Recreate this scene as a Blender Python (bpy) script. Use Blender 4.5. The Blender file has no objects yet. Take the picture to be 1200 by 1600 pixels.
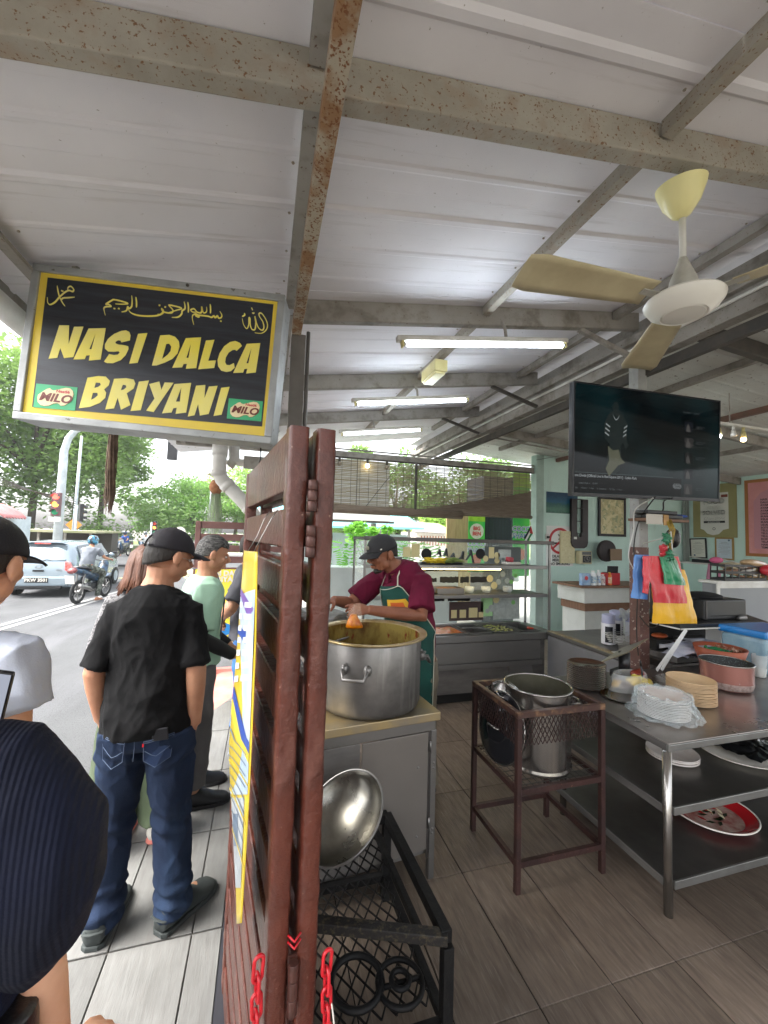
import bpy, bmesh, math, random
from mathutils import Vector, Matrix, noise
random.seed(7)
SC = bpy.context.scene
COL = SC.collection
rad = math.radians

# ------------------------------------------------------------------ camera
YAW, PITCH, ROLL, CAMH = .2829, .0581, .0300, 1.65
_f = Vector((math.sin(YAW)*math.cos(PITCH), math.cos(YAW)*math.cos(PITCH), math.sin(PITCH)))
_r = Vector((math.cos(YAW), -math.sin(YAW), 0)); _u = _r.cross(_f)
_R = _r*math.cos(ROLL)+_u*math.sin(ROLL); _U = -_r*math.sin(ROLL)+_u*math.cos(ROLL)
cam_d = bpy.data.cameras.new('camera'); cam = bpy.data.objects.new('camera', cam_d); COL.objects.link(cam)
_m = Matrix((( _R.x, _U.x, -_f.x, 0), (_R.y, _U.y, -_f.y, 0), (_R.z, _U.z, -_f.z, CAMH), (0, 0, 0, 1)))
cam.matrix_world = _m
cam_d.sensor_fit = 'VERTICAL'; cam_d.sensor_height = 36.; cam_d.lens = 636./1600.*36.
cam_d.clip_start = .02; cam_d.clip_end = 900
SC.camera = cam

# ------------------------------------------------------------------ sky, sun, exposure (bright overcast day)
SUN_EL, SUN_ROT = rad(54), rad(262)
w = bpy.data.worlds.new('World'); SC.world = w; w.use_nodes = True
nt = w.node_tree; nt.nodes.clear()
sky = nt.nodes.new('ShaderNodeTexSky'); sky.sky_type = 'NISHITA'; sky.sun_disc = False
sky.sun_elevation = SUN_EL; sky.sun_rotation = SUN_ROT; sky.air_density = 1.; sky.dust_density = 4.; sky.ozone_density = 1.
hs = nt.nodes.new('ShaderNodeHueSaturation'); hs.inputs['Saturation'].default_value = .22; hs.inputs['Value'].default_value = 1.25
bg = nt.nodes.new('ShaderNodeBackground'); bg.inputs['Strength'].default_value = .15
wo = nt.nodes.new('ShaderNodeOutputWorld')
nt.links.new(sky.outputs[0], hs.inputs['Color']); nt.links.new(hs.outputs[0], bg.inputs[0]); nt.links.new(bg.outputs[0], wo.inputs[0])
sd = bpy.data.lights.new('sun', 'SUN'); sd.energy = 1.5; sd.angle = rad(38); sd.color = (1, .97, .92)
sun = bpy.data.objects.new('sun', sd); COL.objects.link(sun)
# the direction TOWARDS the sun for a Nishita sun_rotation r is (sin r, cos r)
_sd = Vector((math.sin(SUN_ROT)*math.cos(SUN_EL), math.cos(SUN_ROT)*math.cos(SUN_EL), math.sin(SUN_EL)))
sun.rotation_euler = _sd.to_track_quat('Z', 'Y').to_euler()
SC.view_settings.view_transform = 'Standard'; SC.view_settings.look = 'None'
SC.view_settings.gamma = 1; SC.view_settings.use_curve_mapping = False
SC.view_settings.exposure = 2.08
SC.render.engine = 'CYCLES'
SC.cycles.max_bounces = 10; SC.cycles.diffuse_bounces = 6; SC.cycles.transparent_max_bounces = 24; SC.cycles.glossy_bounces = 4

# ------------------------------------------------------------------ materials
def lin(c):
    if isinstance(c, str):
        c = [int(c[i:i+2], 16)/255 for i in (0, 2, 4)]
    return tuple((x/12.92 if x <= .04045 else ((x+.055)/1.055)**2.4) for x in c[:3])+(1,)

_mats = {}
def M(name, col, rough=.6, metal=0., col2=None, scale=6., mix=(.35, .65), stretch=None, speck=None, speck_scale=60.,
      speck_amt=.5, bump=0., bump_scale=40., bump_stretch=None, emit=None, emit_s=1., trans=0., alpha=1., spec=.5, coat=0.,
      rough2=None, detail=5., subs=0., ior=1.45, wave=None, streak=None, world=False):
    """one procedural principled material; colours are sRGB hex strings"""
    if name in _mats: return _mats[name]
    m = bpy.data.materials.new(name); m.use_nodes = True; n = m.node_tree.nodes; l = m.node_tree.links
    p = n['Principled BSDF']
    tc = n.new('ShaderNodeTexCoord'); TC = n.new('ShaderNodeNewGeometry').outputs['Position'] if world else tc.outputs['Object']
    def mapped(st):
        if st is None: return TC
        mp = n.new('ShaderNodeMapping'); mp.inputs['Scale'].default_value = st
        l.new(TC, mp.inputs['Vector']); return mp.outputs[0]
    def nz(sc, st, det=detail):
        t = n.new('ShaderNodeTexNoise'); t.inputs['Scale'].default_value = sc; t.inputs['Detail'].default_value = det
        t.inputs['Roughness'].default_value = .6
        l.new(mapped(st), t.inputs['Vector']); return t.outputs['Fac']
    def ramp(src, a, b):
        r = n.new('ShaderNodeMapRange'); r.inputs['From Min'].default_value = a; r.inputs['From Max'].default_value = b
        l.new(src, r.inputs['Value']); return r.outputs[0]
    def mixc(fac, a, b):
        x = n.new('ShaderNodeMix'); x.data_type = 'RGBA'
        l.new(fac, x.inputs[0])
        for s, v in ((6, a), (7, b)):
            if isinstance(v, tuple): x.inputs[s].default_value = v
            else: l.new(v, x.inputs[s])
        return x.outputs[2]
    c = lin(col)
    if col2:
        f = ramp(nz(scale, stretch), *mix); c = mixc(f, c, lin(col2))
        if rough2 is not None:
            r = n.new('ShaderNodeMapRange'); r.inputs['To Min'].default_value = rough; r.inputs['To Max'].default_value = rough2
            l.new(f, r.inputs['Value']); l.new(r.outputs[0], p.inputs['Roughness'])
    if streak:    # (colour, stretch, lo, hi)
        f = ramp(nz(streak[4] if len(streak) > 4 else 4., streak[1]), streak[2], streak[3]); c = mixc(f, c, lin(streak[0]))
    if speck:
        f = ramp(nz(speck_scale, stretch, 3.), speck_amt, speck_amt+.06); c = mixc(f, c, lin(speck))
    if world == 2:   # each tile slightly different, broad grime over all of them
        oi = n.new('ShaderNodeObjectInfo'); mr = n.new('ShaderNodeMapRange'); mr.inputs['To Min'].default_value = .80; mr.inputs['To Max'].default_value = 1.12; l.new(oi.outputs['Random'], mr.inputs['Value'])
        g2 = ramp(nz(1.3, None), .38, .68); m2 = n.new('ShaderNodeMapRange'); m2.inputs['To Min'].default_value = .72; m2.inputs['To Max'].default_value = 1.08; l.new(g2, m2.inputs['Value'])
        mu = n.new('ShaderNodeMath'); mu.operation = 'MULTIPLY'; l.new(mr.outputs[0], mu.inputs[0]); l.new(m2.outputs[0], mu.inputs[1])
        hv_ = n.new('ShaderNodeHueSaturation'); l.new(c, hv_.inputs['Color']); l.new(mu.outputs[0], hv_.inputs['Value']); c = hv_.outputs[0]
    if isinstance(c, tuple): p.inputs['Base Color'].default_value = c
    else: l.new(c, p.inputs['Base Color'])
    if rough2 is None: p.inputs['Roughness'].default_value = rough
    p.inputs['Metallic'].default_value = metal
    p.inputs['Specular IOR Level'].default_value = spec
    p.inputs['IOR'].default_value = ior
    if coat: p.inputs['Coat Weight'].default_value = coat; p.inputs['Coat Roughness'].default_value = .12
    if trans: p.inputs['Transmission Weight'].default_value = trans
    if subs: p.inputs['Subsurface Weight'].default_value = subs; p.inputs['Subsurface Radius'].default_value = (.02, .008, .004); p.inputs['Subsurface Scale'].default_value = .4
    if alpha < 1: p.inputs['Alpha'].default_value = alpha
    if emit: p.inputs['Emission Color'].default_value = lin(emit); p.inputs['Emission Strength'].default_value = emit_s
    if bump:
        b = n.new('ShaderNodeBump'); b.inputs['Strength'].default_value = bump; b.inputs['Distance'].default_value = .01
        h = nz(bump_scale, bump_stretch)
        if wave:      # (scale, axis) ribs
            wv = n.new('ShaderNodeTexWave'); wv.bands_direction = wave[1]; wv.inputs['Scale'].default_value = wave[0]
            l.new(tc.outputs['Object'], wv.inputs['Vector'])
            mm = n.new('ShaderNodeMath'); mm.operation = 'MULTIPLY_ADD'; mm.inputs[1].default_value = 1.; l.new(wv.outputs['Fac'], mm.inputs[0]); l.new(h, mm.inputs[2]); h = mm.outputs[0]
        l.new(h, b.inputs['Height']); l.new(b.outputs[0], p.inputs['Normal'])
    _mats[name] = m
    return m

# ------------------------------------------------------------------ mesh building
class B:
    def __init__(s): s.v = []; s.f = []; s.T = Matrix()
    def at(s, loc=(0, 0, 0), rot=(0, 0, 0)):
        from mathutils import Euler
        s.T = Matrix.Translation(loc) @ Euler(rot).to_matrix().to_4x4(); return s
    def add(s, vs, fs):
        o = len(s.v); s.v += [tuple(s.T @ Vector(v)) for v in vs]; s.f += [tuple(i+o for i in f) for f in fs]; return s
    def box(s, x0, x1, y0, y1, z0, z1):
        return s.add([(x0, y0, z0), (x1, y0, z0), (x1, y1, z0), (x0, y1, z0), (x0, y0, z1), (x1, y0, z1), (x1, y1, z1), (x0, y1, z1)],
                     [(3, 2, 1, 0), (4, 5, 6, 7), (0, 1, 5, 4), (1, 2, 6, 5), (2, 3, 7, 6), (3, 0, 4, 7)])
    def cbox(s, c, d):
        return s.box(c[0]-d[0]/2, c[0]+d[0]/2, c[1]-d[1]/2, c[1]+d[1]/2, c[2]-d[2]/2, c[2]+d[2]/2)
    def beam(s, a, b, wdt, hgt, up=(0, 0, 1)):
        """box bar from a to b, width across, height along up"""
        a = Vector(a); b = Vector(b); t = (b-a).normalized(); up = Vector(up)
        x = t.cross(up)
        if x.length < 1e-4: x = t.cross(Vector((0, 1, 0)))
        x.normalize(); u = x.cross(t).normalized()
        vs = []
        for p in (a, b):
            for i, j in ((-1, -1), (1, -1), (1, 1), (-1, 1)): vs.append(p+x*i*wdt/2+u*j*hgt/2)
        return s.add(vs, [(0, 1, 2, 3), (7, 6, 5, 4), (0, 4, 5, 1), (1, 5, 6, 2), (2, 6, 7, 3), (3, 7, 4, 0)])
    def loft(s, rings, n=16, cap=True, closed=False):
        """rings: (centre, X half axis, Y half axis)"""
        vs = []
        for c, X, Y in rings:
            c = Vector(c); X = Vector(X); Y = Vector(Y)
            for k in range(n):
                a = 2*math.pi*k/n; vs.append(c+X*math.cos(a)+Y*math.sin(a))
        fs = []; R = len(rings)
        for i in range(R-1 if not closed else R):
            j = (i+1) % R
            for k in range(n):
                fs.append((i*n+k, i*n+(k+1) % n, j*n+(k+1) % n, j*n+k))
        if cap and not closed:
            fs.append(tuple(range(n-1, -1, -1))); fs.append(tuple((R-1)*n+k for k in range(n)))
        return s.add(vs, fs)
    def tube(s, pts, r, n=8, cap=True, flat=1., closed=False):
        pts = [Vector(p) for p in pts]; rs = r if isinstance(r, (list, tuple)) else [r]*len(pts)
        N = len(pts); rings = []; prev = None
        for i, p in enumerate(pts):
            if closed: t = pts[(i+1) % N]-pts[i-1]
            else: t = (pts[min(i+1, N-1)]-pts[max(i-1, 0)])
            t.normalize()
            if prev is None:
                a = Vector((0, 0, 1)) if abs(t.z) < .9 else Vector((1, 0, 0)); x = t.cross(a).normalized()
            else: x = (prev-t*prev.dot(t)).normalized()
            prev = x; y = t.cross(x)
            rings.append((p, x*rs[i], y*rs[i]*flat))
        return s.loft(rings, n, cap, closed)
    def lathe(s, prof, n=32, c=(0, 0, 0), a0=0, a1=2*math.pi, sx=1., sy=1.):
        c = Vector(c); vs = []; full = abs(a1-a0-2*math.pi) < 1e-6; m = n if full else n+1
        for r, z in prof:
            for k in range(m):
                a = a0+(a1-a0)*k/n; vs.append(c+Vector((r*math.cos(a)*sx, r*math.sin(a)*sy, z)))
        fs = []
        for i in range(len(prof)-1):
            for k in range(n if full else n):
                k2 = (k+1) % m if full else k+1
                fs.append((i*m+k, i*m+k2, (i+1)*m+k2, (i+1)*m+k))
        return s.add(vs, fs)
    def disc(s, c, r, n=24, X=(1, 0, 0), Y=(0, 1, 0)):
        c = Vector(c); X = Vector(X); Y = Vector(Y)
        return s.add([c+X*r*math.cos(2*math.pi*k/n)+Y*r*math.sin(2*math.pi*k/n) for k in range(n)], [tuple(range(n))])
    def grid(s, fn, nu, nv):
        vs = [fn(i/nu, j/nv) for j in range(nv+1) for i in range(nu+1)]
        fs = [(j*(nu+1)+i, j*(nu+1)+i+1, (j+1)*(nu+1)+i+1, (j+1)*(nu+1)+i) for j in range(nv) for i in range(nu)]
        return s.add(vs, fs)
    def prism(s, poly, d0, d1, O=(0, 0, 0), X=(1, 0, 0), Y=(0, 1, 0)):
        O = Vector(O); X = Vector(X); Y = Vector(Y); Z = X.cross(Y).normalized(); n = len(poly)
        vs = [O+X*a+Y*b+Z*d0 for a, b in poly]+[O+X*a+Y*b+Z*d1 for a, b in poly]
        return s.add(vs, [tuple(range(n-1, -1, -1)), tuple(range(n, 2*n))]+[(i, (i+1) % n, (i+1) % n+n, i+n) for i in range(n)])
    def ball(s, c, r, n=12, m=8):
        if not isinstance(r, (tuple, list)): r = (r, r, r)
        vs = []; c = Vector(c)
        rings = []
        for j in range(1, m):
            t = math.pi*j/m
            for k in range(n):
                a = 2*math.pi*k/n; vs.append(c+Vector((r[0]*math.sin(t)*math.cos(a), r[1]*math.sin(t)*math.sin(a), r[2]*math.cos(t))))
        vs += [c+Vector((0, 0, r[2])), c-Vector((0, 0, r[2]))]
        T = len(vs)-2; fs = []
        for j in range(m-2):
            for k in range(n): fs.append((j*n+k, (j+1)*n+k, (j+1)*n+(k+1) % n, j*n+(k+1) % n))
        for k in range(n): fs.append((T, k, (k+1) % n)); fs.append((T+1, (m-2)*n+(k+1) % n, (m-2)*n+k))
        return s.add(vs, fs)
    def mesh(s, name, smooth=False, fix=True):
        me = bpy.data.meshes.new(name); me.from_pydata(s.v, [], s.f)
        if fix:
            bm = bmesh.new(); bm.from_mesh(me); bmesh.ops.recalc_face_normals(bm, faces=bm.faces); bm.to_mesh(me); bm.free()
        if smooth:
            for p in me.polygons: p.use_smooth = True
        return me
    def build(s, name, mat, parent=None, smooth=False, bevel=0, seg=2, loc=None, rot=None, autos=None, solid=0, subs=0, fix=True):
        me = s.mesh(name, smooth, fix); o = bpy.data.objects.new(name, me); COL.objects.link(o)
        if mat: me.materials.append(mat)
        if parent: o.parent = parent
        if loc: o.location = loc
        if rot: o.rotation_euler = rot
        if solid: md = o.modifiers.new('solid', 'SOLIDIFY'); md.thickness = solid; md.offset = 0
        if bevel: md = o.modifiers.new('bevel', 'BEVEL'); md.width = bevel; md.segments = seg; md.limit_method = 'ANGLE'; md.angle_limit = rad(40); md.harden_normals = False
        if subs: md = o.modifiers.new('sub', 'SUBSURF'); md.levels = subs; md.render_levels = subs
        if autos:
            me.set_sharp_from_angle(angle=rad(autos))
            for p in me.polygons: p.use_smooth = True
        return o

def tag(o, label=None, cat=None, group=None, kind=None):
    if label: o['label'] = label
    if cat: o['category'] = cat
    if group: o['group'] = group
    if kind: o['kind'] = kind
    return o
def thing(name, label, cat, loc=(0, 0, 0), rotz=0, group=None, rot=None):
    o = bpy.data.objects.new(name, None); COL.objects.link(o); o.location = loc; o.rotation_euler = rot or (0, 0, rotz)
    o.empty_display_size = .05
    return tag(o, label, cat, group)
def copy_tree(o, loc=None, rotz=None, label=None, parent=None):
    c = o.copy(); COL.objects.link(c)
    if parent is not None: c.parent = parent
    for ch in list(o.children): copy_tree(ch, parent=c)
    if loc: c.location = loc
    if rotz is not None: c.rotation_euler = (0, 0, rotz)
    if label: c['label'] = label
    return c
def inst(o, name, loc=None, rot=None, parent=None, scale=None):
    c = bpy.data.objects.new(name, o.data); COL.objects.link(c)
    for md in o.modifiers:
        m2 = c.modifiers.new(md.name, md.type)
        for at in ('width', 'segments', 'limit_method', 'angle_limit', 'thickness', 'offset'):
            if hasattr(md, at):
                try: setattr(m2, at, getattr(md, at))
                except Exception: pass
    if parent is not None: c.parent = parent
    if loc: c.location = loc
    if rot: c.rotation_euler = rot
    if scale: c.scale = scale
    return c

def flat(name, polys, mat, parent=None, thick=.0008, M4=None):
    """filled flat shape (holes by even-odd) from 2-D polygons, lying in local XY, as a mesh"""
    cu = bpy.data.curves.new(name, 'CURVE'); cu.dimensions = '2D'; cu.fill_mode = 'BOTH'; cu.extrude = thick/2
    for p in polys:
        sp = cu.splines.new('POLY'); sp.points.add(len(p)-1); sp.use_cyclic_u = True
        for i, q in enumerate(p): sp.points[i].co = (q[0], q[1], 0, 1)
    return _c2m(cu, name, mat, parent, M4)
def _c2m(cu, name, mat, parent, M4):
    t = bpy.data.objects.new('tmp', cu); COL.objects.link(t)
    dg = bpy.context.evaluated_depsgraph_get(); me = bpy.data.meshes.new_from_object(t.evaluated_get(dg))
    bpy.data.objects.remove(t)
    me.materials.clear(); me.materials.append(mat); me.name = name
    if M4 is not None: me.transform(M4)
    o = bpy.data.objects.new(name, me); COL.objects.link(o)
    if parent: o.parent = parent
    return o
def text(name, s, size, mat, parent=None, M4=None, align='CENTER', thick=.0008, bold=0., shear=0., sx=1., space=1., line=1.):
    """lettering as a thin mesh in local XY"""
    cu = bpy.data.curves.new(name, 'FONT'); cu.body = s; cu.size = size; cu.align_x = align; cu.align_y = 'CENTER'
    cu.extrude = thick/2; cu.offset = bold; cu.shear = shear; cu.resolution_u = 3; cu.space_character = space; cu.space_line = line
    K = Matrix.Diagonal((sx, 1, 1, 1))
    return _c2m(cu, name, mat, parent, (M4 @ K) if M4 is not None else K)
def frame(o, x, y):
    """matrix mapping local XY to plane at o with axes x, y"""
    x = Vector(x).normalized(); y = Vector(y).normalized(); z = x.cross(y)
    return Matrix(((x.x, y.x, z.x, o[0]), (x.y, y.y, z.y, o[1]), (x.z, y.z, z.z, o[2]), (0, 0, 0, 1)))
FX = lambda o: frame(o, (1, 0, 0), (0, 0, 1))     # plane facing -Y, towards the camera
FXm = lambda o: frame(o, (0, -1, 0), (0, 0, 1))   # plane facing -X

def remesh(b, name, mat, parent, vox, sm=4, disp=None, loc=None, rot=None):
    """fuse a B() into one continuous organic surface and return it as an object"""
    me = b.mesh('tmp'); t = bpy.data.objects.new('tmp', me); COL.objects.link(t)
    r = t.modifiers.new('r', 'REMESH'); r.mode = 'VOXEL'; r.voxel_size = vox; r.use_smooth_shade = True
    if sm: s2 = t.modifiers.new('s', 'SMOOTH'); s2.iterations = sm; s2.factor = .5
    dg = bpy.context.evaluated_depsgraph_get(); m2 = bpy.data.meshes.new_from_object(t.evaluated_get(dg))
    bpy.data.objects.remove(t); m2.name = name; m2.materials.clear(); m2.materials.append(mat)
    if disp:
        nrm = [v.normal.copy() for v in m2.vertices]
        for v, nn in zip(m2.vertices, nrm):
            d = disp(v.co, nn)
            if d: v.co += nn*d
    for p in m2.polygons: p.use_smooth = True
    o = bpy.data.objects.new(name, m2); COL.objects.link(o)
    if parent: o.parent = parent
    if loc: o.location = loc
    if rot: o.rotation_euler = rot
    return o
def folds(amp, sc=(9, 9, 5), seed=0, sharp=1.5):
    """cloth folds: ridged noise displacement"""
    off = Vector((seed*3.1, seed*1.7, seed*.9))
    def f(p, n):
        q = Vector((p.x*sc[0], p.y*sc[1], p.z*sc[2]))+off
        a = 1-abs(noise.noise(q))*2; b = 1-abs(noise.noise(q*2.1))*2
        return amp*((max(a, 0)**sharp)+.4*(max(b, 0)**sharp)-.7)
    return f

# ------------------------------------------------------------------ materials used widely
m_tile_in = M('floor_tile_inside', '7a6c5f', .42, spec=.4, col2='5c5046', scale=5, stretch=(9, 1.2, 1), mix=(.3, .7), bump=.35, bump_scale=16, bump_stretch=(7, .8, 1), streak=('8b8177', (14, 1, 1), .55, .8, 8.), rough2=.5, world=2)
m_tile_out = M('floor_tile_outside', '82827f', .65, spec=.25, col2='757471', scale=5, stretch=(9, 1.2, 1), mix=(.3, .7), bump=.18, bump_scale=16, bump_stretch=(7, .8, 1), streak=('7a7773', (16, 1, 1), .55, .75, 8.), world=2)
m_grout = M('tile_grout', '2e2925', .9, col2='1f1b18', scale=9)
m_grout_o = M('tile_grout_outside', '63605c', .9, col2='53504c', scale=9)
m_asph = M('asphalt', '5b5c5d', .9, col2='4d4e4f', scale=.7, speck='3a3a3a', speck_scale=140, speck_amt=.56, bump=.5, bump_scale=120, streak=('67676a', (1, .15, 1), .5, .8, 1.5))
m_conc = M('painted_concrete', 'c98a80', .85, col2='b8786c', scale=5, bump=.2)
m_ground = M('earth_ground', '8f8b80', .95, col2='77746a', scale=.8, bump=.4, bump_scale=12)
m_grass = M('grass_verge', '7c8a4c', .95, col2='637540', scale=1.5, bump=.6, bump_scale=30)
m_paint = M('road_paint', 'b4b4b2', .7, col2='8f8f8e', scale=8)
m_paint_y = M('road_paint_yellow', 'd6cf8a', .7)
m_sheet = M('ceiling_sheet', 'e6e5e9', .8, spec=.25, col2='d2d0d4', scale=.9, mix=(.3, .75), speck='8c857c', speck_scale=70, speck_amt=.70, bump=.06, bump_scale=6, streak=('a29c96', (.35, 6, 1), .58, .95, 3.))
m_sheet_r = M('ceiling_sheet_right', 'd4d8d4', .6, col2='bcbab2', scale=1.2, speck='7a7268', speck_scale=24, speck_amt=.64)
m_steel = M('old_painted_steel', '98948d', .65, col2='86817a', scale=3, speck='5f4c3b', speck_scale=60, speck_amt=.64, bump=.15, bump_scale=18, streak=('6c655c', (1, 1, 1), .5, .7, 6.))
m_steel_r = M('rusty_steel', 'a39e93', .7, col2='908a7e', scale=4, speck='74553a', speck_scale=85, speck_amt=.60, bump=.2, bump_scale=22, streak=('948372', (1, 1, 1), .52, .74, 9.))
m_rust = M('very_rusty_pipe', 'a49a88', .7, col2='8b6a4b', scale=10, mix=(.42, .56), speck='734a2a', speck_scale=95, speck_amt=.55, bump=.3, bump_scale=40)
m_dark_steel = M('dark_angle_steel', '3b3835', .6, col2='4d4740', scale=8)
m_gate = M('gate_brown_gloss', '5e2f23', .36, col2='47241c', scale=7, coat=.2, spec=.4, bump=.5, bump_scale=55, speck='8b6a5c', speck_scale=90, speck_amt=.67, streak=('6b4238', (1, 1, .5), .52, .7, 14.))
m_gate2 = M('gate_brown_far', '6d4c47', .5, col2='5f403b', scale=5, bump=.2)
m_hinge = M('hinge_brown_steel', '5a3a33', .35, metal=.3, col2='3f2a26', scale=20, bump=.2)
m_wall = M('mint_wall', 'cfe9e1', .8, col2='bfdbd2', scale=1.6, mix=(.3, .8), streak=('a9c2b8', (2, 2, .6), .58, .85, 3.), bump=.08, bump_scale=9)
m_white = M('white_pvc', 'd8d8d4', .45, col2='c2c0b8', scale=5)
m_cream = M('cream_plastic', 'd8cf96', .4, col2='cbbf83', scale=6)

# ------------------------------------------------------------------ ground, roads
def gz(x): # road falls away from the kerb
    t = min(max((-x-.3)/3.2, 0), 1); return -.11-.14*t*t*(3-2*t)
g = B().grid(lambda u, v: ((u-.5)*700, (v-.5)*700, -.34), 8, 8); tag(g.build('ground', m_ground), kind='structure')
# asphalt of the street beside the stall, then the junction beyond
def road_fn(u, v):
    y = -14+v*38; xr = -1.0+(y-2.95)*.5 if y < 5.4 else .25+(y-5.4)*.5
    xr = min(xr, 4.0) if y > 5.4 else max(xr, -4.5)
    xl = -9.5+.13*y; x = xl+(xr-xl)*u
    return (x, y, gz(x) if y < 6 else max(gz(x), -.25) if x < 0 else -.11-.1*min((y-6)/4, 1))
b = B().grid(road_fn, 20, 40)
b.build('road', m_asph, smooth=True)['kind'] = 'structure'
b = B().box(-70, 70, 23.9, 33.5, -.34, -.236); tag(b.build('cross_road', m_asph), kind='structure')
d = Vector((.53, 4.07, 0)).normalized(); pr_ = Vector((d.y, -d.x, 0))
mk = bpy.data.objects.new('road_marking', B().mesh('m')); b = B()
def strip(p, q, wd, z): b.add([(p[0]-pr_.x*wd, p[1]-pr_.y*wd, z(p)), (p[0]+pr_.x*wd, p[1]+pr_.y*wd, z(p)), (q[0]+pr_.x*wd, q[1]+pr_.y*wd, z(q)), (q[0]-pr_.x*wd, q[1]-pr_.y*wd, z(q))], [(0, 1, 2, 3)])
for off in (0, .24):
    p0 = Vector((-4.62+off, 10.0, 0))
    for k in range(-9, 14): strip(p0+d*k, p0+d*(k+1), .055, lambda p: gz(p[0])+.006)
b.build('road_marking', m_paint)['kind'] = 'structure'
b = B()
for k in range(7):
    a = Vector((-5.2+k*.75, 17.5, -.232)); c = a+Vector((2.4, 4.2, 0)); b.add([a, a+Vector((.14, 0, 0)), c+Vector((.14, 0, 0)), c], [(0, 1, 2, 3)])
    a = Vector((-2.8+k*.75, 17.5, -.232)); c = a+Vector((-2.4, 4.2, 0)); b.add([a+Vector((0,0,.003)), a+Vector((.14, 0, .003)), c+Vector((.14, 0, .003)), c+Vector((0,0,.003))], [(0, 1, 2, 3)])
b.build('yellow_box_marking', m_paint_y)['kind'] = 'structure'
b = B().box(-9.6, 40, 33.5, 36, -.34, -.12); tag(b.build('far_kerb', M('kerb_stone', 'b9b6ae', .9)), kind='structure')
# pavement slab beyond the kerb line: oblique edge; pink painted ramp
b = B().prism([(-.09, -6), (-.09, 4.7), (-.2, 4.45), (-.43, 4.03), (-.981, 2.954), (-2.3, .36), (-5.6, -6)], -.30, -.008)
pav = b.build('pavement', m_grout_o); tag(pav, kind='structure')
b = B().prism([(-.43, 4.03), (-.2, 4.48), (.3, 5.35), (-.1, 5.75), (-.5, 5.2), (-.62, 4.6)], -.3, -.03); tag(b.build('painted_ramp', m_conc, bevel=.03), kind='structure')
# tiles of the pavement, one by one
def clip(poly, a, b_):
    """keep the side of line a->b that lies to the right"""
    out = []; n = len(poly); s = lambda p: (b_[0]-a[0])*(p[1]-a[1])-(b_[1]-a[1])*(p[0]-a[0])
    for i in range(n):
        p, q = poly[i], poly[(i+1) % n]; sp, sq = s(p), s(q)
        if sp <= 0: out.append(p)
        if sp*sq < 0: t = sp/(sp-sq); out.append((p[0]+(q[0]-p[0])*t, p[1]+(q[1]-p[1])*t))
    return out
G_ = .0028; proto_t = B().box(-.15+G_, .15-G_, -.3+G_, .3-G_, -.008, 0); pt = None
ys = [1.9-.595*k for k in range(0, 4)]+[1.9+.6*k for k in range(1, 6)]
for i in range(12):
    x1 = -.212-.3*i+.3; 
    for y1 in sorted(ys):
        y0 = y1-.597; x0 = x1-.3
        xr = min(x1, -.095)
        poly = [(x0+G_, y0+G_), (xr-G_, y0+G_), (xr-G_, y1-G_), (x0+G_, y1-G_)]
        pc = clip(poly, (-2.3, .36), (-.2, 4.48)) if True else poly
        if len(pc) < 3: continue
        B().prism(pc, -.007, random.uniform(-.0006, .0006)).build('floor_tile', m_tile_out, pav, bevel=.0016, seg=1)
# inside floor slab and tiles
fl = B().box(-.094, 8.3, -3, 6.2, -.3, -.006).build('floor', m_grout); tag(fl, kind='structure')
t0 = B().box(-.1578+G_, .1578-G_, -.3+G_, .3-G_, -.006, 0).build('floor_tile', m_tile_in, fl, bevel=.0016, seg=1, loc=(1.011+.1578, 1.905-.3, 0))
rest = B()
for i in range(-4, 23):
    for j in range(-6, 8):
        x = 1.011+.3155*i+.1578; y = 1.905+.597*j-.2985+(0 if True else 0)
        if (i, j) == (0, 0) or y > 6.05: continue
        if x-.158 < -.094: continue
        if 0 <= i+3 <= 11 and j >= -2:
            inst(t0, 'floor_tile', (x, y, random.uniform(-.0005, .0005)), parent=fl)
        else: rest.box(x-.1578+G_, x+.1578-G_, y-.298+G_, y+.298-G_, -.0058, 0)
tag(rest.build('tile_field', m_tile_in, fl), kind='stuff')
tag(B().box(-.094, -.04, -3, 5.9, -.0, .012).build('gate_track', M('track_steel', '4a4a50', .5, metal=.6)), kind='structure')

# ------------------------------------------------------------------ roof of the stall
roof = thing('roof', None, None); roof['kind'] = 'structure'
zb = lambda x: 2.93+.154*(x-.10)            # underside of the rafters, left slope
RIDX = 2.83
def slab(bb, x0, x1, y0, y1, zf, t=.03):
    z0, z1 = zf(x0), zf(x1)
    bb.add([(x0, y0, z0), (x1, y0, z1), (x1, y1, z1), (x0, y1, z0), (x0, y0, z0+t), (x1, y0, z1+t), (x1, y1, z1+t), (x0, y1, z0+t)],
           [(3, 2, 1, 0), (4, 5, 6, 7), (0, 1, 5, 4), (1, 2, 6, 5), (2, 3, 7, 6), (3, 0, 4, 7)])
zs = lambda x: zb(x)+.135
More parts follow.
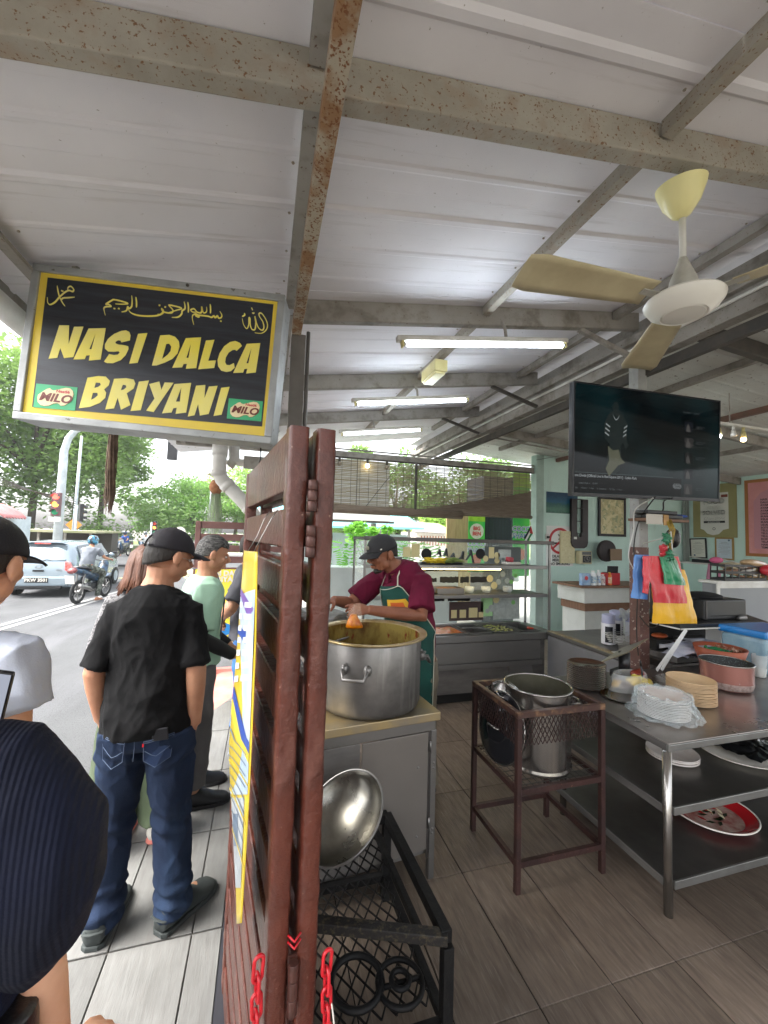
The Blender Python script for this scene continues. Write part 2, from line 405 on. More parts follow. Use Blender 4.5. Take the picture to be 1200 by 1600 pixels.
# metal sheets run across the slope; each has raised ribs (built)
def sheet(x0, x1, y0, y1, zf, mat, ribs, name='roof_sheet'):
    bb = B(); ys_ = [y0+.004]; zo = [0.]
    n = ribs; pitch = (y1-y0)/n
    prof = []
    for k in range(n):
        yc = y0+pitch*(k+.5)
        prof += [(yc-.022, 0), (yc-.010, -.0045), (yc+.010, -.0045), (yc+.022, 0)] if k else [(yc-.03, 0), (yc-.014, -.010), (yc+.014, -.010), (yc+.03, 0)]
    prof = [(y0, 0)]+prof+[(y1-.003, 0)]
    vs = []
    for y, dz in prof: vs += [(x0, y, zf(x0)+dz), (x1, y, zf(x1)+dz), (x0, y, zf(x0)+.03), (x1, y, zf(x1)+.03)]
    fs = []
    for i in range(len(prof)-1):
        a = 4*i; c = a+4; fs += [(a, a+1, c+1, c), (a+3, a+2, c+2, c+3), (a+2, a, c, c+2), (a+1, a+3, c+3, c+1)]
    fs += [(0, 2, 3, 1), (4*len(prof)-4, 4*len(prof)-3, 4*len(prof)-1, 4*len(prof)-2)]
    bb.add(vs, fs); o = bb.build(name, mat, roof); return o
ysb = [-2.2+.76*k for k in range(12)]
for k, y in enumerate(ysb):
    sheet(-1.32, RIDX, y, y+.76, lambda x, k=k: zs(x)+(.0015 if k % 2 else 0), m_sheet, 3)
b = B()
for k, y in enumerate(ysb):
    for q in (0, 1, 2):
        yy = y+.76/3*(q+.5)+.045
        for x in (-1.1, .085, 1.40, 2.52):
            for dx in (-.045, .045): b.ball((x+dx, yy, zs(x+dx)-.001), (.007, .007, .005), 6, 4)
tag(b.build('roof_screws', m_steel_r, roof), kind='stuff')
# rafters
def rafter(y, x0, x1, mat, wd=.055, h=.135, zf=zb, name='rafter'):
    bb = B(); z0, z1 = zf(x0), zf(x1); n = 24; 
    for i in range(n):
        pass
    bb.add([(x0, y, z0), (x1, y, z1), (x1, y+wd, z1), (x0, y+wd, z0), (x0, y, z0+h), (x1, y, z1+h), (x1, y+wd, z1+h), (x0, y+wd, z0+h)],
           [(3, 2, 1, 0), (4, 5, 6, 7), (0, 1, 5, 4), (1, 2, 6, 5), (2, 3, 7, 6), (3, 0, 4, 7)])
    return bb.build(name, mat, roof, bevel=.006)
rafter(1.125, -1.3, RIDX-.06, m_steel_r, .065, .132)
for y in (2.45, 3.70, 4.95): rafter(y, .12 if y == 2.45 else -1.3, RIDX-.06, m_steel)
rafter(-.3, -1.3, RIDX-.06, m_steel_r)
# purlins between the rafters (lipped channels along Y)
def purlin(x, y0, y1, mat, zf, hh=.06, ww=.05, name='purlin'):
    z = zf(x); bb = B()
    bb.box(x-ww/2, x+ww/2, y0, y1, z, z+.006); bb.box(x-ww/2, x-ww/2+.006, y0, y1, z+.0062, z+hh)
    bb.box(x+ww/2-.006, x+ww/2, y0, y1, z+.0062, z+.02)
    return bb.build(name, mat, roof)
yseg = [(-2.1, -.31), (-.24, 1.115), (1.2, 2.44), (2.515, 3.69), (3.765, 4.94), (5.015, 6.0)]
for x, mt in ((-1.1, m_steel), (.085, m_steel), (1.40, m_steel_r), (2.52, m_steel)):
    for a, c in yseg: purlin(x, a, c, mt, lambda q: zb(q)+.062)
# eave rail that stands on the post and the rusty pipe under the rafters
B().box(.100, .156, -1.6, 2.44, 2.835, 2.905).build('eave_rail', m_rust, roof, bevel=.005)
B().box(-1.33, -1.30, -2.2, 4.1, 2.70, 2.86).build('fascia', m_steel, roof, bevel=.004)
B().tube([(-1.22, -2, 2.66), (-1.22, 3.9, 2.66)], .055, 12).build('gutter_pipe', m_white, roof, smooth=True)
# ridge girder on the columns
rd = B().box(RIDX-.05, RIDX+.05, -2, 7.6, 3.09, 3.31); rd.build('ridge_girder', m_steel, roof, bevel=.005)
B().box(RIDX-.052-.05, RIDX-.0525, -2, 7.6, 3.235, 3.30).build('girder_flange', m_steel, roof, bevel=.004)
B().tube([(RIDX-.066, -2, 3.195), (RIDX-.066, 2.2, 3.195), (RIDX-.066, 7.4, 3.195)], .0125, 8).build('conduit', m_white, roof, smooth=True)
B().box(RIDX+.055, RIDX+.10, -2, 7.6, 3.0, 3.08).build('valley_gutter', m_dark_steel, roof)
for y, x in ((2.475, 2.22), (3.725, 2.22), (4.975, 2.22)):
    B().beam((x, y, zb(x)-.004), (RIDX-.052, y, 3.10), .03, .03).build('knee_brace', m_dark_steel if y > 3 else m_steel, roof)
# right slope
B().prism([(2.66, 3.47), (2.83, 3.52), (3.12, 3.46), (3.12, 3.44), (2.83, 3.50), (2.66, 3.45)], -7.7, 2.2, (0, 0, 0), (1, 0, 0), (0, 0, 1)).build('ridge_cap', m_sheet, roof)
B().box(2.832, 2.899, -2, 7.6, 3.30, 3.44).build('ridge_fill', m_steel, roof)
zr = lambda x: 3.16-.085*(x-2.9)
ysb = [-2.2+.9*k for k in range(10)]
for k, y in enumerate(ysb): sheet(2.9, 8.3, y, y+.9, lambda x, k=k: zr(x)+.135+(.0015 if k % 2 else 0), m_sheet_r, 5)
for y in (.6, 2.12, 3.5, 5.05): rafter(y, 2.89, 8.2, m_dark_steel if y == 2.12 else m_steel, .06, .12, zr)
for x, mt in ((3.75, m_steel), (4.9, M('red_oxide_purlin', '7d5a4d', .7, col2='6b5a50', scale=6)), (6.2, m_steel)):
    for a, c in ((.67, 2.11), (2.19, 3.49), (3.57, 5.04), (5.12, 6.0)): purlin(x, a, c, mt, lambda q: zr(q)+.05)
# back beam above the blind
B().box(-1.2, 4.42, 5.98, 6.05, 2.80, 2.90).build('back_beam', m_steel, roof, bevel=.004)
B().tube([(-1.0, 5.96, 2.925), (4.4, 5.96, 2.925)], .012, 8).build('conduit', m_steel, roof, smooth=True)
# posts
def post(x, y, z0, z1, wd, mat, label, **k):
    t = thing('steel_post', label, 'post', (x, y, 0), **k)
    B().box(-wd/2, wd/2, -wd/2, wd/2, z0, z1).build('shaft', mat, t, bevel=.004)
    B().box(-wd*.9, wd*.9, -wd*.9, wd*.9, 0.001, .012).build('base_plate', m_steel, t); return t
p1 = post(.145, 2.51, .012, 2.86, .085, M('post_grey', '77736e', .6, col2='625e59', scale=4, bump=.1, speck='6b5140', speck_scale=20, speck_amt=.66), 'grey square steel post behind the hanging shop sign')
B().tube([(.06, .0, 0.5), (.06, .0, 2.9)], .012, 8).build('cable_pipe', M('dark_conduit', '6d6a66', .5), p1, smooth=True)

LETTERS = [[[[0.1257,0.6227],[0.1623,0.63],[0.1691,0.5087],[0.1819,0.6243],[0.2169,0.6326],[0.1934,0.4299],[0.1593,0.4167],[0.1403,0.4794],[0.1338,0.4136],[0.1019,0.4021]]],[[[0.2378,0.6238],[0.3024,0.64],[0.2978,0.4331],[0.2535,0.4186],[0.2548,0.4535],[0.2418,0.449],[0.238,0.4249],[0.1946,0.4144]],[[0.2663,0.5941],[0.2501,0.4918],[0.2583,0.4935]]],[[[0.4006,0.578],[0.4008,0.6114],[0.3945,0.6327],[0.3807,0.6409],[0.3621,0.6326],[0.337,0.6083],[0.3166,0.5721],[0.307,0.535],[0.3089,0.5068],[0.3222,0.4904],[0.3447,0.493],[0.3613,0.5001],[0.3675,0.4912],[0.3609,0.4772],[0.3461,0.4717],[0.3278,0.4744],[0.3117,0.422],[0.3235,0.415],[0.3459,0.4182],[0.3744,0.444],[0.391,0.4788],[0.3996,0.5217],[0.3967,0.5389],[0.3793,0.5431],[0.3604,0.5425],[0.3467,0.5481],[0.346,0.5588],[0.3548,0.5701],[0.3642,0.5707],[0.3688,0.5589]]],[[[0.4292,0.6267],[0.4647,0.639],[0.4407,0.4383],[0.4086,0.4269]]],[[[0.5158,0.6337],[0.5512,0.6444],[0.575,0.6349],[0.591,0.6096],[0.5957,0.5751],[0.591,0.5282],[0.5741,0.4898],[0.5464,0.4598],[0.5143,0.4345],[0.497,0.4311]],[[0.5431,0.5823],[0.5543,0.5859],[0.5637,0.5687],[0.563,0.5403],[0.5539,0.5138],[0.5335,0.4803]]],[[[0.6172,0.6348],[0.6769,0.6517],[0.6711,0.4463],[0.6304,0.4347],[0.6329,0.468],[0.6193,0.4638],[0.6151,0.4407],[0.5772,0.4311]],[[0.6398,0.6051],[0.6277,0.5061],[0.636,0.5077]]],[[[0.6975,0.6345],[0.7307,0.6461],[0.715,0.5025],[0.7455,0.5114],[0.7418,0.4604],[0.6789,0.4395]]],[[[0.8431,0.6267],[0.8341,0.644],[0.8147,0.6544],[0.7941,0.6431],[0.7722,0.6104],[0.7573,0.5615],[0.7517,0.5147],[0.7567,0.4738],[0.7702,0.4487],[0.7913,0.4425],[0.8096,0.4517],[0.8233,0.4767],[0.818,0.507],[0.802,0.4898],[0.7895,0.4894],[0.7825,0.5069],[0.7834,0.5386],[0.7926,0.572],[0.8066,0.5911],[0.8169,0.596],[0.8234,0.5888]]],[[[0.8615,0.6438],[0.9157,0.6596],[0.9092,0.4611],[0.8714,0.4467],[0.8744,0.4799],[0.8621,0.474],[0.8588,0.4511],[0.8192,0.4411]],[[0.8824,0.6218],[0.8679,0.5148],[0.8762,0.5165]]],[[[0.2568,0.3078],[0.2964,0.3254],[0.3254,0.3273],[0.3428,0.3028],[0.3407,0.2736],[0.3253,0.2447],[0.3342,0.2245],[0.333,0.191],[0.3142,0.1541],[0.279,0.1235],[0.2387,0.108]],[[0.2906,0.2828],[0.3069,0.2832],[0.3101,0.2704],[0.3013,0.2561],[0.2874,0.2467]],[[0.2839,0.2145],[0.3011,0.2179],[0.3039,0.2023],[0.2921,0.181],[0.2803,0.1691]]],[[[0.358,0.3184],[0.4038,0.3313],[0.4331,0.3275],[0.4416,0.3032],[0.4367,0.2687],[0.4128,0.2353],[0.4319,0.1614],[0.3985,0.1256],[0.3803,0.2004],[0.3718,0.1297],[0.3382,0.1165]],[[0.3938,0.287],[0.4055,0.2865],[0.4087,0.2727],[0.3998,0.2566],[0.3887,0.2496]]],[[[0.4541,0.3173],[0.4921,0.3325],[0.4737,0.1358],[0.4354,0.1235]]],[[[0.4952,0.3091],[0.5328,0.3329],[0.545,0.2807],[0.5539,0.3304],[0.5885,0.3344],[0.5244,0.1318],[0.4955,0.1364],[0.5218,0.219]]],[[[0.593,0.3266],[0.6576,0.3462],[0.6508,0.1503],[0.6103,0.1348],[0.6122,0.1755],[0.5993,0.1701],[0.5939,0.1409],[0.5573,0.1289]],[[0.621,0.3102],[0.6062,0.214],[0.6216,0.217]]],[[[0.678,0.3311],[0.714,0.343],[0.7161,0.2556],[0.7288,0.3345],[0.7631,0.3461],[0.7393,0.1556],[0.7057,0.1396],[0.6938,0.2134],[0.6846,0.1382],[0.6588,0.1257]]],[[[0.778,0.3347],[0.8111,0.348],[0.7907,0.1593],[0.7597,0.1466]]]]
STROKES = [[[[0.0983,0.8777],[0.1046,0.8403],[0.1137,0.8036],[0.1265,0.7713],[0.1384,0.7494]],10],[[[0.0674,0.7943],[0.0709,0.7622],[0.0813,0.7497],[0.0981,0.7691],[0.1117,0.8032],[0.1294,0.8383],[0.1444,0.8553],[0.1591,0.8513],[0.1621,0.8659],[0.1505,0.8833],[0.1408,0.8757],[0.1401,0.858]],10],[[[0.1699,0.817],[0.1441,0.8076],[0.1262,0.8012],[0.1194,0.7838]],10],[[[0.1154,0.8495],[0.1248,0.8444]],10],[[[0.2949,0.7221],[0.289,0.7485],[0.2864,0.7687],[0.295,0.7795],[0.3129,0.7859],[0.302,0.7962],[0.2919,0.7955],[0.3143,0.8265],[0.3201,0.8312],[0.3427,0.8287],[0.376,0.818],[0.3562,0.8085],[0.3279,0.8049]],10],[[[0.3868,0.8726],[0.3912,0.835],[0.3914,0.8003],[0.3822,0.7845],[0.3773,0.7974],[0.373,0.7688],[0.3555,0.757]],10],[[[0.4035,0.8669],[0.4086,0.8315],[0.4107,0.7972]],10],[[[0.3782,0.7837],[0.3919,0.7588],[0.421,0.7474],[0.4614,0.7507],[0.4972,0.7627],[0.5163,0.7838],[0.5151,0.8043],[0.5065,0.813]],10],[[[0.3227,0.774],[0.3301,0.7727]],10],[[[0.3399,0.7774],[0.3469,0.7761]],10],[[[0.4966,0.8298],[0.5024,0.8282]],10],[[[0.4954,0.7718],[0.5055,0.7717],[0.5147,0.7895],[0.5075,0.8088],[0.5187,0.7903],[0.5472,0.7891],[0.5543,0.8078],[0.541,0.8294],[0.5364,0.8389],[0.5527,0.8387],[0.5878,0.8284],[0.5663,0.8102],[0.539,0.7895]],10],[[[0.5936,0.8748],[0.5988,0.8515],[0.6,0.8274],[0.5906,0.8117],[0.5897,0.7907],[0.5767,0.7674],[0.5527,0.7605]],10],[[[0.6087,0.8744],[0.6136,0.8406],[0.6153,0.8049]],10],[[[0.5227,0.8292],[0.522,0.8187]],10],[[[0.496,0.8322],[0.5018,0.8306]],10],[[[0.698,0.8798],[0.7018,0.8479],[0.7031,0.817]],10],[[[0.6851,0.8584],[0.6873,0.8276],[0.6777,0.8153],[0.671,0.8278],[0.6658,0.8545],[0.6678,0.8272],[0.6636,0.8125],[0.6492,0.8165],[0.6362,0.8347],[0.6245,0.8254],[0.6312,0.8129],[0.6493,0.8145]],10],[[[0.6424,0.7291],[0.6341,0.7686],[0.6342,0.7907],[0.6458,0.8034],[0.6584,0.7928],[0.6568,0.7835],[0.6443,0.7927],[0.6643,0.7967],[0.6967,0.7963],[0.7091,0.7919],[0.7186,0.8049],[0.7232,0.792],[0.7327,0.8077],[0.7374,0.7928],[0.7473,0.7982],[0.7494,0.8159],[0.7395,0.8395]],10],[[[0.7453,0.7758],[0.7511,0.7728]],10],[[[0.8385,0.8476],[0.841,0.8343],[0.8313,0.822]],9],[[[0.833,0.8085],[0.839,0.7754],[0.8478,0.7532],[0.8561,0.7459],[0.8613,0.773],[0.8598,0.8174],[0.8639,0.8147],[0.8673,0.7742],[0.8763,0.7452],[0.8883,0.7476],[0.8889,0.7922],[0.8822,0.8357],[0.8931,0.7862],[0.904,0.7576],[0.9184,0.7468],[0.9238,0.7684],[0.9167,0.8047],[0.9016,0.8361],[0.899,0.8563],[0.9091,0.8583],[0.9262,0.8272],[0.9374,0.7882],[0.9343,0.7534],[0.9171,0.7261],[0.889,0.7239]],9],[[[0.8655,0.8898],[0.8713,0.8729]],9],[[[0.8694,0.8573],[0.8748,0.8528],[0.8787,0.8592]],9]]

# ------------------------------------------------------------------ folding gate: two slatted leaves folded back beside the entrance
def wob(amp, sc, seed):
    return lambda p: amp*noise.noise(Vector((p[0]*sc, p[1]*sc, p[2]*sc+seed)))
def stile(name, x0, x1, y0, y1, z0, z1, mat, par, amp=.0022, seed=0, n=90):
    """a box section whose arrises are lumpy under thick paint"""
    b = B(); rings = []
    c = .005
    base = [(x0+c, y0), (x1-c, y0), (x1, y0+c), (x1, y1-c), (x1-c, y1), (x0+c, y1), (x0, y1-c), (x0, y0+c)]
    vs = []; fs = []
    for k in range(n+1):
        z = z0+(z1-z0)*k/n
        for i, (x, y) in enumerate(base):
            dx = amp*noise.noise(Vector((x*40, z*34, seed+i//2)))*1.2; dy = amp*.6*noise.noise(Vector((y*40, z*19, seed+9+i//2)))
            vs.append((x+dx, y+dy, z))
    for k in range(n):
        for i in range(8): j = (i+1) % 8; fs.append((k*8+i, k*8+j, (k+1)*8+j, (k+1)*8+i))
    fs += [tuple(range(7, -1, -1)), tuple(n*8+i for i in range(8))]
    b.add(vs, fs); return b.build(name, mat, par, autos=50)
def gate_leaf(label, loc, rz, W=.8, z0=.09, z1=1.86, first_seed=0):
    t = thing('gate_leaf', label, 'gate leaf', loc, rz, group='folded leaves of the brown sliding gate')
    T = .037
    stile('stile', 0, T, 0, .05, z0, z1, m_gate, t, seed=first_seed, amp=.0018)
    stile('stile', 0, T, W-.05, W, z0, z1, m_gate, t, seed=first_seed+3)
    B().box(.002, T-.002, .0505, W-.0505, z1-.125, z1-.001).build('top_rail', m_gate, t, bevel=.004)
    B().box(.002, T-.002, .0505, W-.0505, z0, z0+.09).build('bottom_rail', m_gate, t, bevel=.004)
    z = z1-.125-.036
    sl = None
    while z > z0+.14:
        zz = z-.079
        if sl is None:
            b = B(); n = 40
            vs = []; fs = []
            for k in range(n+1):
                y = .0505+(W-.101)*k/n; e = .0016*math.sin(k*2.7)+.0012*noise.noise(Vector((k*.9, 3, 1)))
                for x, q in ((.003, 0+e), (.030, 0), (.030, .079), (.003, .079+e*.5)): vs.append((x, y, q))
            for k in range(n):
                for i in range(4): fs.append((k*4+i, k*4+(i+1) % 4, (k+1)*4+(i+1) % 4, (k+1)*4+i))
            fs += [(3, 2, 1, 0), tuple(n*4+i for i in range(4))]
            b.add(vs, fs); sl = b.build('slat', m_gate, t, bevel=.003, seg=1, loc=(0, 0, zz))
        else: inst(sl, 'slat', (0, 0, zz), parent=t)
        z -= .115
    return t
g1 = gate_leaf('brown slatted gate leaf folded back, the one with the price banner hung on it', (.040, .80, 0), .144)
g2 = gate_leaf('brown gate leaf edge nearest the big cooking pot, right of the hinge', (.094, .803, 0), .144, first_seed=20)
def hinge(z, h, lab):
    t = thing('barrel_hinge', lab, 'hinge', (.0855, .796, z), group='barrel hinges between the two gate leaves')
    for k in range(3):
        B().lathe([(0, 0), (.0085, 0), (.0095, .002), (.0095, h/3-.003), (.0085, h/3-.001), (0, h/3-.001)], 16, (0, 0, k*h/3)).build('knuckle', m_hinge, t, smooth=False, autos=40)
    B().box(-.008, .008, .012, .017, .0, h).build('hinge_plate', m_hinge, t)
    return t
hinge(1.693, .062, 'topmost brown barrel hinge between the gate leaves')
hinge(1.604, .062, 'second brown barrel hinge, just below the topmost one')
hinge(.78, .09, 'lowest brown barrel hinge beside the red chains')
# wires on the gate, price banner hung from them
wire_m = M('thin_wire', '9c9c98', .3, metal=.8)
NE = [(-.002, .84, 1.611), (.003, .84, 1.44), (.004, .84, 1.258), (.004, .84, 1.163), (.003, .84, 1.046), (.001, .84, .92)]
FE = [(-.039, 1.12, 1.601), (-.044, 1.12, 1.372), (-.052, 1.12, 1.118), (-.043, 1.1, 1.019), (-.024, 1.05, .9), (-.006, 1.0, .782)]
def crv(P, t):
    s = t*(len(P)-1); i = min(int(s), len(P)-2); f = s-i
    return Vector(P[i]).lerp(Vector(P[i+1]), f)
bn = thing('price_banner', 'tall yellow and blue plastic price banner curling on the gate leaf', 'banner', (0, 0, 0))
def bsurf(u, v, off=0.):   # u across (0 near, 1 far), v downwards
    a = crv(NE, v); c = crv(FE, v); p = a.lerp(c, u); p.x += -.006*math.sin(u*3.14)-off; p.x -= .010
    return p
B().grid(lambda u, v: bsurf(u, v), 8, 40).build('banner_sheet', M('banner_yellow', 'e9cf45', .35, coat=.3, col2='d8bd35', scale=4), bn, smooth=True, solid=.0016)
def patch(name, mat, poly, off):   # polygon in (u,v) mapped on the banner
    n = len(poly); b = B()
    # subdivide between first half and reversed second half: polygon given as pairs (left, right)
    b.add([bsurf(u, v, off) for u, v in poly], [(i, i+1, i+3, i+2) for i in range(0, n-2, 2)]); return b.build(name, mat, bn, fix=False)
m_bw = M('banner_pale_blue', 'bcd2e8', .35, coat=.3, col2='d3dfea', scale=9, mix=(.4, .6)); m_bb = M('banner_blue', '3556b0', .35, coat=.3); m_bp = M('banner_purple', '7a5aa8', .35)
m_bg = M('banner_grey_print', '6d7e92', .4); m_bs = M('banner_silver', 'c6ccd0', .35, col2='9fa6ab', scale=14)
m_by = M('banner_yellow_line', 'dfc53a', .4)
def vline(fn0, fn1, n=12, u0=.03, u1=.97):
    return [q for k in range(n+1) for q in ((u0+(u1-u0)*k/n, fn0(u0+(u1-u0)*k/n)), (u0+(u1-u0)*k/n, fn1(u0+(u1-u0)*k/n)))]
arc = lambda a, c: (lambda u: a+c*(1-u)**2)
patch('print', m_bw, vline(lambda u: .085+.02*u, lambda u: .62), .0015)
patch('print', m_bp, vline(arc(.085, .05), arc(.10, .09)), .0022)
patch('print', m_bb, vline(arc(.17, .02), arc(.185, .05)), .0022)
patch('print', m_bb, vline(arc(.29, .14), arc(.315, .16)), .0024)
patch('print', m_by, vline(arc(.315, .16), arc(.345, .17)), .0024)
for k in range(9):
    s0 = .37+k*.042
    patch('print', m_bg, vline(arc(s0, .12), arc(s0+.006, .12), u0=.1, u1=.9), .0026)
    if k % 3 == 2: patch('print', m_by, vline(arc(s0+.018, .12), arc(s0+.026, .12)), .0027)
for k in range(14):
    s0 = .115+(k % 7)*.026; u0 = .12 if k < 7 else .55
    patch('print', M('banner_white', 'e8eef2', .4), vline(lambda u: s0, lambda u: s0+.012, n=2, u0=u0, u1=u0+.3), .0028)
patch('print', m_bs, vline(lambda u: .63, lambda u: .9, u0=.12, u1=.88), .0016)
patch('print', m_bg, vline(lambda u: .68, lambda u: .78, u0=.35, u1=.75), .002)
for yy in (.92, 1.03):
    B().tube([(.042-.144*(yy-.8), yy, 1.70), (.030-.144*(yy-.8), yy, 1.68), (.0-.1*(yy-.86), yy, 1.64), (-.012-.13*(yy-.84), yy, 1.603)], .0011, 6).build('hanging_wire', wire_m, bn, smooth=True)
# red plastic chains
m_red = M('red_plastic', 'c01a26', .3, coat=.3)
def chain(label, pts, n, L=.043):
    t = thing('plastic_chain', label, 'chain', tuple(pts[0]), group='red plastic chains on the gate')
    b = B(); k = 14; P = []
    for i in range(k):
        a = 2*math.pi*i/k; P.append((.0085*math.sin(a), 0, (L/2-.0085)*(1 if math.cos(a) > 0 else -1)+.0085*math.cos(a)))
    b.tube(P, .0034, 8, closed=True, cap=False)
    l0 = None; step = (Vector(pts[1])-Vector(pts[0])).normalized()*(L-.012)
    for i in range(n):
        p = step*i
        if l0 is None: l0 = b.build('chain_link', m_red, t, smooth=True, loc=tuple(p)); l0.rotation_euler = (0, .06, .3)
        else: inst(l0, 'chain_link', tuple(p), (0, .06 if i % 2 else -.05, .3+(math.pi/2 if i % 2 else 0)), parent=t)
chain('red plastic chain hanging on the banner side of the gate', [(.024, .80, .87), (.022, .80, .5)], 12)
chain('red plastic chain hanging on the pot side of the gate', [(.146, .79, .86), (.154, .78, .5)], 12)
B().tube([(.066, .795, .915), (.082, .790, .905), (.10, .795, .915)], .003, 6).tube([(.066, .795, .90), (.082, .789, .89), (.10, .795, .90)], .003, 6)
tag(B().tube([(.074, .800, .915), (.085, .790, .910), (.097, .800, .915)], .0022, 6).tube([(.074, .800, .904), (.085, .789, .899), (.097, .800, .904)], .0022, 6).build('knotted_string', m_red, smooth=True), 'thin red cord tied round the gap between the two gate leaves', 'string')

# ------------------------------------------------------------------ hanging shop sign
yw, pi_, ro = -.205, .009, -.053
ex = Vector((math.cos(yw), math.sin(yw), 0)); nn = Vector((math.sin(yw), -math.cos(yw), 0)); ez = Vector((0, 0, 1))*math.cos(pi_)+nn*math.sin(pi_)
ex2 = ex*math.cos(ro)+ez*math.sin(ro); ez2 = -ex*math.sin(ro)+ez*math.cos(ro)
SM = frame((-.534, 2.094, 2.46), ex2, ez2); SW, SH = 1.15, .728
sg = bpy.data.objects.new('hanging_sign', None); COL.objects.link(sg); sg.matrix_world = SM
tag(sg, 'black and yellow NASI DALCA BRIYANI sign box hanging under the eave', 'sign')
m_alu = M('sign_aluminium', 'a3a5a5', .45, metal=.4, col2='8a8c8c', scale=4, speck='6b6862', speck_scale=30, speck_amt=.66, rough2=.6)
m_sy = M('sign_yellow', 'dcc23a', .45, col2='cdb24a', scale=3)
m_sb = M('sign_black', '232329', .32, col2='30343b', scale=4, stretch=(.6, 9, 1), bump=.12, bump_scale=20, bump_stretch=(.3, 12, 1))
B().box(-SW/2+.002, SW/2-.002, -SH/2+.002, SH/2-.002, -.16, -.006).build('casing', m_alu, sg, bevel=.004)
fw = .034
for x0, x1, y0, y1 in ((-SW/2, SW/2, SH/2-fw, SH/2), (-SW/2, SW/2, -SH/2, -SH/2+fw), (-SW/2, -SW/2+fw, -SH/2+fw+.0005, SH/2-fw-.0005), (SW/2-fw, SW/2, -SH/2+fw+.0005, SH/2-fw-.0005)):
    B().box(x0, x1, y0, y1, -.005, .012).build('trim', m_alu, sg, bevel=.004)
B().box(-SW/2+fw, SW/2-fw, -SH/2+fw, SH/2-fw, -.0045, 0).build('border_panel', m_sy, sg)
B().prism([(-.5*SW+.066, .5*SH-.055), (.5*SW-.054, .5*SH-.050), (.5*SW-.050, -.5*SH+.080), (-.5*SW+.072, -.5*SH+.064)], .0004, .0016).build('face_panel', m_sb, sg)
UV = lambda p: ((p[0]-.5)*SW, (p[1]-.5)*SH)
m_let = M('sign_letter_yellow', 'e3d34b', .45, col2='d8cf86', scale=2.5, mix=(.35, .7))
for L in LETTERS:
    flat('lettering', [[UV(p) for p in q] for q in L], m_let, sg, .0012, Matrix.Translation((0, 0, .0028)))
b = B()
for P, wd in STROKES:
    # smooth the traced stroke, ribbon with tapered ends
    Q = [Vector(UV(p)) for p in P]
    S_ = []
    for i in range(len(Q)-1):
        p0, p1, p2, p3 = Q[max(i-1, 0)], Q[i], Q[i+1], Q[min(i+2, len(Q)-1)]
        for k in range(5):
            t = k/5; S_.append(.5*((2*p1)+(-p0+p2)*t+(2*p0-5*p1+4*p2-p3)*t*t+(-p0+3*p1-3*p2+p3)*t**3))
    S_.append(Q[-1]); N = len(S_); vs = []
    for i, p in enumerate(S_):
        t = (S_[min(i+1, N-1)]-S_[max(i-1, 0)]).normalized(); nrm = Vector((-t.y, t.x))
        pen = .55+.45*abs(t.dot(Vector((.77, .64)))); f = (.35+.65*min(1, 4*i/N+.1, 4*(N-1-i)/N+.25)) if N > 7 else 1
        h = .0042*pen*f*(wd/10)
        vs += [(p.x+nrm.x*h, p.y+nrm.y*h, .0030), (p.x-nrm.x*h, p.y-nrm.y*h, .0030)]
    B().add(vs, [(2*i, 2*i+1, 2*i+3, 2*i+2) for i in range(N-1)]).build('calligraphy_stroke', m_let, sg)
m_mg = M('logo_green', '2f9a63', .4, col2='45a878', scale=4); m_mb = M('logo_cream', 'dcc9a0', .4); m_mt = M('logo_brown', '6b2f28', .4); m_mr = M('logo_red', 'b8484a', .4); m_md = M('logo_shadow', '7c6a3a', .4)
blob = [(0.1216, 0.2158), (0.111, 0.2091), (0.0942, 0.1873), (0.081, 0.1664), (0.0798, 0.1478), (0.0831, 0.1211), (0.0937, 0.105), (0.1089, 0.1004), (0.1252, 0.1052), (0.1424, 0.1222), (0.1568, 0.1266), (0.1647, 0.1206), (0.1691, 0.1123), (0.1836, 0.1167), (0.2004, 0.1383), (0.2096, 0.1644), (0.2126, 0.1925), (0.2086, 0.2131), (0.1972, 0.2278), (0.1822, 0.2288), (0.1643, 0.2197), (0.1502, 0.2092), (0.1357, 0.2033), (0.1279, 0.2078)]
for (cx, cy, s) in ((.1463, .1633, 1.), (.8815, .2080, .88)):
    lp = B().prism([UV((cx-.078*s, cy+.073*s)), UV((cx+.078*s, cy+.076*s)), UV((cx+.079*s, cy-.074*s)), UV((cx-.078*s, cy-.078*s))], .0022, .0030).build('logo_panel', m_mg, sg)
    mv = [UV((cx+(u-.1463)*s, cy+(v-.1633)*s)) for u, v in blob]
    flat('logo_shape', [[(x+.001, y-.0015) for x, y in mv]], m_md, lp, .0006, Matrix.Translation((0, 0, .0033)))
    flat('logo_shape', [mv], m_mb, lp, .0006, Matrix.Translation((0, 0, .0041)))
    c = UV((cx, cy-.008*s))
    text('logo_lettering', 'MILO', .052*s, m_mt, lp, Matrix.Translation((c[0], c[1], .0048)) @ Matrix.Rotation(-.02, 4, 'Z'), bold=.0016, shear=.25, sx=1.15)
    c = UV((cx+.026*s, cy+.038*s)); text('logo_lettering', 'Nestlé', .019*s, m_mr, lp, Matrix.Translation((c[0], c[1], .0048)), bold=.0006, sx=1.15)
B().ball((.12, SH/2-.016, .014), .008, 8, 6).build('screw', m_dark_steel, sg, smooth=True)
for x in (-.45, .52): B().box(x-.012, x+.012, SH/2, SH/2+.12 if x < 0 else SH/2+.05, -.09, -.07).build('hanger', m_steel, sg)
B().tube([(.50, -SH/2, -.12), (.505, -SH/2-.05, -.12), (.50, -SH/2-.09, -.115)], .003, 6).build('cable', M('black_cable', '1d1d1e', .5), sg, smooth=True)
m_cable = _mats['black_cable']

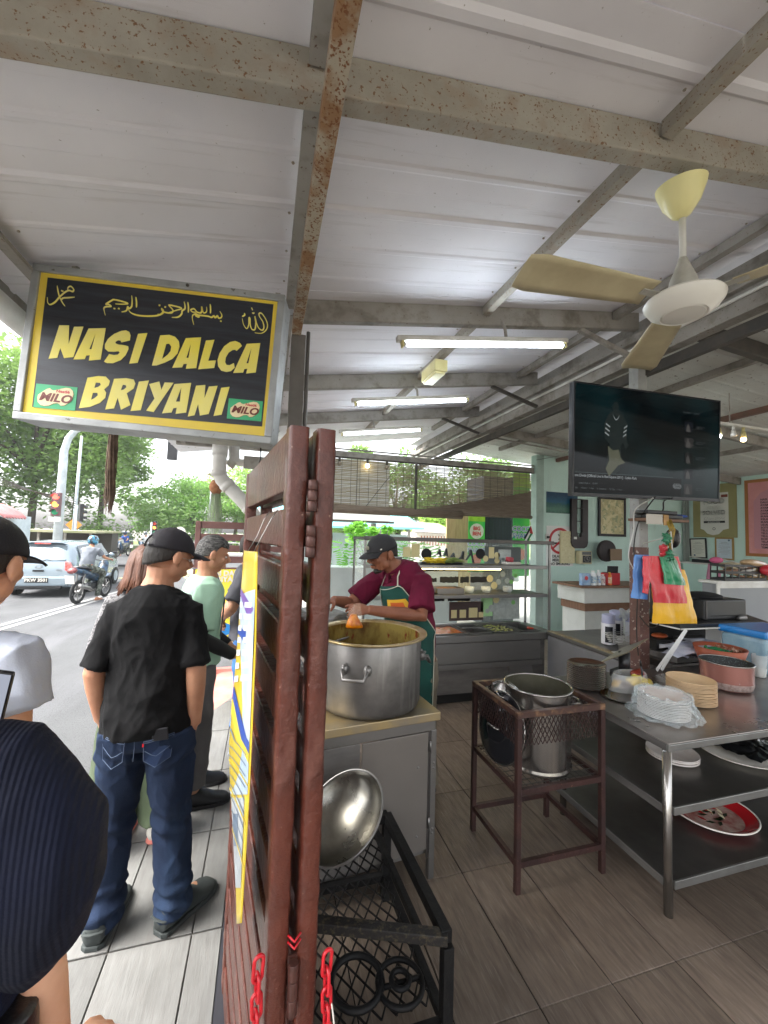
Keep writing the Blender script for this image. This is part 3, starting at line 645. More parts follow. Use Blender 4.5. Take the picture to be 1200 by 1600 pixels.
# ------------------------------------------------------------------ fan, lamps
m_fan = M('fan_cream', 'd9d6c8', .4, col2='c7c3b3', scale=8, bump=.05)
fn_ = thing('ceiling_fan', 'white ceiling fan with pale yellow canopy hanging from the rusty rafter', 'ceiling fan', (1.585, 1.20, 2.62))
B().lathe([(0, -.052), (.045, -.05), (.072, -.046), (.078, -.040), (.079, -.044), (.082, -.046), (.12, -.020), (.136, .004), (.139, .014), (.134, .022), (.10, .040), (.06, .050), (0, .05)], 40).build('motor_housing', M('fan_white', 'dedcd4', .35), fn_, autos=35)
B().lathe([(.055, .051), (.055, .062), (.048, .10), (.024, .165), (.014, .195), (0, .196)], 28).build('motor_cap', M('fan_grey', 'b9b8b0', .5, col2='a5a399', scale=18), fn_, autos=35)
B().tube([(0, 0, .19), (0, 0, .40)], .0125, 12).build('rod', M('fan_rod', 'cfcec8', .4), fn_, smooth=True)
B().at((-.005, 0, .375), (.12, -.16, 0)).lathe([(.0, -.012), (.016, -.010), (.034, 0), (.066, .045), (.086, .10), (.089, .118), (.084, .120), (.055, .05), (.0, .03)], 32).build('canopy', M('fan_canopy_yellow', 'e3dc9e', .35), fn_, autos=50)
B().tube([(0, .0, .40), (.005, .0, .53), (.04, -.01, .57), (.035, -.02, .62), (0, -.03, .66), (-.01, -.05, .70)], .013, 8).build('hook_pipe', m_steel, fn_, smooth=True)
m_blade = M('fan_blade', 'c9bf9c', .5, col2='b5a988', scale=5)
for a in (rad(175), rad(55), rad(295)):
    bb = B(); n = 10
    def bl(u, v):
        r = .16+.56*u; wd = (.055+.035*u)*(1 if u < .93 else .8); t = (v-.5)*2
        return (r*math.cos(a)-t*wd*math.sin(a), r*math.sin(a)+t*wd*math.cos(a), .030+.014*t-.006*t*t)
    bd = bb.grid(bl, n, 5).build('blade', m_blade, fn_, smooth=True, solid=.004)
    B().beam((.12*math.cos(a), .12*math.sin(a), .024), (.20*math.cos(a), .20*math.sin(a), .026), .035, .004).build('blade_bracket', _mats['fan_grey'], bd)
def tube_light(label, x0, x1, y, lx=0):
    t = thing('fluorescent_light', label, 'ceiling light', ((x0+x1)/2, y, zb((x0+x1)/2)-.15), rot=(0, -math.atan(.154), 0), group='lit fluorescent battens along the rafters')
    L = (x1-x0)*1.01
    B().box(-L/2, L/2, -.022, .022, .0, .035).build('batten', M('batten_enamel', 'bdbab2', .5, col2='a7a298', scale=6), t, bevel=.004)
    B().tube([(-L/2+.035, -.012, -.020), (L/2-.035, -.012, -.020)], .0145, 16).build('tube', M('fluorescent_tube', 'ffffff', .3, emit='e6f3ff', emit_s=11.), t, smooth=True)
    for s in (-1, 1):
        B().box(s*(L/2-.03)-.006, s*(L/2-.03)+.006, -.03, .012, -.038, -.0005).build('lamp_holder', m_cream, t, bevel=.002)
        B().tube([(s*(L/2-.052), -.012, -.020), (s*(L/2-.036), -.012, -.020)], .0155, 12).build('tube_end', M('tube_cap', 'a8aab0', .3, metal=.8), t, smooth=True)
    B().tube([(lx, 0, .036), (lx, .0, .10), (lx-.02, 0, .15)], .011, 8).build('drop_pipe', m_steel, t, smooth=True)
    return t
tube_light('lit fluorescent tube nearest the fan, longest in view', .75, 2.04, 2.40, .15)
tube_light('lit fluorescent tube on the middle rafter, behind the emergency lamp', .72, 1.93, 3.655, .05)
tube_light('lit fluorescent tube farthest back, just above the bamboo blind', .82, 1.92, 4.90, -.1)
e = thing('emergency_lamp', 'cream emergency lamp box on the ceiling purlin between two tube lights', 'lamp', (1.385, 3.30, 3.115))
B().box(-.06, .06, -.16, .16, -.045, .06).build('housing', m_cream, e, bevel=.01)
B().box(-.048, .048, -.145, .145, -.062, -.0455).build('diffuser', M('yellowed_diffuser', 'e4dca4', .35), e, bevel=.008)
# spot lamps on a track at the right
tr = thing('track_light', 'white track with small spot bulbs, one glowing warm, right of the television', 'track light', (4.0, 2.62, 2.74))
B().box(-.16, 1.3, -.012, .012, .0, .02).build('track', m_white, tr)
for x, on in ((-.14, 'f6fbff'), (.045, None), (.17, 'ffd9a0')):
    s = B().at((x, 0, 0)).tube([(0, 0, -.001), (0, 0, -.035)], .012, 8).tube([(0, 0, -.036), (0, 0, -.095)], [.016, .024], 14).build('spot_head', m_white if on is None else m_cream, tr, smooth=True)
    if on: B().ball((x, 0, -.112), .021, 12, 8).build('bulb', M('bulb_'+on, 'ffffff', .3, emit=on, emit_s=10.), s, smooth=True)
B().tube([(.0, 0, .02), (.0, 0, .30)], .006, 6).build('suspension_rod', m_steel, tr); B().tube([(1.0, 0, .02), (1.0, 0, .25)], .006, 6).build('suspension_rod', m_steel, tr)
# more conduit on the right roof
b = B().tube([(2.9, 5.0, 3.08), (5.2, 5.0, 2.9)], .012, 8); b.build('conduit', m_steel, roof, smooth=True)

# ------------------------------------------------------------------ television on the painted column
pc = post(2.856, 2.545, .0, 3.09, .09, M('column_grey', 'a5a6a3', .6, col2='8e8f8c', scale=6, speck='6d5f52', speck_scale=30, speck_amt=.66, bump=.1), 'square column carrying the television, grey above and chipped brown below')
B().box(-.0465, .0465, -.0465, .0465, .013, 1.62).build('brown_paint', M('chipped_brown', '6b4a42', .55, col2='543a34', scale=7, speck='a89e94', speck_scale=34, speck_amt=.61, bump=.25, bump_scale=30), pc)
pi_, ro = .043, .022
nn = Vector((0, -1, 0)); ex = Vector((1, 0, 0)); ez = Vector((0, 0, 1))*math.cos(pi_)+nn*math.sin(pi_)
TM = frame((2.624, 2.234, 2.354), ex*math.cos(ro)+ez*math.sin(ro), -ex*math.sin(ro)+ez*math.cos(ro)); TW, TH = 1.344, .77
tv = bpy.data.objects.new('television', None); COL.objects.link(tv); tv.matrix_world = TM
tag(tv, 'large black flat television mounted on the square column, concert video playing', 'television')
m_blk = M('black_plastic', '17171a', .35, col2='1f1f22', scale=8)
B().box(-TW/2, TW/2, -TH/2, TH/2, -.045, -.004).build('casing', m_blk, tv, bevel=.006)
B().box(-.3, .3, -.25, .2, -.09, -.0455).build('back_cover', m_blk, tv, bevel=.02)
for x0, x1, y0, y1 in ((-TW/2, TW/2, TH/2-.010, TH/2), (-TW/2, TW/2, -TH/2, -TH/2+.022), (-TW/2, -TW/2+.010, -TH/2+.0225, TH/2-.0105), (TW/2-.010, TW/2, -TH/2+.0225, TH/2-.0105)):
    B().box(x0, x1, y0, y1, -.0035, .004).build('bezel', M('tv_bezel', '1c1c20', .3), tv)
m_scr = bpy.data.materials.new('tv_screen'); m_scr.use_nodes = True
_n = m_scr.node_tree.nodes; _l = m_scr.node_tree.links; _p = _n['Principled BSDF']; _p.inputs['Base Color'].default_value = (.002, .003, .003, 1); _p.inputs['Roughness'].default_value = .05; _p.inputs['Specular IOR Level'].default_value = .16
_t = _n.new('ShaderNodeTexCoord'); _g = _n.new('ShaderNodeTexNoise'); _g.inputs['Scale'].default_value = 2.2; _l.new(_t.outputs['Object'], _g.inputs['Vector'])
_c = _n.new('ShaderNodeValToRGB'); _c.color_ramp.elements[0].position = .42; _c.color_ramp.elements[0].color = lin('060b10'); _c.color_ramp.elements[1].position = .75; _c.color_ramp.elements[1].color = lin('16363a')
_l.new(_g.outputs['Fac'], _c.inputs[0]); _l.new(_c.outputs[0], _p.inputs['Emission Color']); _p.inputs['Emission Strength'].default_value = .10
scn = B().box(-TW/2+.010, TW/2-.010, -TH/2+.022, TH/2-.010, -.0035, 0).build('screen', m_scr, tv)
def glow(name, col, s=.5): return M(name, '020203', .08, spec=.16, emit=col, emit_s=s*.24)
z = Matrix.Translation((0, 0, .0006))
flat('video_figure', [[(-.40, -.17), (-.37, -.02), (-.415, .02), (-.42, .12), (-.38, .19), (-.345, .215), (-.35, .245), (-.335, .275), (-.31, .28), (-.29, .255), (-.295, .22), (-.25, .19), (-.215, .13), (-.225, .04), (-.20, -.02), (-.235, -.05), (-.255, .0), (-.27, -.02), (-.265, -.1), (-.28, -.2), (-.33, -.23), (-.38, -.22)]], glow('video_grey', '27302f', .6), scn, .0002, z)
flat('video_figure', [[(-.385, -.03), (-.34, -.06), (-.29, -.05), (-.27, -.11), (-.23, -.14), (-.29, -.16), (-.33, -.20), (-.37, -.24), (-.40, -.19), (-.37, -.13)]], glow('video_cream', '6a6c5a', .55), scn, .0002, Matrix.Translation((0, 0, .0012)))
for k in range(3):
    flat('video_stripe', [[(-.412+k*.004, .055+k*.03), (-.375+k*.004, .035+k*.03), (-.373+k*.004, .045+k*.03), (-.41+k*.004, .066+k*.03)]], glow('video_white', 'a8b0b0', .5), scn, .0002, Matrix.Translation((0, 0, .0012)))
    flat('video_stripe', [[(-.255+k*.004, .035+k*.03), (-.225+k*.004, .055+k*.03), (-.225+k*.004, .066+k*.03), (-.255+k*.004, .046+k*.03)]], glow('video_white', 'a8b0b0', .5), scn, .0002, Matrix.Translation((0, 0, .0012)))
flat('video_collar', [[(-.345, .19), (-.315, .15), (-.285, .19), (-.30, .16), (-.33, .16)]], glow('video_white', 'a8b0b0', .5), scn, .0002, Matrix.Translation((0, 0, .0012)))
flat('video_page', [[(-.655, -.225), (.21, -.225), (.21, -.222), (-.655, -.222)]], glow('video_line', '556060', .6), scn, .0002, z)
flat('video_page', [[(-.66, -.355), (.29, -.355), (.29, -.23), (-.66, -.23)]], glow('video_dark', '0a0c0e', .5), scn, .0002, z)
wt = glow('video_text', 'b9c0c2', .6)
text('video_title', 'ore Divide [Official Live In Red Square 2011] - Linkin Park', .026, wt, scn, Matrix.Translation((-.655, -.245, .001)), 'LEFT', .0002, sx=.86)
text('video_title', 'Linkin Park ✓   10.4M', .017, glow('video_text2', '7d8486', .5), scn, Matrix.Translation((-.62, -.296, .001)), 'LEFT', .0002)
text('video_title', '2M      ⇗ Share      ≡ Ask      ↓ Download      ✂ Clip      + Save', .015, glow('video_text2', '7d8486', .5), scn, Matrix.Translation((-.65, -.33, .001)), 'LEFT', .0002)
flat('video_button', [[(.235+.022*math.cos(a)+(.035 if math.cos(a) > 0 else -.005), -.285+.020*math.sin(a)) for a in [2*math.pi*k/20 for k in range(20)]]], glow('video_grey2', '8c9092', .55), scn, .0002, z)
text('video_title', 'Subscribe', .012, glow('video_dark2', '101112', .3), scn, Matrix.Translation((.252, -.285, .0014)), 'CENTER', .0002)
text('video_title', 'Up next  ·  Queue', .022, glow('video_text3', '5b6264', .5), scn, Matrix.Translation((.30, .265, .001)), 'LEFT', .0002)
for k in range(5):
    yy = .15-.115*k
    flat('video_thumb', [[(.315, yy-.03), (.40, yy-.03), (.40, yy+.045), (.315, yy+.045)]], glow('video_thumb%d' % (k % 3), ('20242a', '3b3a3a', '17191c')[k % 3], .5), scn, .0002, z)
    flat('video_thumb', [[(.33, yy-.03), (.375, yy-.03), (.365, yy+.01), (.35, yy+.035), (.335, yy+.01)]], glow('video_thumbf', '5c5a58', .5), scn, .0002, Matrix.Translation((0, 0, .0010)))
    text('video_title', 'Linkin Park - Live\nOfficial video', .013, glow('video_text3', '5b6264', .5), scn, Matrix.Translation((.43, yy+.01, .001)), 'LEFT', .0002)
B().tube([(-.1, -.2, -.10), (-.1, -.2, -.25)], .03, 8).build('wall_mount', m_dark_steel, tv)

# ------------------------------------------------------------------ people
def skin(name, c, c2): return M(name, c, .55, col2=c2, scale=7, bump=.06, bump_scale=90, subs=.08)
m_sk1 = skin('skin_tan', 'b8876a', 'a87559'); m_sk2 = skin('skin_brown', '8f5d44', '7a4b37'); m_sk3 = skin('skin_fair', 'c99a7d', 'b98568')
m_hair = M('black_hair', '16130f', .55, col2='2a2420', scale=30, stretch=(1, 1, .25), bump=.7, bump_scale=120, bump_stretch=(1, 1, .15))
m_hairg = M('grey_hair', '1f1d1c', .6, col2='6b6966', scale=110, mix=(.42, .62), stretch=(1, .25, 1), bump=.7, bump_scale=140, bump_stretch=(1, 1, .2))
m_hairb = M('brown_hair', '4a2e20', .45, col2='6a4330', scale=24, stretch=(1, 1, .1), bump=.9, bump_scale=70, bump_stretch=(1, 1, .08))
m_eye = M('eye_white', 'd9d5cf', .25); m_iris = M('iris_dark', '1c120c', .15)
def rotm(yaw=0, pitch=0, roll=0):   # yaw about z, pitch nods down for positive, roll tilts
    return Matrix.Rotation(yaw, 4, 'Z') @ Matrix.Rotation(-pitch, 4, 'X') @ Matrix.Rotation(roll, 4, 'Y')
def head_geo(b, H, neck_to, s=1., female=False):
    old = b.T; b.T = H @ Matrix.Scale(s, 4)
    b.ball((0, -.014, .028), (.074, .093, .088), 20, 14)
    b.ball((0, .020, -.020), (.062, .062, .082), 18, 12)
    b.ball((0, .052, -.078), (.026, .026, .024), 12, 8)
    b.ball((0, .030, -.072), (.044, .038, .030), 12, 8)
    for q in (-1, 1):
        b.ball((q*.047, .012, -.052), (.020, .030, .030), 10, 8)
        b.ball((q*.036, .060, -.018), (.020, .020, .020), 10, 8)
        b.ball((q*.030, .076, .024), (.022, .010, .008), 10, 6)
        b.ball((q*.086, -.012, -.004), (.013, .021, .034), 12, 8)
        b.ball((q*.074, .004, -.026), (.008, .010, .010), 8, 6)
        b.ball((q*.0105, .095, -.026), (.009, .009, .008), 8, 6)
    b.tube([(0, .078, .022), (0, .094, .002), (0, .110, -.020)], [.009, .012, .0145], 10)
    b.ball((0, .088, -.050), (.022, .012, .0068), 12, 6); b.ball((0, .086, -.0615), (.019, .011, .0075), 12, 6)
    b.T = old
    a = H @ Vector((0, -.022*s, -.05*s)); n2 = Vector(neck_to)
    nr = .048 if female else .057
    b.tube([a, a.lerp(n2, .5)+Vector((0, 0, 0)), n2], [nr*s, nr*.97*s, nr*1.25*s], 14)
def hand_geo(b, Hm, curl=.5, thumb=.6, s=1., side=1, spread=.06):
    """origin wrist, +x to fingers, palm faces -z; side=+1 thumb on +y"""
    old = b.T; b.T = Hm @ Matrix.Scale(s, 4)
    b.loft([((-.012, 0, 0), (0, .024, 0), (0, 0, .018)), ((.012, 0, 0), (0, .029, 0), (0, 0, .017)), ((.05, side*.001, 0), (0, .039, 0), (0, 0, .015)), ((.084, 0, -.001), (0, .040, 0), (0, 0, .012)), ((.092, 0, -.002), (0, .034, 0), (0, 0, .008))], 14)
    for i, (y, L) in enumerate(((.0315, .070), (.0105, .078), (-.0105, .073), (-.0310, .058))):
        y *= side; c = curl if not isinstance(curl, (list, tuple)) else curl[i]
        p = Vector((.078, y, -.001)); a = 0; pts = [p.copy(), Vector((.088, y*1.04, -.001))]; p = pts[-1].copy(); sp = (1.5-i)*spread*side
        for k, f in enumerate((.44, .31, .25)):
            a += c*(.8, 1., .7)[k]; p = p+Vector((math.cos(a)*L*f, math.cos(a)*L*f*sp, -math.sin(a)*L*f)); pts.append(p.copy())
        b.tube(pts, [.0100, .0098, .0090, .0080, .0064], 10)
        b.ball(pts[-1], .0062, 8, 6)
    p0 = Vector((.018, side*.020, -.003)); q = [p0, Vector((.042, side*(.040+.012*(1-thumb)), -.010-.010*thumb)), Vector((.066, side*(.048+.014*(1-thumb)), -.018-.018*thumb)), Vector((.086, side*(.046+.010*(1-thumb)), -.024-.024*thumb))]
    b.tube(q, [.015, .0125, .0105, .0085], 10); b.ball(q[-1], .0083, 8, 6)
    b.T = old
def arm_geo(b, sh, el, wr, s=1., r=(.042, .043, .040, .036, .026)):
    sh, el, wr = Vector(sh), Vector(el), Vector(wr)
    b.tube([sh, sh.lerp(el, .5), el, el.lerp(wr, .3), wr], [r[0]*s, r[1]*s, r[2]*s*.97, r[3]*s*1.05, r[4]*s], 14)
    b.ball(sh, r[0]*s*1.04, 12, 8)
def hand_frame(wr, d, palm, ):
    d = Vector(d).normalized(); n = -Vector(palm); n = (n-d*n.dot(d)).normalized(); y = n.cross(d)
    return Matrix(((d.x, y.x, n.x, wr[0]), (d.y, y.y, n.y, wr[1]), (d.z, y.z, n.z, wr[2]), (0, 0, 0, 1)))
class Spine:
    """torso along a bent line; local heights 0 pelvis bottom ... 1 neck base"""
    def __init__(s, pts, yaws):
        s.p = [Vector(p) for p in pts]; s.y = yaws
    def at(s, t):
        u = t*(len(s.p)-1); i = min(int(u), len(s.p)-2); f = u-i
        i0, i1, i2, i3 = s.p[max(i-1, 0)], s.p[i], s.p[i+1], s.p[min(i+2, len(s.p)-1)]
        c = .5*((2*i1)+(-i0+i2)*f+(2*i0-5*i1+4*i2-i3)*f*f+(-i0+3*i1-3*i2+i3)*f**3)
        yw = s.y[i]*(1-f)+s.y[i+1]*f
        e = .02; t2 = min(max(t, e), 1-e); 
        tan = (s.raw(t2+e)-s.raw(t2-e)).normalized()
        X = Vector((math.cos(yw), math.sin(yw), 0)); X = (X-tan*X.dot(tan)).normalized(); Y = tan.cross(X)
        return c, X, Y
    def raw(s, t):
        u = t*(len(s.p)-1); i = min(int(u), len(s.p)-2); f = u-i
        return s.p[i].lerp(s.p[i+1], f)
    def loft(s, b, prof, n=28, off=0.):
        b.loft([(lambda c, X, Y: (c+Y*pr[3], X*(pr[1]+off), Y*(pr[2]+off)))(*s.at(pr[0])) for pr in prof], n)
# t, half width, half depth, forward shift
TORSO = [(0, .10, .085, 0), (.06, .150, .108, 0), (.16, .160, .112, -.004), (.30, .148, .100, .004), (.45, .140, .096, .006), (.62, .152, .104, .004), (.78, .166, .108, .0), (.88, .160, .096, -.004), (.95, .110, .074, -.006), (1.0, .062, .062, -.006)]
TORSO2 = [(p[0], p[1]*.9, p[2]*.9, p[3]) for p in TORSO[:6]]+[(.78, .134, .088, 0), (.87, .108, .076, -.004), (.94, .074, .060, -.006), (1.0, .056, .056, -.006)]
def cap_geo(t, H, mat, s=1., back_hole=True, brim=(.075, .085), name='cap', button=True):
    b = B(); b.T = H @ Matrix.Scale(s, 4)
    n, m = 36, 12; vs = []; fs = []
    for j in range(m+1):
        el = (j/m)*math.pi/2
        for k in range(n):
            az = 2*math.pi*k/n
            r = 1+.010*math.cos(6*az)**8
            vs.append((.085*math.cos(el)*math.sin(az)*r, -.012+.102*math.cos(el)*math.cos(az)*r, .024+.098*math.sin(el)+(.010 if j == 0 else 0)*0))
    for j in range(m):
        for k in range(n):
            az = 2*math.pi*(k+.5)/n-math.pi; el = (j+.5)/m
            if back_hole and abs(az) < .0: continue
            a2 = 2*math.pi*(k+.5)/n
            d = abs(a2-math.pi)
            if back_hole and (d/.42)**2+(el/.34)**2 < 1: continue
            fs.append((j*n+k, j*n+(k+1) % n, (j+1)*n+(k+1) % n, (j+1)*n+k))
    b.add(vs, fs)
    c = b.build(name, mat, t, smooth=True, solid=.003)
    bb = B(); bb.T = H @ Matrix.Scale(s, 4)
    def br(u, v):
        az = (u-.5)*2*1.12; r = v
        ex_ = .085*math.sin(az); ey = -.012+.102*math.cos(az)
        L = brim[1]*math.cos(az*.62)**.8
        return (ex_*(1+.16*r), ey+L*r, .026-.016*r*r-.014*(abs(math.sin(az))**2)*(.4+.6*r)+.004)
    bb.grid(br, 16, 8); bb.build('brim', mat, c, smooth=True, solid=.0035)
    if button: q = B(); q.T = H @ Matrix.Scale(s, 4); q.ball((0, -.012, .123), (.008, .008, .004), 10, 6).build('button', mat, c, smooth=True)
    if back_hole:
        q = B(); q.T = H @ Matrix.Scale(s, 4)
        q.tube([(.086*math.sin(a), -.012+.103*math.cos(a), .032) for a in [math.pi-.45+.9*k/8 for k in range(9)]], .006, 6, flat=.35)
        q.build('strap', mat, c, smooth=True)
        q = B(); q.T = H @ Matrix.Scale(s, 4)
        q.ball((.02, -.116, .033), (.010, .004, .008), 8, 6).build('buckle', M('buckle', '55565a', .3, metal=.5), c, smooth=True)
    return c
def hair_geo(t, H, mat, s=1., low=-.055, name='hair', top=True, thick=.008, front=.35, side_cut=None, seed=0):
    """shell of short hair; low = how far down the nape"""
    b = B(); b.T = H @ Matrix.Scale(s, 4); n, m = 44, 20; vs = []; fs = []
    for j in range(m+1):
        for k in range(n):
            az = 2*math.pi*k/n; c_ = math.cos(az)        # az 0 = forward
            # lower limit by azimuth
            f = (1+c_)/2
            zl = low+(-.006-low)*(f/.5) if f < .5 else -.006+.066*min(1, (f-.5)/.16) if side_cut is None else low+(side_cut-low)*f
            el = j/m
            z = zl+(.122-zl)*math.sin(el*math.pi/2); zz = (z-.028)/.091
            rr = math.sqrt(max(0, 1-min(1, max(-1, zz))**2)) if z > .028 else 1-.10*((.028-z)/.09)**2
            th = thick*min(1, .15+j*.28)+.0030*noise.noise(Vector((az*11, z*90, seed)))
            vs.append(((.076+th)*rr*math.sin(az), -.014+(.095+th)*rr*math.cos(az)*(1 if c_ < 0 or True else .97), .028+(z-.028)*1.01+(th if zz > .5 else 0)))
    for j in range(m):
        for k in range(n): fs.append((j*n+k, j*n+(k+1) % n, (j+1)*n+(k+1) % n, (j+1)*n+k))
    b.add(vs, fs); return b.build(name, mat, t, smooth=True, solid=.002)
def face_bits(t, H, s=1., mat_brow=None):
    M2 = H @ Matrix.Scale(s, 4)
    for q in (-1, 1):
        e = B(); e.T = M2; e.ball((q*.030, .0735, .006), (.0125, .0085, .0062), 12, 8); o = e.build('eye', m_eye, t, smooth=True)
        e = B(); e.T = M2; e.ball((q*.030, .0795, .0048), (.0052, .0035, .0052), 10, 6); e.build('iris', m_iris, o, smooth=True)
        e = B(); e.T = M2; e.tube([(q*.046, .066, .021), (q*.032, .0815, .027), (q*.014, .0850, .0235)], [.002, .0032, .002], 6, flat=.6); e.build('eyebrow', mat_brow or m_hair, t, smooth=True)
def crease(g, amp=.006, seed=0, sc=(7, 7, 9)): return folds(amp, sc, seed)

def leg_pts(b, hip, kn, an, rr, s=1.):
    hip, kn, an = Vector(hip), Vector(kn), Vector(an)
    b.tube([hip+Vector((0, 0, .03)), hip.lerp(kn, .35), kn.lerp(hip, .12), kn.lerp(an, .12), kn.lerp(an, .4), an], [r*s for r in rr], 18)
def foot_geo(b, an, toe, s=1., w=.043, up=.03):
    an = Vector(an); d = Vector((toe[0], toe[1], 0)).normalized(); x = Vector((d.y, -d.x, 0)); g = Vector((an.x, an.y, 0))
    R = []
    for t_, ww, hh in ((-.055, .020, .030), (-.045, .031, .042), (0, .034, .050), (.06, .040, .038), (.12, .047, .028), (.17, .042, .020), (.195, .024, .013)):
        R.append((g+d*t_*s+Vector((0, 0, hh*s+.004)), x*ww*s, Vector((0, 0, hh*s))))
    b.loft(R, 14)
def shoe(t, an, toe, mat, name='shoe', s=1., sole=None, kind='clog', z0=0.):
    an = Vector(an); d = Vector((toe[0], toe[1], 0)).normalized(); x = Vector((d.y, -d.x, 0)); g = Vector((an.x, an.y, z0))
    b = B(); R = []
    prof = ((-.070, .028, .03, .046), (-.062, .040, .045, .060), (-.02, .043, .058, .062), (.03, .046, .056, .060), (.07, .051, .048, .052), (.12, .056, .032, .036), (.17, .053, .026, .029), (.20, .040, .019, .022), (.212, .020, .012, .014))
    for t_, ww, hh, zc in prof: R.append((g+d*t_*s+Vector((0, 0, zc*s*.88)), x*ww*s, Vector((0, 0, hh*s*.9))))
    # flatten the underside
    b.loft(R, 20); b.v = [(v[0], v[1], max(v[2], z0+.014)) for v in b.v]
    o = b.build(name, mat, t, smooth=True)
    q = B(); pl = []
    for t_, ww in ((-.074, .022), (-.06, .042), (0, .045), (.06, .049), (.12, .058), (.17, .056), (.205, .040), (.218, .018)): pl.append((t_, ww))
    poly = [(-b_*s, a*s) for a, b_ in pl]+[(b_*s, a*s) for a, b_ in reversed(pl)]
    q.prism([(p[0], p[1]) for p in poly], 0, .020, g, x, d) if x.cross(d).z > 0 else q.prism([(p[0], p[1]) for p in poly], -.020, 0, g, x, d)
    q.build('sole', sole or mat, o, bevel=.004)
    if kind == 'clog':
        for i in range(3):
            for j in range(3 if i < 2 else 2):
                c = g+d*(.10+i*.032)*s+x*(-.022+j*.022+(.011 if i == 2 else 0))*s+Vector((0, 0, (.061-.008*i-.004*abs(j-1)))*1)*s
                h = B(); h.ball(c, .0052, 8, 5); h.build('vent_hole', m_blk, o)
        q = B(); q.tube([g+x*.046*s+d*.02*s+Vector((0, 0, .052)), g-d*.075*s+x*.03*s+Vector((0, 0, .070)), g-d*.082*s+Vector((0, 0, .073)), g-d*.075*s-x*.03*s+Vector((0, 0, .070)), g-x*.046*s+d*.02*s+Vector((0, 0, .052))], .009, 8, flat=.4)
        q.build('heel_strap', mat, o, smooth=True)
    return o

# ---------- the man in the black T-shirt, seen from behind, hands in his pockets
P = thing('person', 'man in black T-shirt, black cap and dark blue jeans seen from behind, hands in pockets', 'person', (-.440, 2.00, 0), -.14)
sp = Spine([(0, 0, .74), (.0, .0, .88), (.0, .0, 1.03), (0, -.005, 1.19), (0, -.01, 1.31), (0, 0, 1.405)], [0, 0, 0, -.04, -.05, -.05])
Hd = Matrix.Translation((.035, .035, 1.525)) @ rotm(-.75, .30, 0)
b = B(); sp.loft(b, TORSO2)
head_geo(b, Hd, (0, 0, 1.385), 1.0)
ARM = {}
for q in (-1, 1):
    sh = (q*.150, -.01, 1.285); el = (q*.208, -.045, 1.045) if q < 0 else (q*.192, -.04, 1.05); wr = (q*.195, .015, .835) if q < 0 else (q*.185, -.0, .81)
    ARM[q] = (sh, el, wr); arm_geo(b, sh, el, wr, 1.05, (.042, .042, .040, .036, .026))
    hand_geo(b, hand_frame(wr, (-q*.25, .35, -1), (-q, 0, 0)), .3, side=q, s=.95)
    hip = (q*.085, 0, .76); kn = (q*.115, .01, .43) if q < 0 else (q*.12, .02, .43); an = (q*.125, -.02, .085) if q < 0 else (q*.145, .0, .085)
    leg_pts(b, hip, kn, an, (.085, .078, .056, .054, .052, .038)); foot_geo(b, an, (0, 1) if q < 0 else (.55, 1))
remesh(b, 'body', m_sk1, P, .0062, 3)
m_black_tee = M('black_cotton', '101011', .9, spec=.2, col2='161617', scale=5, bump=.25, bump_scale=220)
b = B(); sp.loft(b, [(.10, .186, .138, 0), (.16, .186, .138, -.004), (.32, .174, .128, .0), (.45, .164, .120, .0), (.62, .168, .122, 0), (.74, .168, .122, 0), (.82, .158, .112, -.004), (.885, .126, .092, -.008), (.94, .090, .074, -.008), (.985, .060, .058, -.006)], 32)
for q in (-1, 1):
    sh, el, wr = [Vector(v) for v in ARM[q]]
    b.tube([Vector((q*.08, -.005, 1.305)), sh+Vector((-q*.004, 0, .0)), sh.lerp(el, .35)+Vector((q*.003, 0, 0)), sh.lerp(el, .90)+Vector((q*.002, -.004, 0))], [.058, .065, .060, .057], 20)
def tee_fold(p, n, base=folds(.014, (5, 5, 3.2), 3), b2=folds(.006, (12, 12, 7), 8)):
    return base(p, n)+b2(p, n)+.004*math.sin(p.z*46+p.x*9)*max(0, 1-abs(p.z-.93)/.12)
tee = remesh(b, 'tshirt', m_black_tee, P, .0062, 3, disp=tee_fold)
m_denim = M('dark_denim', '232f45', .9, spec=.2, col2='192336', scale=5, bump=.35, bump_scale=260, streak=('33455f', (1, 1, .35), .52, .8, 6.))
b = B(); sp.loft(b, [(-.0, .115, .10, 0), (.05, .166, .122, 0), (.16, .168, .122, -.008), (.24, .160, .112, -.004)], 30)
for q in (-1, 1):
    hip = Vector((q*.088, -.005, .77)); kn = Vector((q*.115, .005, .43)); an = Vector((q*.125, -.025, .045)) if q < 0 else Vector((q*.145, -.005, .055))
    b.tube([hip+Vector((0, -.01, .04)), hip.lerp(kn, .3), kn.lerp(hip, .1), kn.lerp(an, .2), kn.lerp(an, .6), an+Vector((0, 0, .05)), an], [.100, .096, .077, .074, .070, .071, .073], 22)
def jean_fold(p, n, f1=folds(.014, (7, 7, 5), 11)):
    k = max(0, 1-abs(p.z-.12)/.12); k2 = max(0, 1-abs(p.z-.43)/.09); k3 = max(0, 1-abs(p.z-.70)/.05)
    s_ = 1 if p.x > 0 else -1
    return f1(p, n)*.7+.012*k*math.sin(p.z*95+p.x*28*s_+noise.noise(p*9)*3)+.009*k2*math.sin(p.z*80+p.x*40+2)+.008*k3*math.sin(p.z*75-abs(p.x)*50)
jn = remesh(b, 'jeans', m_denim, P, .0064, 3, disp=jean_fold)
m_stitch = M('denim_stitch', '4f5d74', .8)
def on_back(x, z, back=.131):   # a point on the seat of the jeans
    z -= .07; c, X, Y = sp.at(max(0, (z-.74)/.665)); k = math.sqrt(max(0, 1-(x/.178)**2)); bulge = .010*max(0, 1-abs(abs(x)-.085)/.07)
    return Vector((x, -(.126+bulge)*k-.006, z))
b = B()
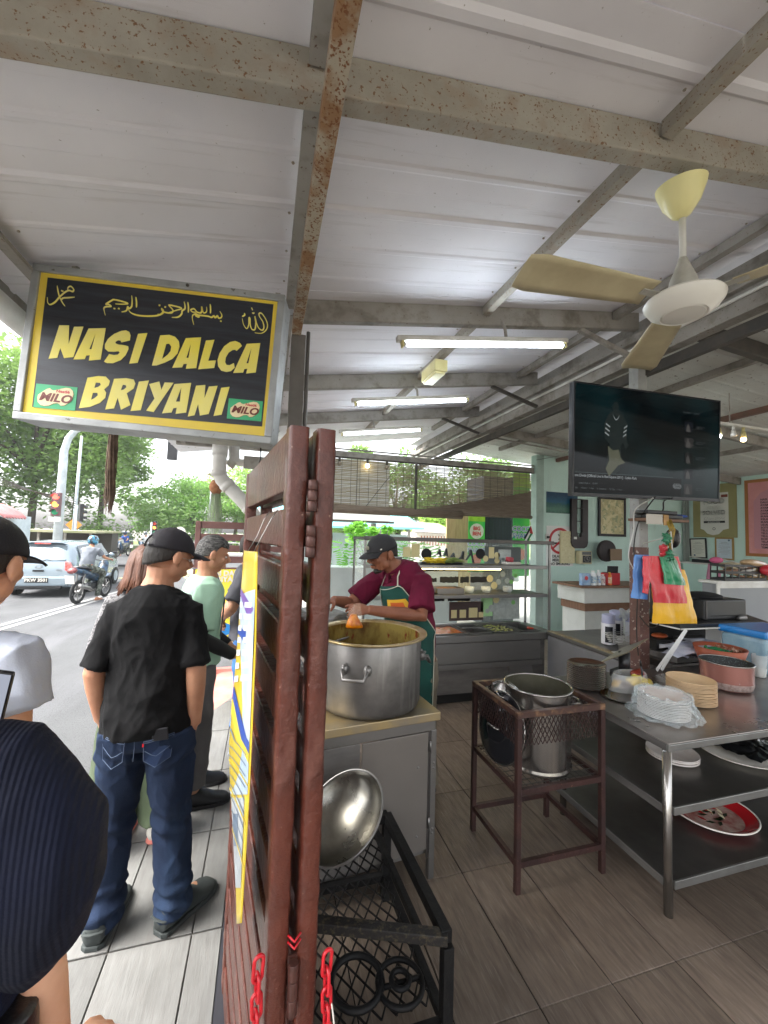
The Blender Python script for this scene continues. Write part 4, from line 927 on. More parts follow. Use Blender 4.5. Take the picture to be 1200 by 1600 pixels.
def stitch(pts, r=.0011):
    b.tube([on_back(x, z)+Vector((0, -.004, 0)) for x, z in pts], r, 5)
for q in (-1, 1):
    x0 = q*.035; x1 = q*.135
    stitch([(x0, .875), (x0+q*.02, .877), (x1-q*.03, .885), (x1, .888)]); stitch([(x0, .868), (x0+q*.02, .870), (x1-q*.03, .878), (x1, .881)])
    stitch([(x0, .875), (x0+q*.004, .80), (x0+q*.045, .772), (x1-q*.008, .795), (x1, .888)])
    stitch([(x0+q*.006, .838), (x0+q*.03, .822), (x0+q*.047, .815), (x0+q*.065, .826), (x1-q*.006, .843)])
stitch([(0, .897), (.002, .85), (0, .80)])
b.build('seam_stitching', m_stitch, jn)
b = B()
for q in (1,):
    pts = [(.035, .875), (.136, .888), (.128, .795), (.082, .770), (.038, .798)]
    n0 = [on_back(x, z, )+Vector((0, -.0035, 0)) for x, z in pts]
    b.add(n0, [(0, 1, 2, 3, 4)])
b.build('back_pocket', M('denim_pocket', '22365a', .85, col2='1b2c48', scale=6, bump=.3, bump_scale=260), jn)
c0 = on_back(.036, .862)+Vector((-.001, -.007, 0)); B().cbox(c0, (.006, .002, .012)).build('red_tab', m_red, jn)
c0 = on_back(.092, .893)+Vector((0, -.004, 0)); o = B().box(-.031, .031, -.005, .004, -.02, .028).build('phone_in_pocket', m_blk, None, bevel=.004); o.name = 'mobile_phone'
o.parent = None; o.location = Vector((-.440, 2.00, 0))+Matrix.Rotation(-.14, 3, 'Z') @ c0; o.rotation_euler = (0, -.12, -.14); tag(o, 'black phone sticking out of the right back jeans pocket of the man in black', 'phone')
cap_geo(P, Hd @ Matrix.Translation((0, 0, .004)) @ Matrix.Rotation(.10, 4, 'X'), M('black_cap_cloth', '1d1b20', .8, col2='29262d', scale=7, bump=.3, bump_scale=260), 1.03, back_hole=True)
hair_geo(P, Hd, m_hair, 1.0, low=-.060, thick=.0045)
face_bits(P, Hd)
gl = B(); gl.T = Hd
for q in (-1, 1): gl.tube([(q*.030+.022*math.cos(a), .088, -.0+.017*math.sin(a)) for a in [2*math.pi*k/18 for k in range(18)]], .0012, 5, closed=True, cap=False)
gl.tube([(.052, .088, .004), (.076, .03, .004), (.078, -.01, .004)], .0012, 5); gl.tube([(-.052, .088, .004), (-.076, .03, .004), (-.078, -.01, .004)], .0012, 5)
gl.build('glasses', wire_m, P, smooth=True)
m_clog = M('grey_clog', '3c4140', .8, col2='343938', scale=9)
shoe(P, (-.125, -.03, 0), (-.05, 1), m_clog, 'clog'); shoe(P, (.145, -.005, 0), (.62, 1), m_clog, 'clog')

# ---------- woman with brown hair in wide olive trousers, mostly hidden behind him
P = thing('person', 'woman with brown hair, olive wide trousers and white shoes behind the man in black', 'person', (-.585, 2.52, 0), .15)
sp = Spine([(0, 0, .76), (0, 0, .90), (0, 0, 1.02), (0, 0, 1.14), (0, 0, 1.24), (0, 0, 1.32)], [0]*6)
Hd = Matrix.Translation((-.02, .02, 1.435)) @ rotm(-.3, .2, 0)
b = B(); sp.loft(b, TORSO2); head_geo(b, Hd, (0, 0, 1.30), .95, True)
for q in (-1, 1):
    sh, el, wr = (q*.15, 0, 1.25), (q*.20, -.03, 1.0), (q*.17, .08, .82)
    arm_geo(b, sh, el, wr, .9); hand_geo(b, hand_frame(wr, (0, .5, -1), (-q, 0, 0)), .4, side=q, s=.9)
    leg_pts(b, (q*.08, 0, .78), (q*.10, 0, .44), (q*.11, 0, .08), (.08, .072, .052, .05, .046, .035)); foot_geo(b, (q*.11, 0, 0), (0, 1), .92)
remesh(b, 'body', m_sk3, P, .0075, 3)
b = B(); sp.loft(b, [(.04, .17, .13, 0), (.3, .155, .115, 0), (.6, .160, .115, 0), (.8, .165, .11, 0), (.9, .145, .09, 0), (.97, .06, .055, 0)])
for q in (-1, 1): b.tube([(q*.10, 0, 1.26), (q*.155, 0, 1.255), (q*.185, -.02, 1.12), (q*.215, -.035, 1.0), (q*.205, .02, .90)], [.055, .062, .062, .062, .058], 16)
remesh(b, 'blouse', M('patterned_blouse', '3f3e40', .85, col2='757475', scale=85, mix=(.44, .5)), P, .0085, 3, disp=folds(.007, (7, 7, 5), 5))
b = B(); sp.loft(b, [(0, .12, .11, 0), (.08, .165, .125, 0), (.22, .15, .11, 0)])
for q in (-1, 1): b.tube([(q*.085, 0, .80), (q*.10, 0, .6), (q*.115, 0, .35), (q*.13, .0, .115)], [.105, .108, .115, .125], 20)
remesh(b, 'trousers', M('olive_cotton', '3f4a35', .9, col2='4b5640', scale=5, bump=.2, bump_scale=150), P, .0085, 3, disp=folds(.012, (6, 6, 4), 9))
m_ws = M('white_shoe', 'dcd8cf', .6, col2='c9c3b8', scale=9, bump=.3, bump_scale=30); m_psole = M('pink_sole', 'c9776a', .6)
for q in (-1, 1): shoe(P, (q*.11, .0, 0), (.35, 1), m_ws, 'shoe', sole=m_psole, kind='shoe')
b = B(); b.T = Hd @ Matrix.Scale(.97, 4)
for k in range(70):
    az = -2.4+4.8*k/69+math.pi; r0 = .092+.010*random.random(); zt = .10*random.random()+.03
    L = -.12-.05*random.random(); x, y = math.sin(az), math.cos(az)
    P0 = [(x*.05, -.01+y*.06, .118), (x*.084, -.012+y*.104, .07), (x*r0, -.014+y*(r0+.016), 0), (x*(r0+.004), -.016+y*(r0+.02), L*.5), (x*(r0+.018+.02*random.random()), -.02+y*(r0+.03), L)]
    b.tube(P0, [.010, .013, .014, .012, .004], 6, flat=.6)
b.ball((0, -.014, .04), (.088, .105, .09), 20, 12); b.build('hair', m_hairb, P, smooth=True)

# ---------- man in the mint T-shirt, in profile
P = thing('person', 'grey-haired man in mint T-shirt and black arm sleeves, in profile looking down', 'person', (-.365, 2.84, 0), rad(-80))
sp = Spine([(0, 0, .80), (0, 0, .93), (0, 0, 1.06), (0, 0, 1.18), (0, .01, 1.28), (0, .02, 1.37)], [0]*6)
Hd = Matrix.Translation((0, .055, 1.495)) @ rotm(.05, .30, 0)
b = B(); sp.loft(b, TORSO2); head_geo(b, Hd, (0, .02, 1.345), 1.0)
ARM = {}
for q in (-1, 1):
    sh, el, wr = (q*.165, .02, 1.29), (q*.215, -.01, 1.02), (q*.12, .20, .87)
    ARM[q] = (sh, el, wr); arm_geo(b, sh, el, wr, 1.)
    hand_geo(b, hand_frame(wr, (-q*.5, .8, -.45), (0, 0, -1)), .5, side=-q, s=.95)
    leg_pts(b, (q*.085, 0, .82), (q*.10, .01, .46), (q*.11, 0, .09), (.085, .078, .056, .054, .052, .038)); foot_geo(b, (q*.11, 0, 0), (0, 1))
remesh(b, 'body', m_sk1, P, .0056, 3)
m_mint = M('mint_cotton', 'a9cdb4', .85, col2='9cc1a8', scale=5, bump=.2, bump_scale=220)
b = B(); sp.loft(b, [(.04, .175, .13, 0), (.3, .165, .122, .0), (.62, .172, .124, 0), (.78, .180, .124, 0), (.88, .172, .106, -.004), (.94, .125, .080, -.008), (.975, .066, .062, -.008)], 28)
for q in (-1, 1):
    sh, el, wr = [Vector(v) for v in ARM[q]]
    b.tube([Vector((q*.10, .015, 1.30)), sh+Vector((q*.008, 0, .010)), sh.lerp(el, .45), sh.lerp(el, .84)+Vector((q*.01, 0, 0))], [.062, .072, .076, .078], 18)
remesh(b, 'tshirt', m_mint, P, .0075, 3, disp=folds(.008, (7, 7, 5), 21))
m_slv = M('black_stretch', '141416', .7)
for q in (-1, 1):
    sh, el, wr = [Vector(v) for v in ARM[q]]; b = B(); b.tube([sh.lerp(el, .6), el, el.lerp(wr, .5), el.lerp(wr, .93)], [.052, .046, .043, .034], 16); b.build('arm_sleeve', m_slv, P, smooth=True)
b = B(); sp.loft(b, [(0, .115, .10, 0), (.06, .166, .122, 0), (.2, .16, .112, 0)])
for q in (-1, 1): b.tube([(q*.088, 0, .83), (q*.1, 0, .6), (q*.105, .01, .40), (q*.112, 0, .12)], [.10, .095, .08, .072], 20)
remesh(b, 'trousers', M('grey_trousers', '6d6b6b', .9, col2='5d5b5b', scale=5), P, .0085, 3, disp=folds(.008, (7, 7, 5), 31))
hair_geo(P, Hd, m_hairg, 1.0, low=-.045, thick=.005, seed=4); face_bits(P, Hd, mat_brow=m_hair)
m_strap = M('grey_strap', '54565b', .8)
B().tube([(-.10, -.06, 1.395), (-.12, .02, 1.40), (-.10, .09, 1.36), (0, .135, 1.2), (.13, .11, 1.0)], .016, 8, flat=.3).build('bag_strap', m_strap, P, smooth=True)
for q in (-1, 1):
    o = shoe(P, (q*.11, 0, 0), (0, 1), M('black_slide', '1d1d20', .6), 'slide', kind='shoe')

# ---------- man in dark grey T-shirt and blue jeans, hands behind his back
P = thing('person', 'man in dark grey T-shirt half hidden by the gate, hands behind his back', 'person', (-.10, 3.42, 0), rad(-88))
sp = Spine([(0, 0, .80), (0, 0, .93), (0, 0, 1.06), (0, 0, 1.20), (0, 0, 1.30), (0, 0, 1.40)], [0]*6)
Hd = Matrix.Translation((0, .03, 1.52)) @ rotm(0, .1, 0)
b = B(); sp.loft(b, TORSO2); head_geo(b, Hd, (0, 0, 1.375), 1.0); ARM = {}
for q in (-1, 1):
    sh, el, wr = (q*.168, -.01, 1.32), (q*.225, -.12, 1.08), (q*.06, -.19, .975 if q < 0 else .99)
    ARM[q] = (sh, el, wr); arm_geo(b, sh, el, wr, 1.05); hand_geo(b, hand_frame(wr, (-q*.9, -.2, -.5), (0, 1, .2)), .6, side=q, s=.95)
    leg_pts(b, (q*.085, 0, .82), (q*.10, .01, .46), (q*.11, -.02, .09), (.085, .078, .056, .054, .052, .038)); foot_geo(b, (q*.11, -.02, 0), (0, 1))
remesh(b, 'body', m_sk1, P, .0062, 3)
b = B(); sp.loft(b, [(.04, .178, .135, 0), (.3, .168, .125, .0), (.62, .175, .126, 0), (.78, .182, .126, 0), (.88, .174, .108, -.004), (.94, .125, .080, -.008), (.975, .066, .062, -.008)], 28)
for q in (-1, 1):
    sh, el, wr = [Vector(v) for v in ARM[q]]
    b.tube([Vector((q*.10, 0, 1.33)), sh+Vector((q*.008, 0, .010)), sh.lerp(el, .45), sh.lerp(el, .80)+Vector((q*.01, 0, 0))], [.062, .074, .078, .078], 18)
t_ = remesh(b, 'tshirt', M('charcoal_cotton', '47474d', .85, col2='3d3d43', scale=5, bump=.2, bump_scale=220), P, .0075, 3, disp=folds(.008, (7, 7, 5), 41))
B().at((.0, 0, 0)).cbox((-.252, -.085, 1.17), (.003, .022, .012)).cbox((.252, -.085, 1.17), (.003, .022, .012)).build('sleeve_label', m_ws, t_)
b = B(); sp.loft(b, [(0, .115, .10, 0), (.06, .166, .122, 0), (.2, .16, .112, 0)])
for q in (-1, 1): b.tube([(q*.088, 0, .83), (q*.1, 0, .6), (q*.105, .01, .40), (q*.112, -.02, .09)], [.10, .095, .08, .075], 20)
remesh(b, 'jeans', M('bright_denim', '3a6aa3', .85, col2='2f5788', scale=6, bump=.3, bump_scale=200), P, .0085, 3, disp=folds(.008, (7, 7, 5), 51))
hair_geo(P, Hd, m_hair, 1.0, low=-.045, thick=.010, side_cut=.07); face_bits(P, Hd)
for q in (-1, 1): shoe(P, (q*.11, -.02, 0), (0, 1), M('grey_shoe', '6b6f73', .7), 'shoe', kind='shoe')

# ---------- young man in the pale T-shirt and black cap at the left edge
P = thing('person', 'young man in pale grey T-shirt and black cap at the left edge', 'person', (-.725, 1.22, 0), -.12)
sp = Spine([(0, 0, .80), (0, 0, .93), (0, 0, 1.06), (0, 0, 1.20), (0, 0, 1.30), (0, 0, 1.40)], [0]*6)
Hd = Matrix.Translation((.05, .04, 1.545)) @ rotm(-.05, .12, 0)
b = B(); sp.loft(b, TORSO2); head_geo(b, Hd, (0, 0, 1.37), 1.0); ARM = {}
for q in (-1, 1):
    sh, el, wr = (q*.165, -.01, 1.320), (q*.200, -.06, 1.05), (q*.17, .12, .90)
    ARM[q] = (sh, el, wr); arm_geo(b, sh, el, wr, 1.05); hand_geo(b, hand_frame(wr, (0, .8, -.4), (-q, 0, 0)), .6, side=q, s=.95)
    leg_pts(b, (q*.085, 0, .82), (q*.10, .01, .46), (q*.11, -.0, .09), (.085, .078, .056, .054, .052, .038)); foot_geo(b, (q*.11, 0, 0), (0, 1))
remesh(b, 'body', m_sk3, P, .0056, 3)
b = B(); sp.loft(b, [(.04, .175, .13, 0), (.3, .166, .122, .0), (.62, .172, .122, 0), (.78, .180, .122, 0), (.88, .174, .106, -.004), (.94, .128, .080, -.008), (.98, .068, .064, -.008)], 28)
for q in (-1, 1):
    sh, el, wr = [Vector(v) for v in ARM[q]]
    b.tube([Vector((q*.09, 0, 1.34)), sh+Vector((q*.004, 0, .004)), sh.lerp(el, .2)+Vector((q*.006, 0, 0)), sh.lerp(el, .38)+Vector((q*.012, 0, 0))], [.060, .068, .074, .078], 20)
remesh(b, 'tshirt', M('pale_grey_cotton', '9ba1ae', .8, col2='a7adba', scale=4, bump=.15, bump_scale=260), P, .006, 3, disp=folds(.011, (9, 8, 4), 61))
b = B(); sp.loft(b, [(0, .115, .10, 0), (.06, .166, .122, 0), (.2, .16, .112, 0)])
for q in (-1, 1): b.tube([(q*.088, 0, .83), (q*.1, 0, .6), (q*.105, .01, .40), (q*.112, 0, .06)], [.10, .095, .08, .07], 20)
remesh(b, 'trousers', M('navy_trousers', '22252e', .85), P, .009, 3, disp=folds(.008, (7, 7, 5), 71))
cap_geo(P, Hd @ Matrix.Translation((0, 0, .002)), M('black_cap_smooth', '17161b', .75, bump=.2, bump_scale=260), 1.03, back_hole=False, brim=(.07, .064))
hair_geo(P, Hd, m_hair, 1.0, low=-.058, thick=.008); face_bits(P, Hd)
for q in (-1, 1): shoe(P, (q*.11, 0, 0), (0, 1), M('black_shoe', '1b1b1c', .6), 'shoe', kind='shoe')

# ---------- woman in the ribbed navy top, close at the left edge
P = thing('person', 'woman in ribbed navy top with puffed sleeves, closest at the left edge', 'person', (-.458, .70, 0), .05)
sp = Spine([(0, 0, .78), (0, 0, .91), (0, 0, 1.03), (0, 0, 1.16), (0, 0, 1.28), (0, 0, 1.375)], [0]*6)
Hd = Matrix.Translation((-.05, .04, 1.525)) @ rotm(.2, .35, 0)
b = B(); sp.loft(b, TORSO2); head_geo(b, Hd, (-.02, 0, 1.35), .97, True)
shR, elR, wrR = (.150, -.0, 1.32), (.182, -.005, 1.08), (.200, .05, .835)
shL, elL, wrL = (-.16, 0, 1.335), (-.20, .10, 1.11), (-.04, .14, 1.30)
arm_geo(b, shR, elR, wrR, .72); hand_geo(b, hand_frame(wrR, (.5, .75, -.25), (-.1, -.2, -1)), (.5, .55, .6, .65), thumb=.3, side=1, s=.88)
arm_geo(b, shL, elL, wrL, .9); hand_geo(b, hand_frame(wrL, (.2, .1, 1), (.3, 1, .1)), .9, thumb=.5, side=1, s=.9)
for q in (-1, 1): leg_pts(b, (q*.085, 0, .80), (q*.10, .01, .45), (q*.11, 0, .09), (.085, .078, .056, .054, .050, .036)); foot_geo(b, (q*.11, 0, 0), (0, 1), .92)
remesh(b, 'body', m_sk3, P, .0052, 3)
m_rib = M('ribbed_navy_knit', '11162a', .85, spec=.25, col2='151b38', scale=4, bump=.9, bump_scale=160, wave=(27, 'X'))
m_rib2 = M('ribbed_navy_sleeve', '0e111e', .85, spec=.25, col2='12172b', scale=4, bump=.32, bump_scale=160, wave=(46, 'X'))
b = B(); sp.loft(b, [(.10, .176, .12, 0), (.3, .165, .112, .0), (.5, .165, .11, 0), (.66, .176, .122, 0), (.80, .178, .118, 0), (.89, .155, .098, -.004), (.95, .105, .074, -.006), (.985, .064, .060, -.006)], 40)
tp = remesh(b, 'top', m_rib, P, .006, 3, disp=folds(.005, (6, 6, 4), 81))
b = B(); b.tube([(.085, .0, 1.325), (.125, -.005, 1.322), (.148, -.006, 1.275), (.172, -.004, 1.21), (.178, -.002, 1.14), (.172, .0, 1.085), (.165, .0, 1.045)], [.048, .062, .074, .082, .082, .068, .040], 28)
remesh(b, 'puff_sleeve', m_rib2, tp, .0055, 4, disp=folds(.007, (7, 7, 3), 85)); b = B(); b.tube([(-.095, .0, 1.335), (-.150, -.005, 1.335), (-.175, .02, 1.27), (-.172, .06, 1.19), (-.165, .09, 1.12)], [.050, .062, .074, .080, .060], 20)
remesh(b, 'puff_sleeve', m_rib2, tp, .0055, 4, disp=folds(.005, (7, 7, 3), 85))
b = B(); sp.loft(b, [(0, .12, .11, 0), (.08, .165, .125, 0), (.2, .15, .11, 0)])
for q in (-1, 1): b.tube([(q*.088, 0, .80), (q*.1, 0, .6), (q*.105, .01, .40), (q*.11, 0, .07)], [.10, .095, .085, .08], 20)
remesh(b, 'trousers', M('black_trousers', '17171b', .85), P, .009, 3, disp=folds(.008, (7, 7, 5), 91))
hair_geo(P, Hd, m_hair, .97, low=-.09, thick=.014); face_bits(P, Hd)
for q in (-1, 1): shoe(P, (q*.11, 0, 0), (0, 1), M('black_shoe', '1b1b1c', .6), 'shoe', kind='shoe')
ph = thing('mobile_phone', 'phone with lit white screen held up at the left edge', 'phone', (-.402, .765, 1.368), rot=(rad(18), rad(14), rad(5)))
B().box(-.037, .037, -.004, .004, -.078, .078).build('case', m_blk, ph, bevel=.006)
B().box(-.034, .034, -.0048, -.0042, -.075, .075).build('screen', M('phone_screen', '22262e', .1, emit='c9cfe0', emit_s=.16), ph)
b = B()
for k in range(6): b.box(-.028, -.028+.02+.03*random.random(), -.0054, -.005, .058-.018*k, .064-.018*k)
b.build('screen_print', M('phone_print', '30343c', .4), ph)
# shoulder bag and the waste tissue she holds
bg_ = thing('shoulder_bag', 'black shoulder bag with gold zip at the bottom left', 'bag', (-.335, .685, .93))
m_lea = M('black_leather', '0f0f11', .35, bump=.3, bump_scale=60, coat=.2)
B().loft([((0, 0, -.16), (.065, 0, 0), (0, .045, 0)), ((0, 0, -.02), (.075, 0, 0), (0, .055, 0)), ((.0, 0, .085), (.07, 0, 0), (0, .05, 0))], 24).build('bag_body', m_lea, bg_, bevel=.008, autos=50)
B().tube([(.0, -.045, .06), (.03, -.048, .045), (.052, -.042, .02), (.062, -.03, -.02)], .005, 8).build('zip', M('gold_zip', 'c9a04a', .25, metal=1, speck='5a4520', speck_scale=300, speck_amt=.5), bg_, smooth=True)
B().tube([(-.05, -.048, .085), (-.01, -.055, .078), (.01, -.05, .05), (.01, -.055, .0)], .012, 8, flat=.4).build('beige_strap', M('beige_leather', '8f8576', .6), bg_, smooth=True)
ti = B(); ti.grid(lambda u, v: (-.205+.030*(u-.5)+.004*math.sin(v*9), .80+.010*math.sin(u*7+v*5)+.02*(v-.5), .795+.04*(v-.5)+.008*math.sin(u*9)), 10, 10)
tag(ti.build('tissue', M('tissue_white', 'e4e0dc', .9), smooth=True, solid=.0015), 'crumpled white tissue between the fingers at the bottom left', 'tissue')

# ---------- the cook in maroon shirt and green apron
P = thing('person', 'cook in maroon shirt, green apron and black cap ladling curry over the big pot', 'person', (.985, 2.62, 0), rad(120))
# facing -X: local +y = world -X, local x = world +Y
sp = Spine([(0, 0, .86), (0, 0, 1.0), (.01, .01, 1.13), (.025, .035, 1.27), (.04, .065, 1.375), (.065, .12, 1.445)], [0, 0, 0, 0, 0, 0])
Hd = Matrix.Translation((.10, .215, 1.525)) @ rotm(-.22, .30, 0)
b = B(); sp.loft(b, TORSO2); head_geo(b, Hd, (.065, .115, 1.43), 1.02)
# near (camera side, -y world = local -x) arm and far arm
shN, elN, wrN = (-.130, .07, 1.365), (-.205, .165, 1.165), (.0, .42, 1.20)
shF, elF, wrF = (.215, .09, 1.37), (.285, .31, 1.19), (.235, .50, 1.235)
arm_geo(b, shN, elN, wrN, 1.12); arm_geo(b, shF, elF, wrF, 1.1)
hand_geo(b, hand_frame(wrN, (.5, .8, .02), (.75, -.4, -.6)), (.55, .65, .75, .8), thumb=.9, side=-1, s=1.)
hand_geo(b, hand_frame(wrF, (-.1, 1, -.2), (-.3, 0, -1)), (.7, .8, .85, .9), thumb=.9, side=1, s=1.)
for q in (-1, 1): leg_pts(b, (q*.09, 0, .84), (q*.11, .01, .46), (q*.12, -.03, .09), (.09, .082, .058, .056, .054, .04)); foot_geo(b, (q*.12, -.03, 0), (0, 1))
remesh(b, 'body', m_sk2, P, .0046, 3)
m_mar = M('maroon_cotton', '641330', .85, spec=.25, col2='540f28', scale=5, bump=.2, bump_scale=220)
b = B(); sp.loft(b, [(.03, .176, .136, 0), (.1, .176, .136, 0), (.3, .166, .130, .0), (.5, .166, .128, 0), (.66, .174, .134, 0), (.78, .172, .130, 0), (.86, .152, .114, -.004), (.93, .112, .090, -.008), (.985, .072, .070, -.004)], 30)
for sh, el, q in ((Vector(shN), Vector(elN), -1), (Vector(shF), Vector(elF), 1)):
    b.tube([Vector((.04+q*.10, sh.y+.005, 1.375)), sh+Vector((-q*.004, 0, -.004)), sh.lerp(el, .45), sh.lerp(el, .84)], [.058, .070, .078, .082], 20)
sh_ = remesh(b, 'shirt', m_mar, P, .0062, 3, disp=folds(.009, (7, 7, 5), 101))
b = B(); c, X, Y = sp.at(.985); b.tube([c+X*(.066*math.cos(a))+Y*(.062*math.sin(a)) for a in [2*math.pi*k/20 for k in range(20)]], .013, 8, closed=True, cap=False)
b.tube([c+Y*.062+X*.01, c+Y*.10-X*.03-Vector((0, 0, .04)), c+Y*.095-X*.045-Vector((0, 0, .02))], [.011, .01, .006], 8, flat=.4)
b.build('collar', m_mar, sh_, smooth=True)
m_apr = M('green_apron', '0f4a40', .75, col2='0c3d36', scale=5, bump=.15, bump_scale=120); m_pip = M('apron_piping', 'b9b9a8', .7)
def apr(u, v, off=0.):   # u -1..1 across the front, v 0 top .. 1 hem
    if v < .42:
        t = .86-.62*(v/.42); c, X, Y = sp.at(t); hw = .075+(.150-.075)*(v/.42)**2+.09*max(0, (v-.06)/.36)
        a = u*hw/.19; return c+X*(.195+off)*math.sin(a*1.25)+Y*(.158+.014*v+off)*math.cos(a*1.25)
    w_ = (v-.42)/.58; c, X, Y = sp.at(max(.24-.24*min(1, w_*1.9), 0)); z = (sp.at(.24)[0].z)*(1-w_)+.36*w_
    a = u*1.5; p = Vector((c.x, c.y*(1-w_)+.02*w_, z))+X*(.192+.012*w_+off)*math.sin(a)+Y*(.172+off+.010*math.sin(u*7+w_*2)*w_)*math.cos(a); return p
def apron_grid(n=24, m=36):
    def f(u, v):
        uu = (u-.5)*2
        if v > .93: uu *= 1-.06*((v-.93)/.07)**2*3
        return apr(uu, v)
    return f
ap = B().grid(apron_grid(), 24, 36).build('apron', m_apr, P, smooth=True, solid=.002)
for s_ in (-1, 1):
    B().tube([apr(s_, k/24, .003) for k in range(25)], .0032, 6).build('piping', m_pip, ap, smooth=True)
B().tube([apr(-1+2*k/16, 1, .003) for k in range(17)], .0032, 6).build('piping', m_pip, ap, smooth=True)
B().tube([apr(-1+2*k/8, 0, .003) for k in range(9)], .0032, 6).build('piping', m_pip, ap, smooth=True)
for s_ in (-1, 1):
    a0 = apr(s_, 0, .003); c, X, Y = sp.at(.99); B().tube([a0, a0.lerp(c+X*s_*.06, .55)+Y*.02, c+X*s_*.075-Y*.0, c-Y*.07], .0045, 6, flat=.4).build('neck_strap', m_pip, ap, smooth=True)
def apr_poly(name, mat, u0, u1, v0, v1, off=.004):
    g = B().grid(lambda u, v: apr(u0+(u1-u0)*u, v0+(v1-v0)*v, off), 5, 4); return g.build(name, mat, ap, smooth=True)
apr_poly('apron_badge', M('badge_yellow', 'd8a92c', .6), -.75, .25, .17, .29); apr_poly('badge_print', M('badge_orange', 'c25b22', .6), -.55, .05, .20, .26, .0055)
pc0 = apr(-.45, .41, .005); pc1 = apr(-.75, .41, .005); xx = (apr(-.1, .40, .006)-apr(-.8, .40, .006)).normalized(); yy = (apr(-.45, .36, .006)-apr(-.45, .44, .006)).normalized()
text('apron_lettering', 'nasi kandar\nbriyani', .028, m_pip, ap, frame(apr(-.5, .42, .009), xx*-1 if False else xx, yy), 'CENTER', .0006, line=.9)
b = B(); sp.loft(b, [(0, .12, .11, 0), (.06, .155, .12, 0), (.14, .145, .11, 0)])
for q in (-1, 1): b.tube([(q*.09, 0, .85), (q*.1, 0, .6), (q*.11, .0, .40), (q*.12, -.03, .06)], [.105, .10, .086, .08], 20)
remesh(b, 'trousers', M('khaki_trousers', '7d7464', .9, col2='6b6355', scale=5), P, .008, 3, disp=folds(.012, (7, 7, 6), 111))
cp = cap_geo(P, Hd @ Matrix.Translation((0, 0, .006)), M('black_cap_worn', '232325', .75, col2='2e2e30', scale=7, bump=.2, bump_scale=200), 1.05, back_hole=False, brim=(.07, .066))
q = B(); q.T = Hd; q.ball((.0, .095, .075), (.022, .006, .014), 10, 6); q.build('cap_logo', M('cap_logo_grey', '8b8a78', .7), cp, smooth=True)
q = B(); q.T = Hd; q.ball((-.079, .045, .052), (.004, .009, .005), 8, 5); q.build('cap_badge', m_ws, cp, smooth=True)
hair_geo(P, Hd, m_hair, 1.02, low=-.045, thick=.006); face_bits(P, Hd, 1.02)
q = B(); q.T = Hd @ Matrix.Scale(1.02, 4)
q.ball((0, .066, -.088), (.024, .020, .020), 12, 8).ball((0, .052, -.094), (.034, .026, .014), 12, 8).tube([(-.026, .082, -.043), (0, .094, -.040), (.026, .082, -.043)], .0035, 6).build('beard', m_hair, P, smooth=True)
for q in (-1, 1): shoe(P, (q*.12, -.03, 0), (0, 1), M('black_shoe', '1b1b1c', .6), 'shoe', kind='shoe')
# bag of gravy in his hands
gb = thing('gravy_bag', 'clear plastic bag of orange gravy hanging from the cook\'s hand above the pot', 'food bag', (.515, 2.31, 1.145))
B().loft([((.004, 0, -.026), (.046, 0, 0), (0, .024, 0)), ((.0, 0, -.016), (.050, 0, 0), (0, .034, 0)), ((-.004, 0, .010), (.038, 0, 0), (0, .030, 0)), ((-.006, 0, .034), (.026, 0, 0), (0, .02, 0)), ((-.006, 0, .050), (.016, 0, 0), (0, .014, 0))], 18).build('gravy', M('orange_gravy', 'e08a10', .3, col2='b8520a', scale=30), gb, smooth=True)
B().loft([((0, 0, -.024), (.034, 0, 0), (0, .026, 0)), ((0, 0, .0), (.050, 0, 0), (0, .038, 0)), ((0, 0, .04), (.044, 0, 0), (0, .033, 0)), ((0.006, 0, .075), (.032, 0, 0), (0, .024, 0)), ((0.010, 0, .11), (.018, 0, 0), (0, .014, 0))], 18, cap=False).build('clear_bag', M('clear_plastic', 'e8d8c0', .12, alpha=.10, spec=.6), gb, smooth=True)

# ------------------------------------------------------------------ walls of the shop
B().box(4.60, 8.05, 6.0, 6.08, 0, 3.25).build('wall_back', m_wall)['kind'] = 'structure'
B().box(7.96, 8.04, 4.1, 5.995, 0, 3.25).build('wall_right', m_wall)['kind'] = 'structure'
wb = thing('wall_trim', None, None); wb['kind'] = 'structure'
B().box(4.602, 7.95, 5.985, 5.9985, 1.175, 1.20).box(4.602, 7.95, 5.985, 5.9985, 0, .1).build('dado_rail', m_wall, wb)
for x in (5.48, 6.6): B().box(x, x+.03, 5.990, 5.9985, 1.21, 3.0).build('batten', m_wall, wb)
B().box(7.925, 7.9585, 4.11, 5.98, 1.16, 1.20).build('dado_rail', m_wall, wb)
for y in (4.45,): B().box(7.945, 7.9585, y, y+.03, 1.21, 3.0).build('batten', m_wall, wb)
for x in (7.80, 7.86, 7.91): B().tube([(x, 5.955, .2), (x, 5.955, 3.1)], .018, 8).build('wall_conduit', M('wall_pipe', '8f9691', .6), wb, smooth=True)
cp_ = post(4.50, 6.0, 0, 3.12, .15, M('mint_post', 'a7bdb4', .7, col2='93a89f', scale=4), 'pale green square corner post where the bamboo blind ends')
B().tube([(4.62, 5.97, 1.9), (4.60, 5.97, 3.05)], .012, 8).build('cable_pipe', m_wall, cp_, smooth=True)
m_paper = M('paper_white', 'dcdcd8', .7); m_ink = M('print_dark', '2b2b2c', .7); m_inkg = M('print_grey', '7c7f80', .7)
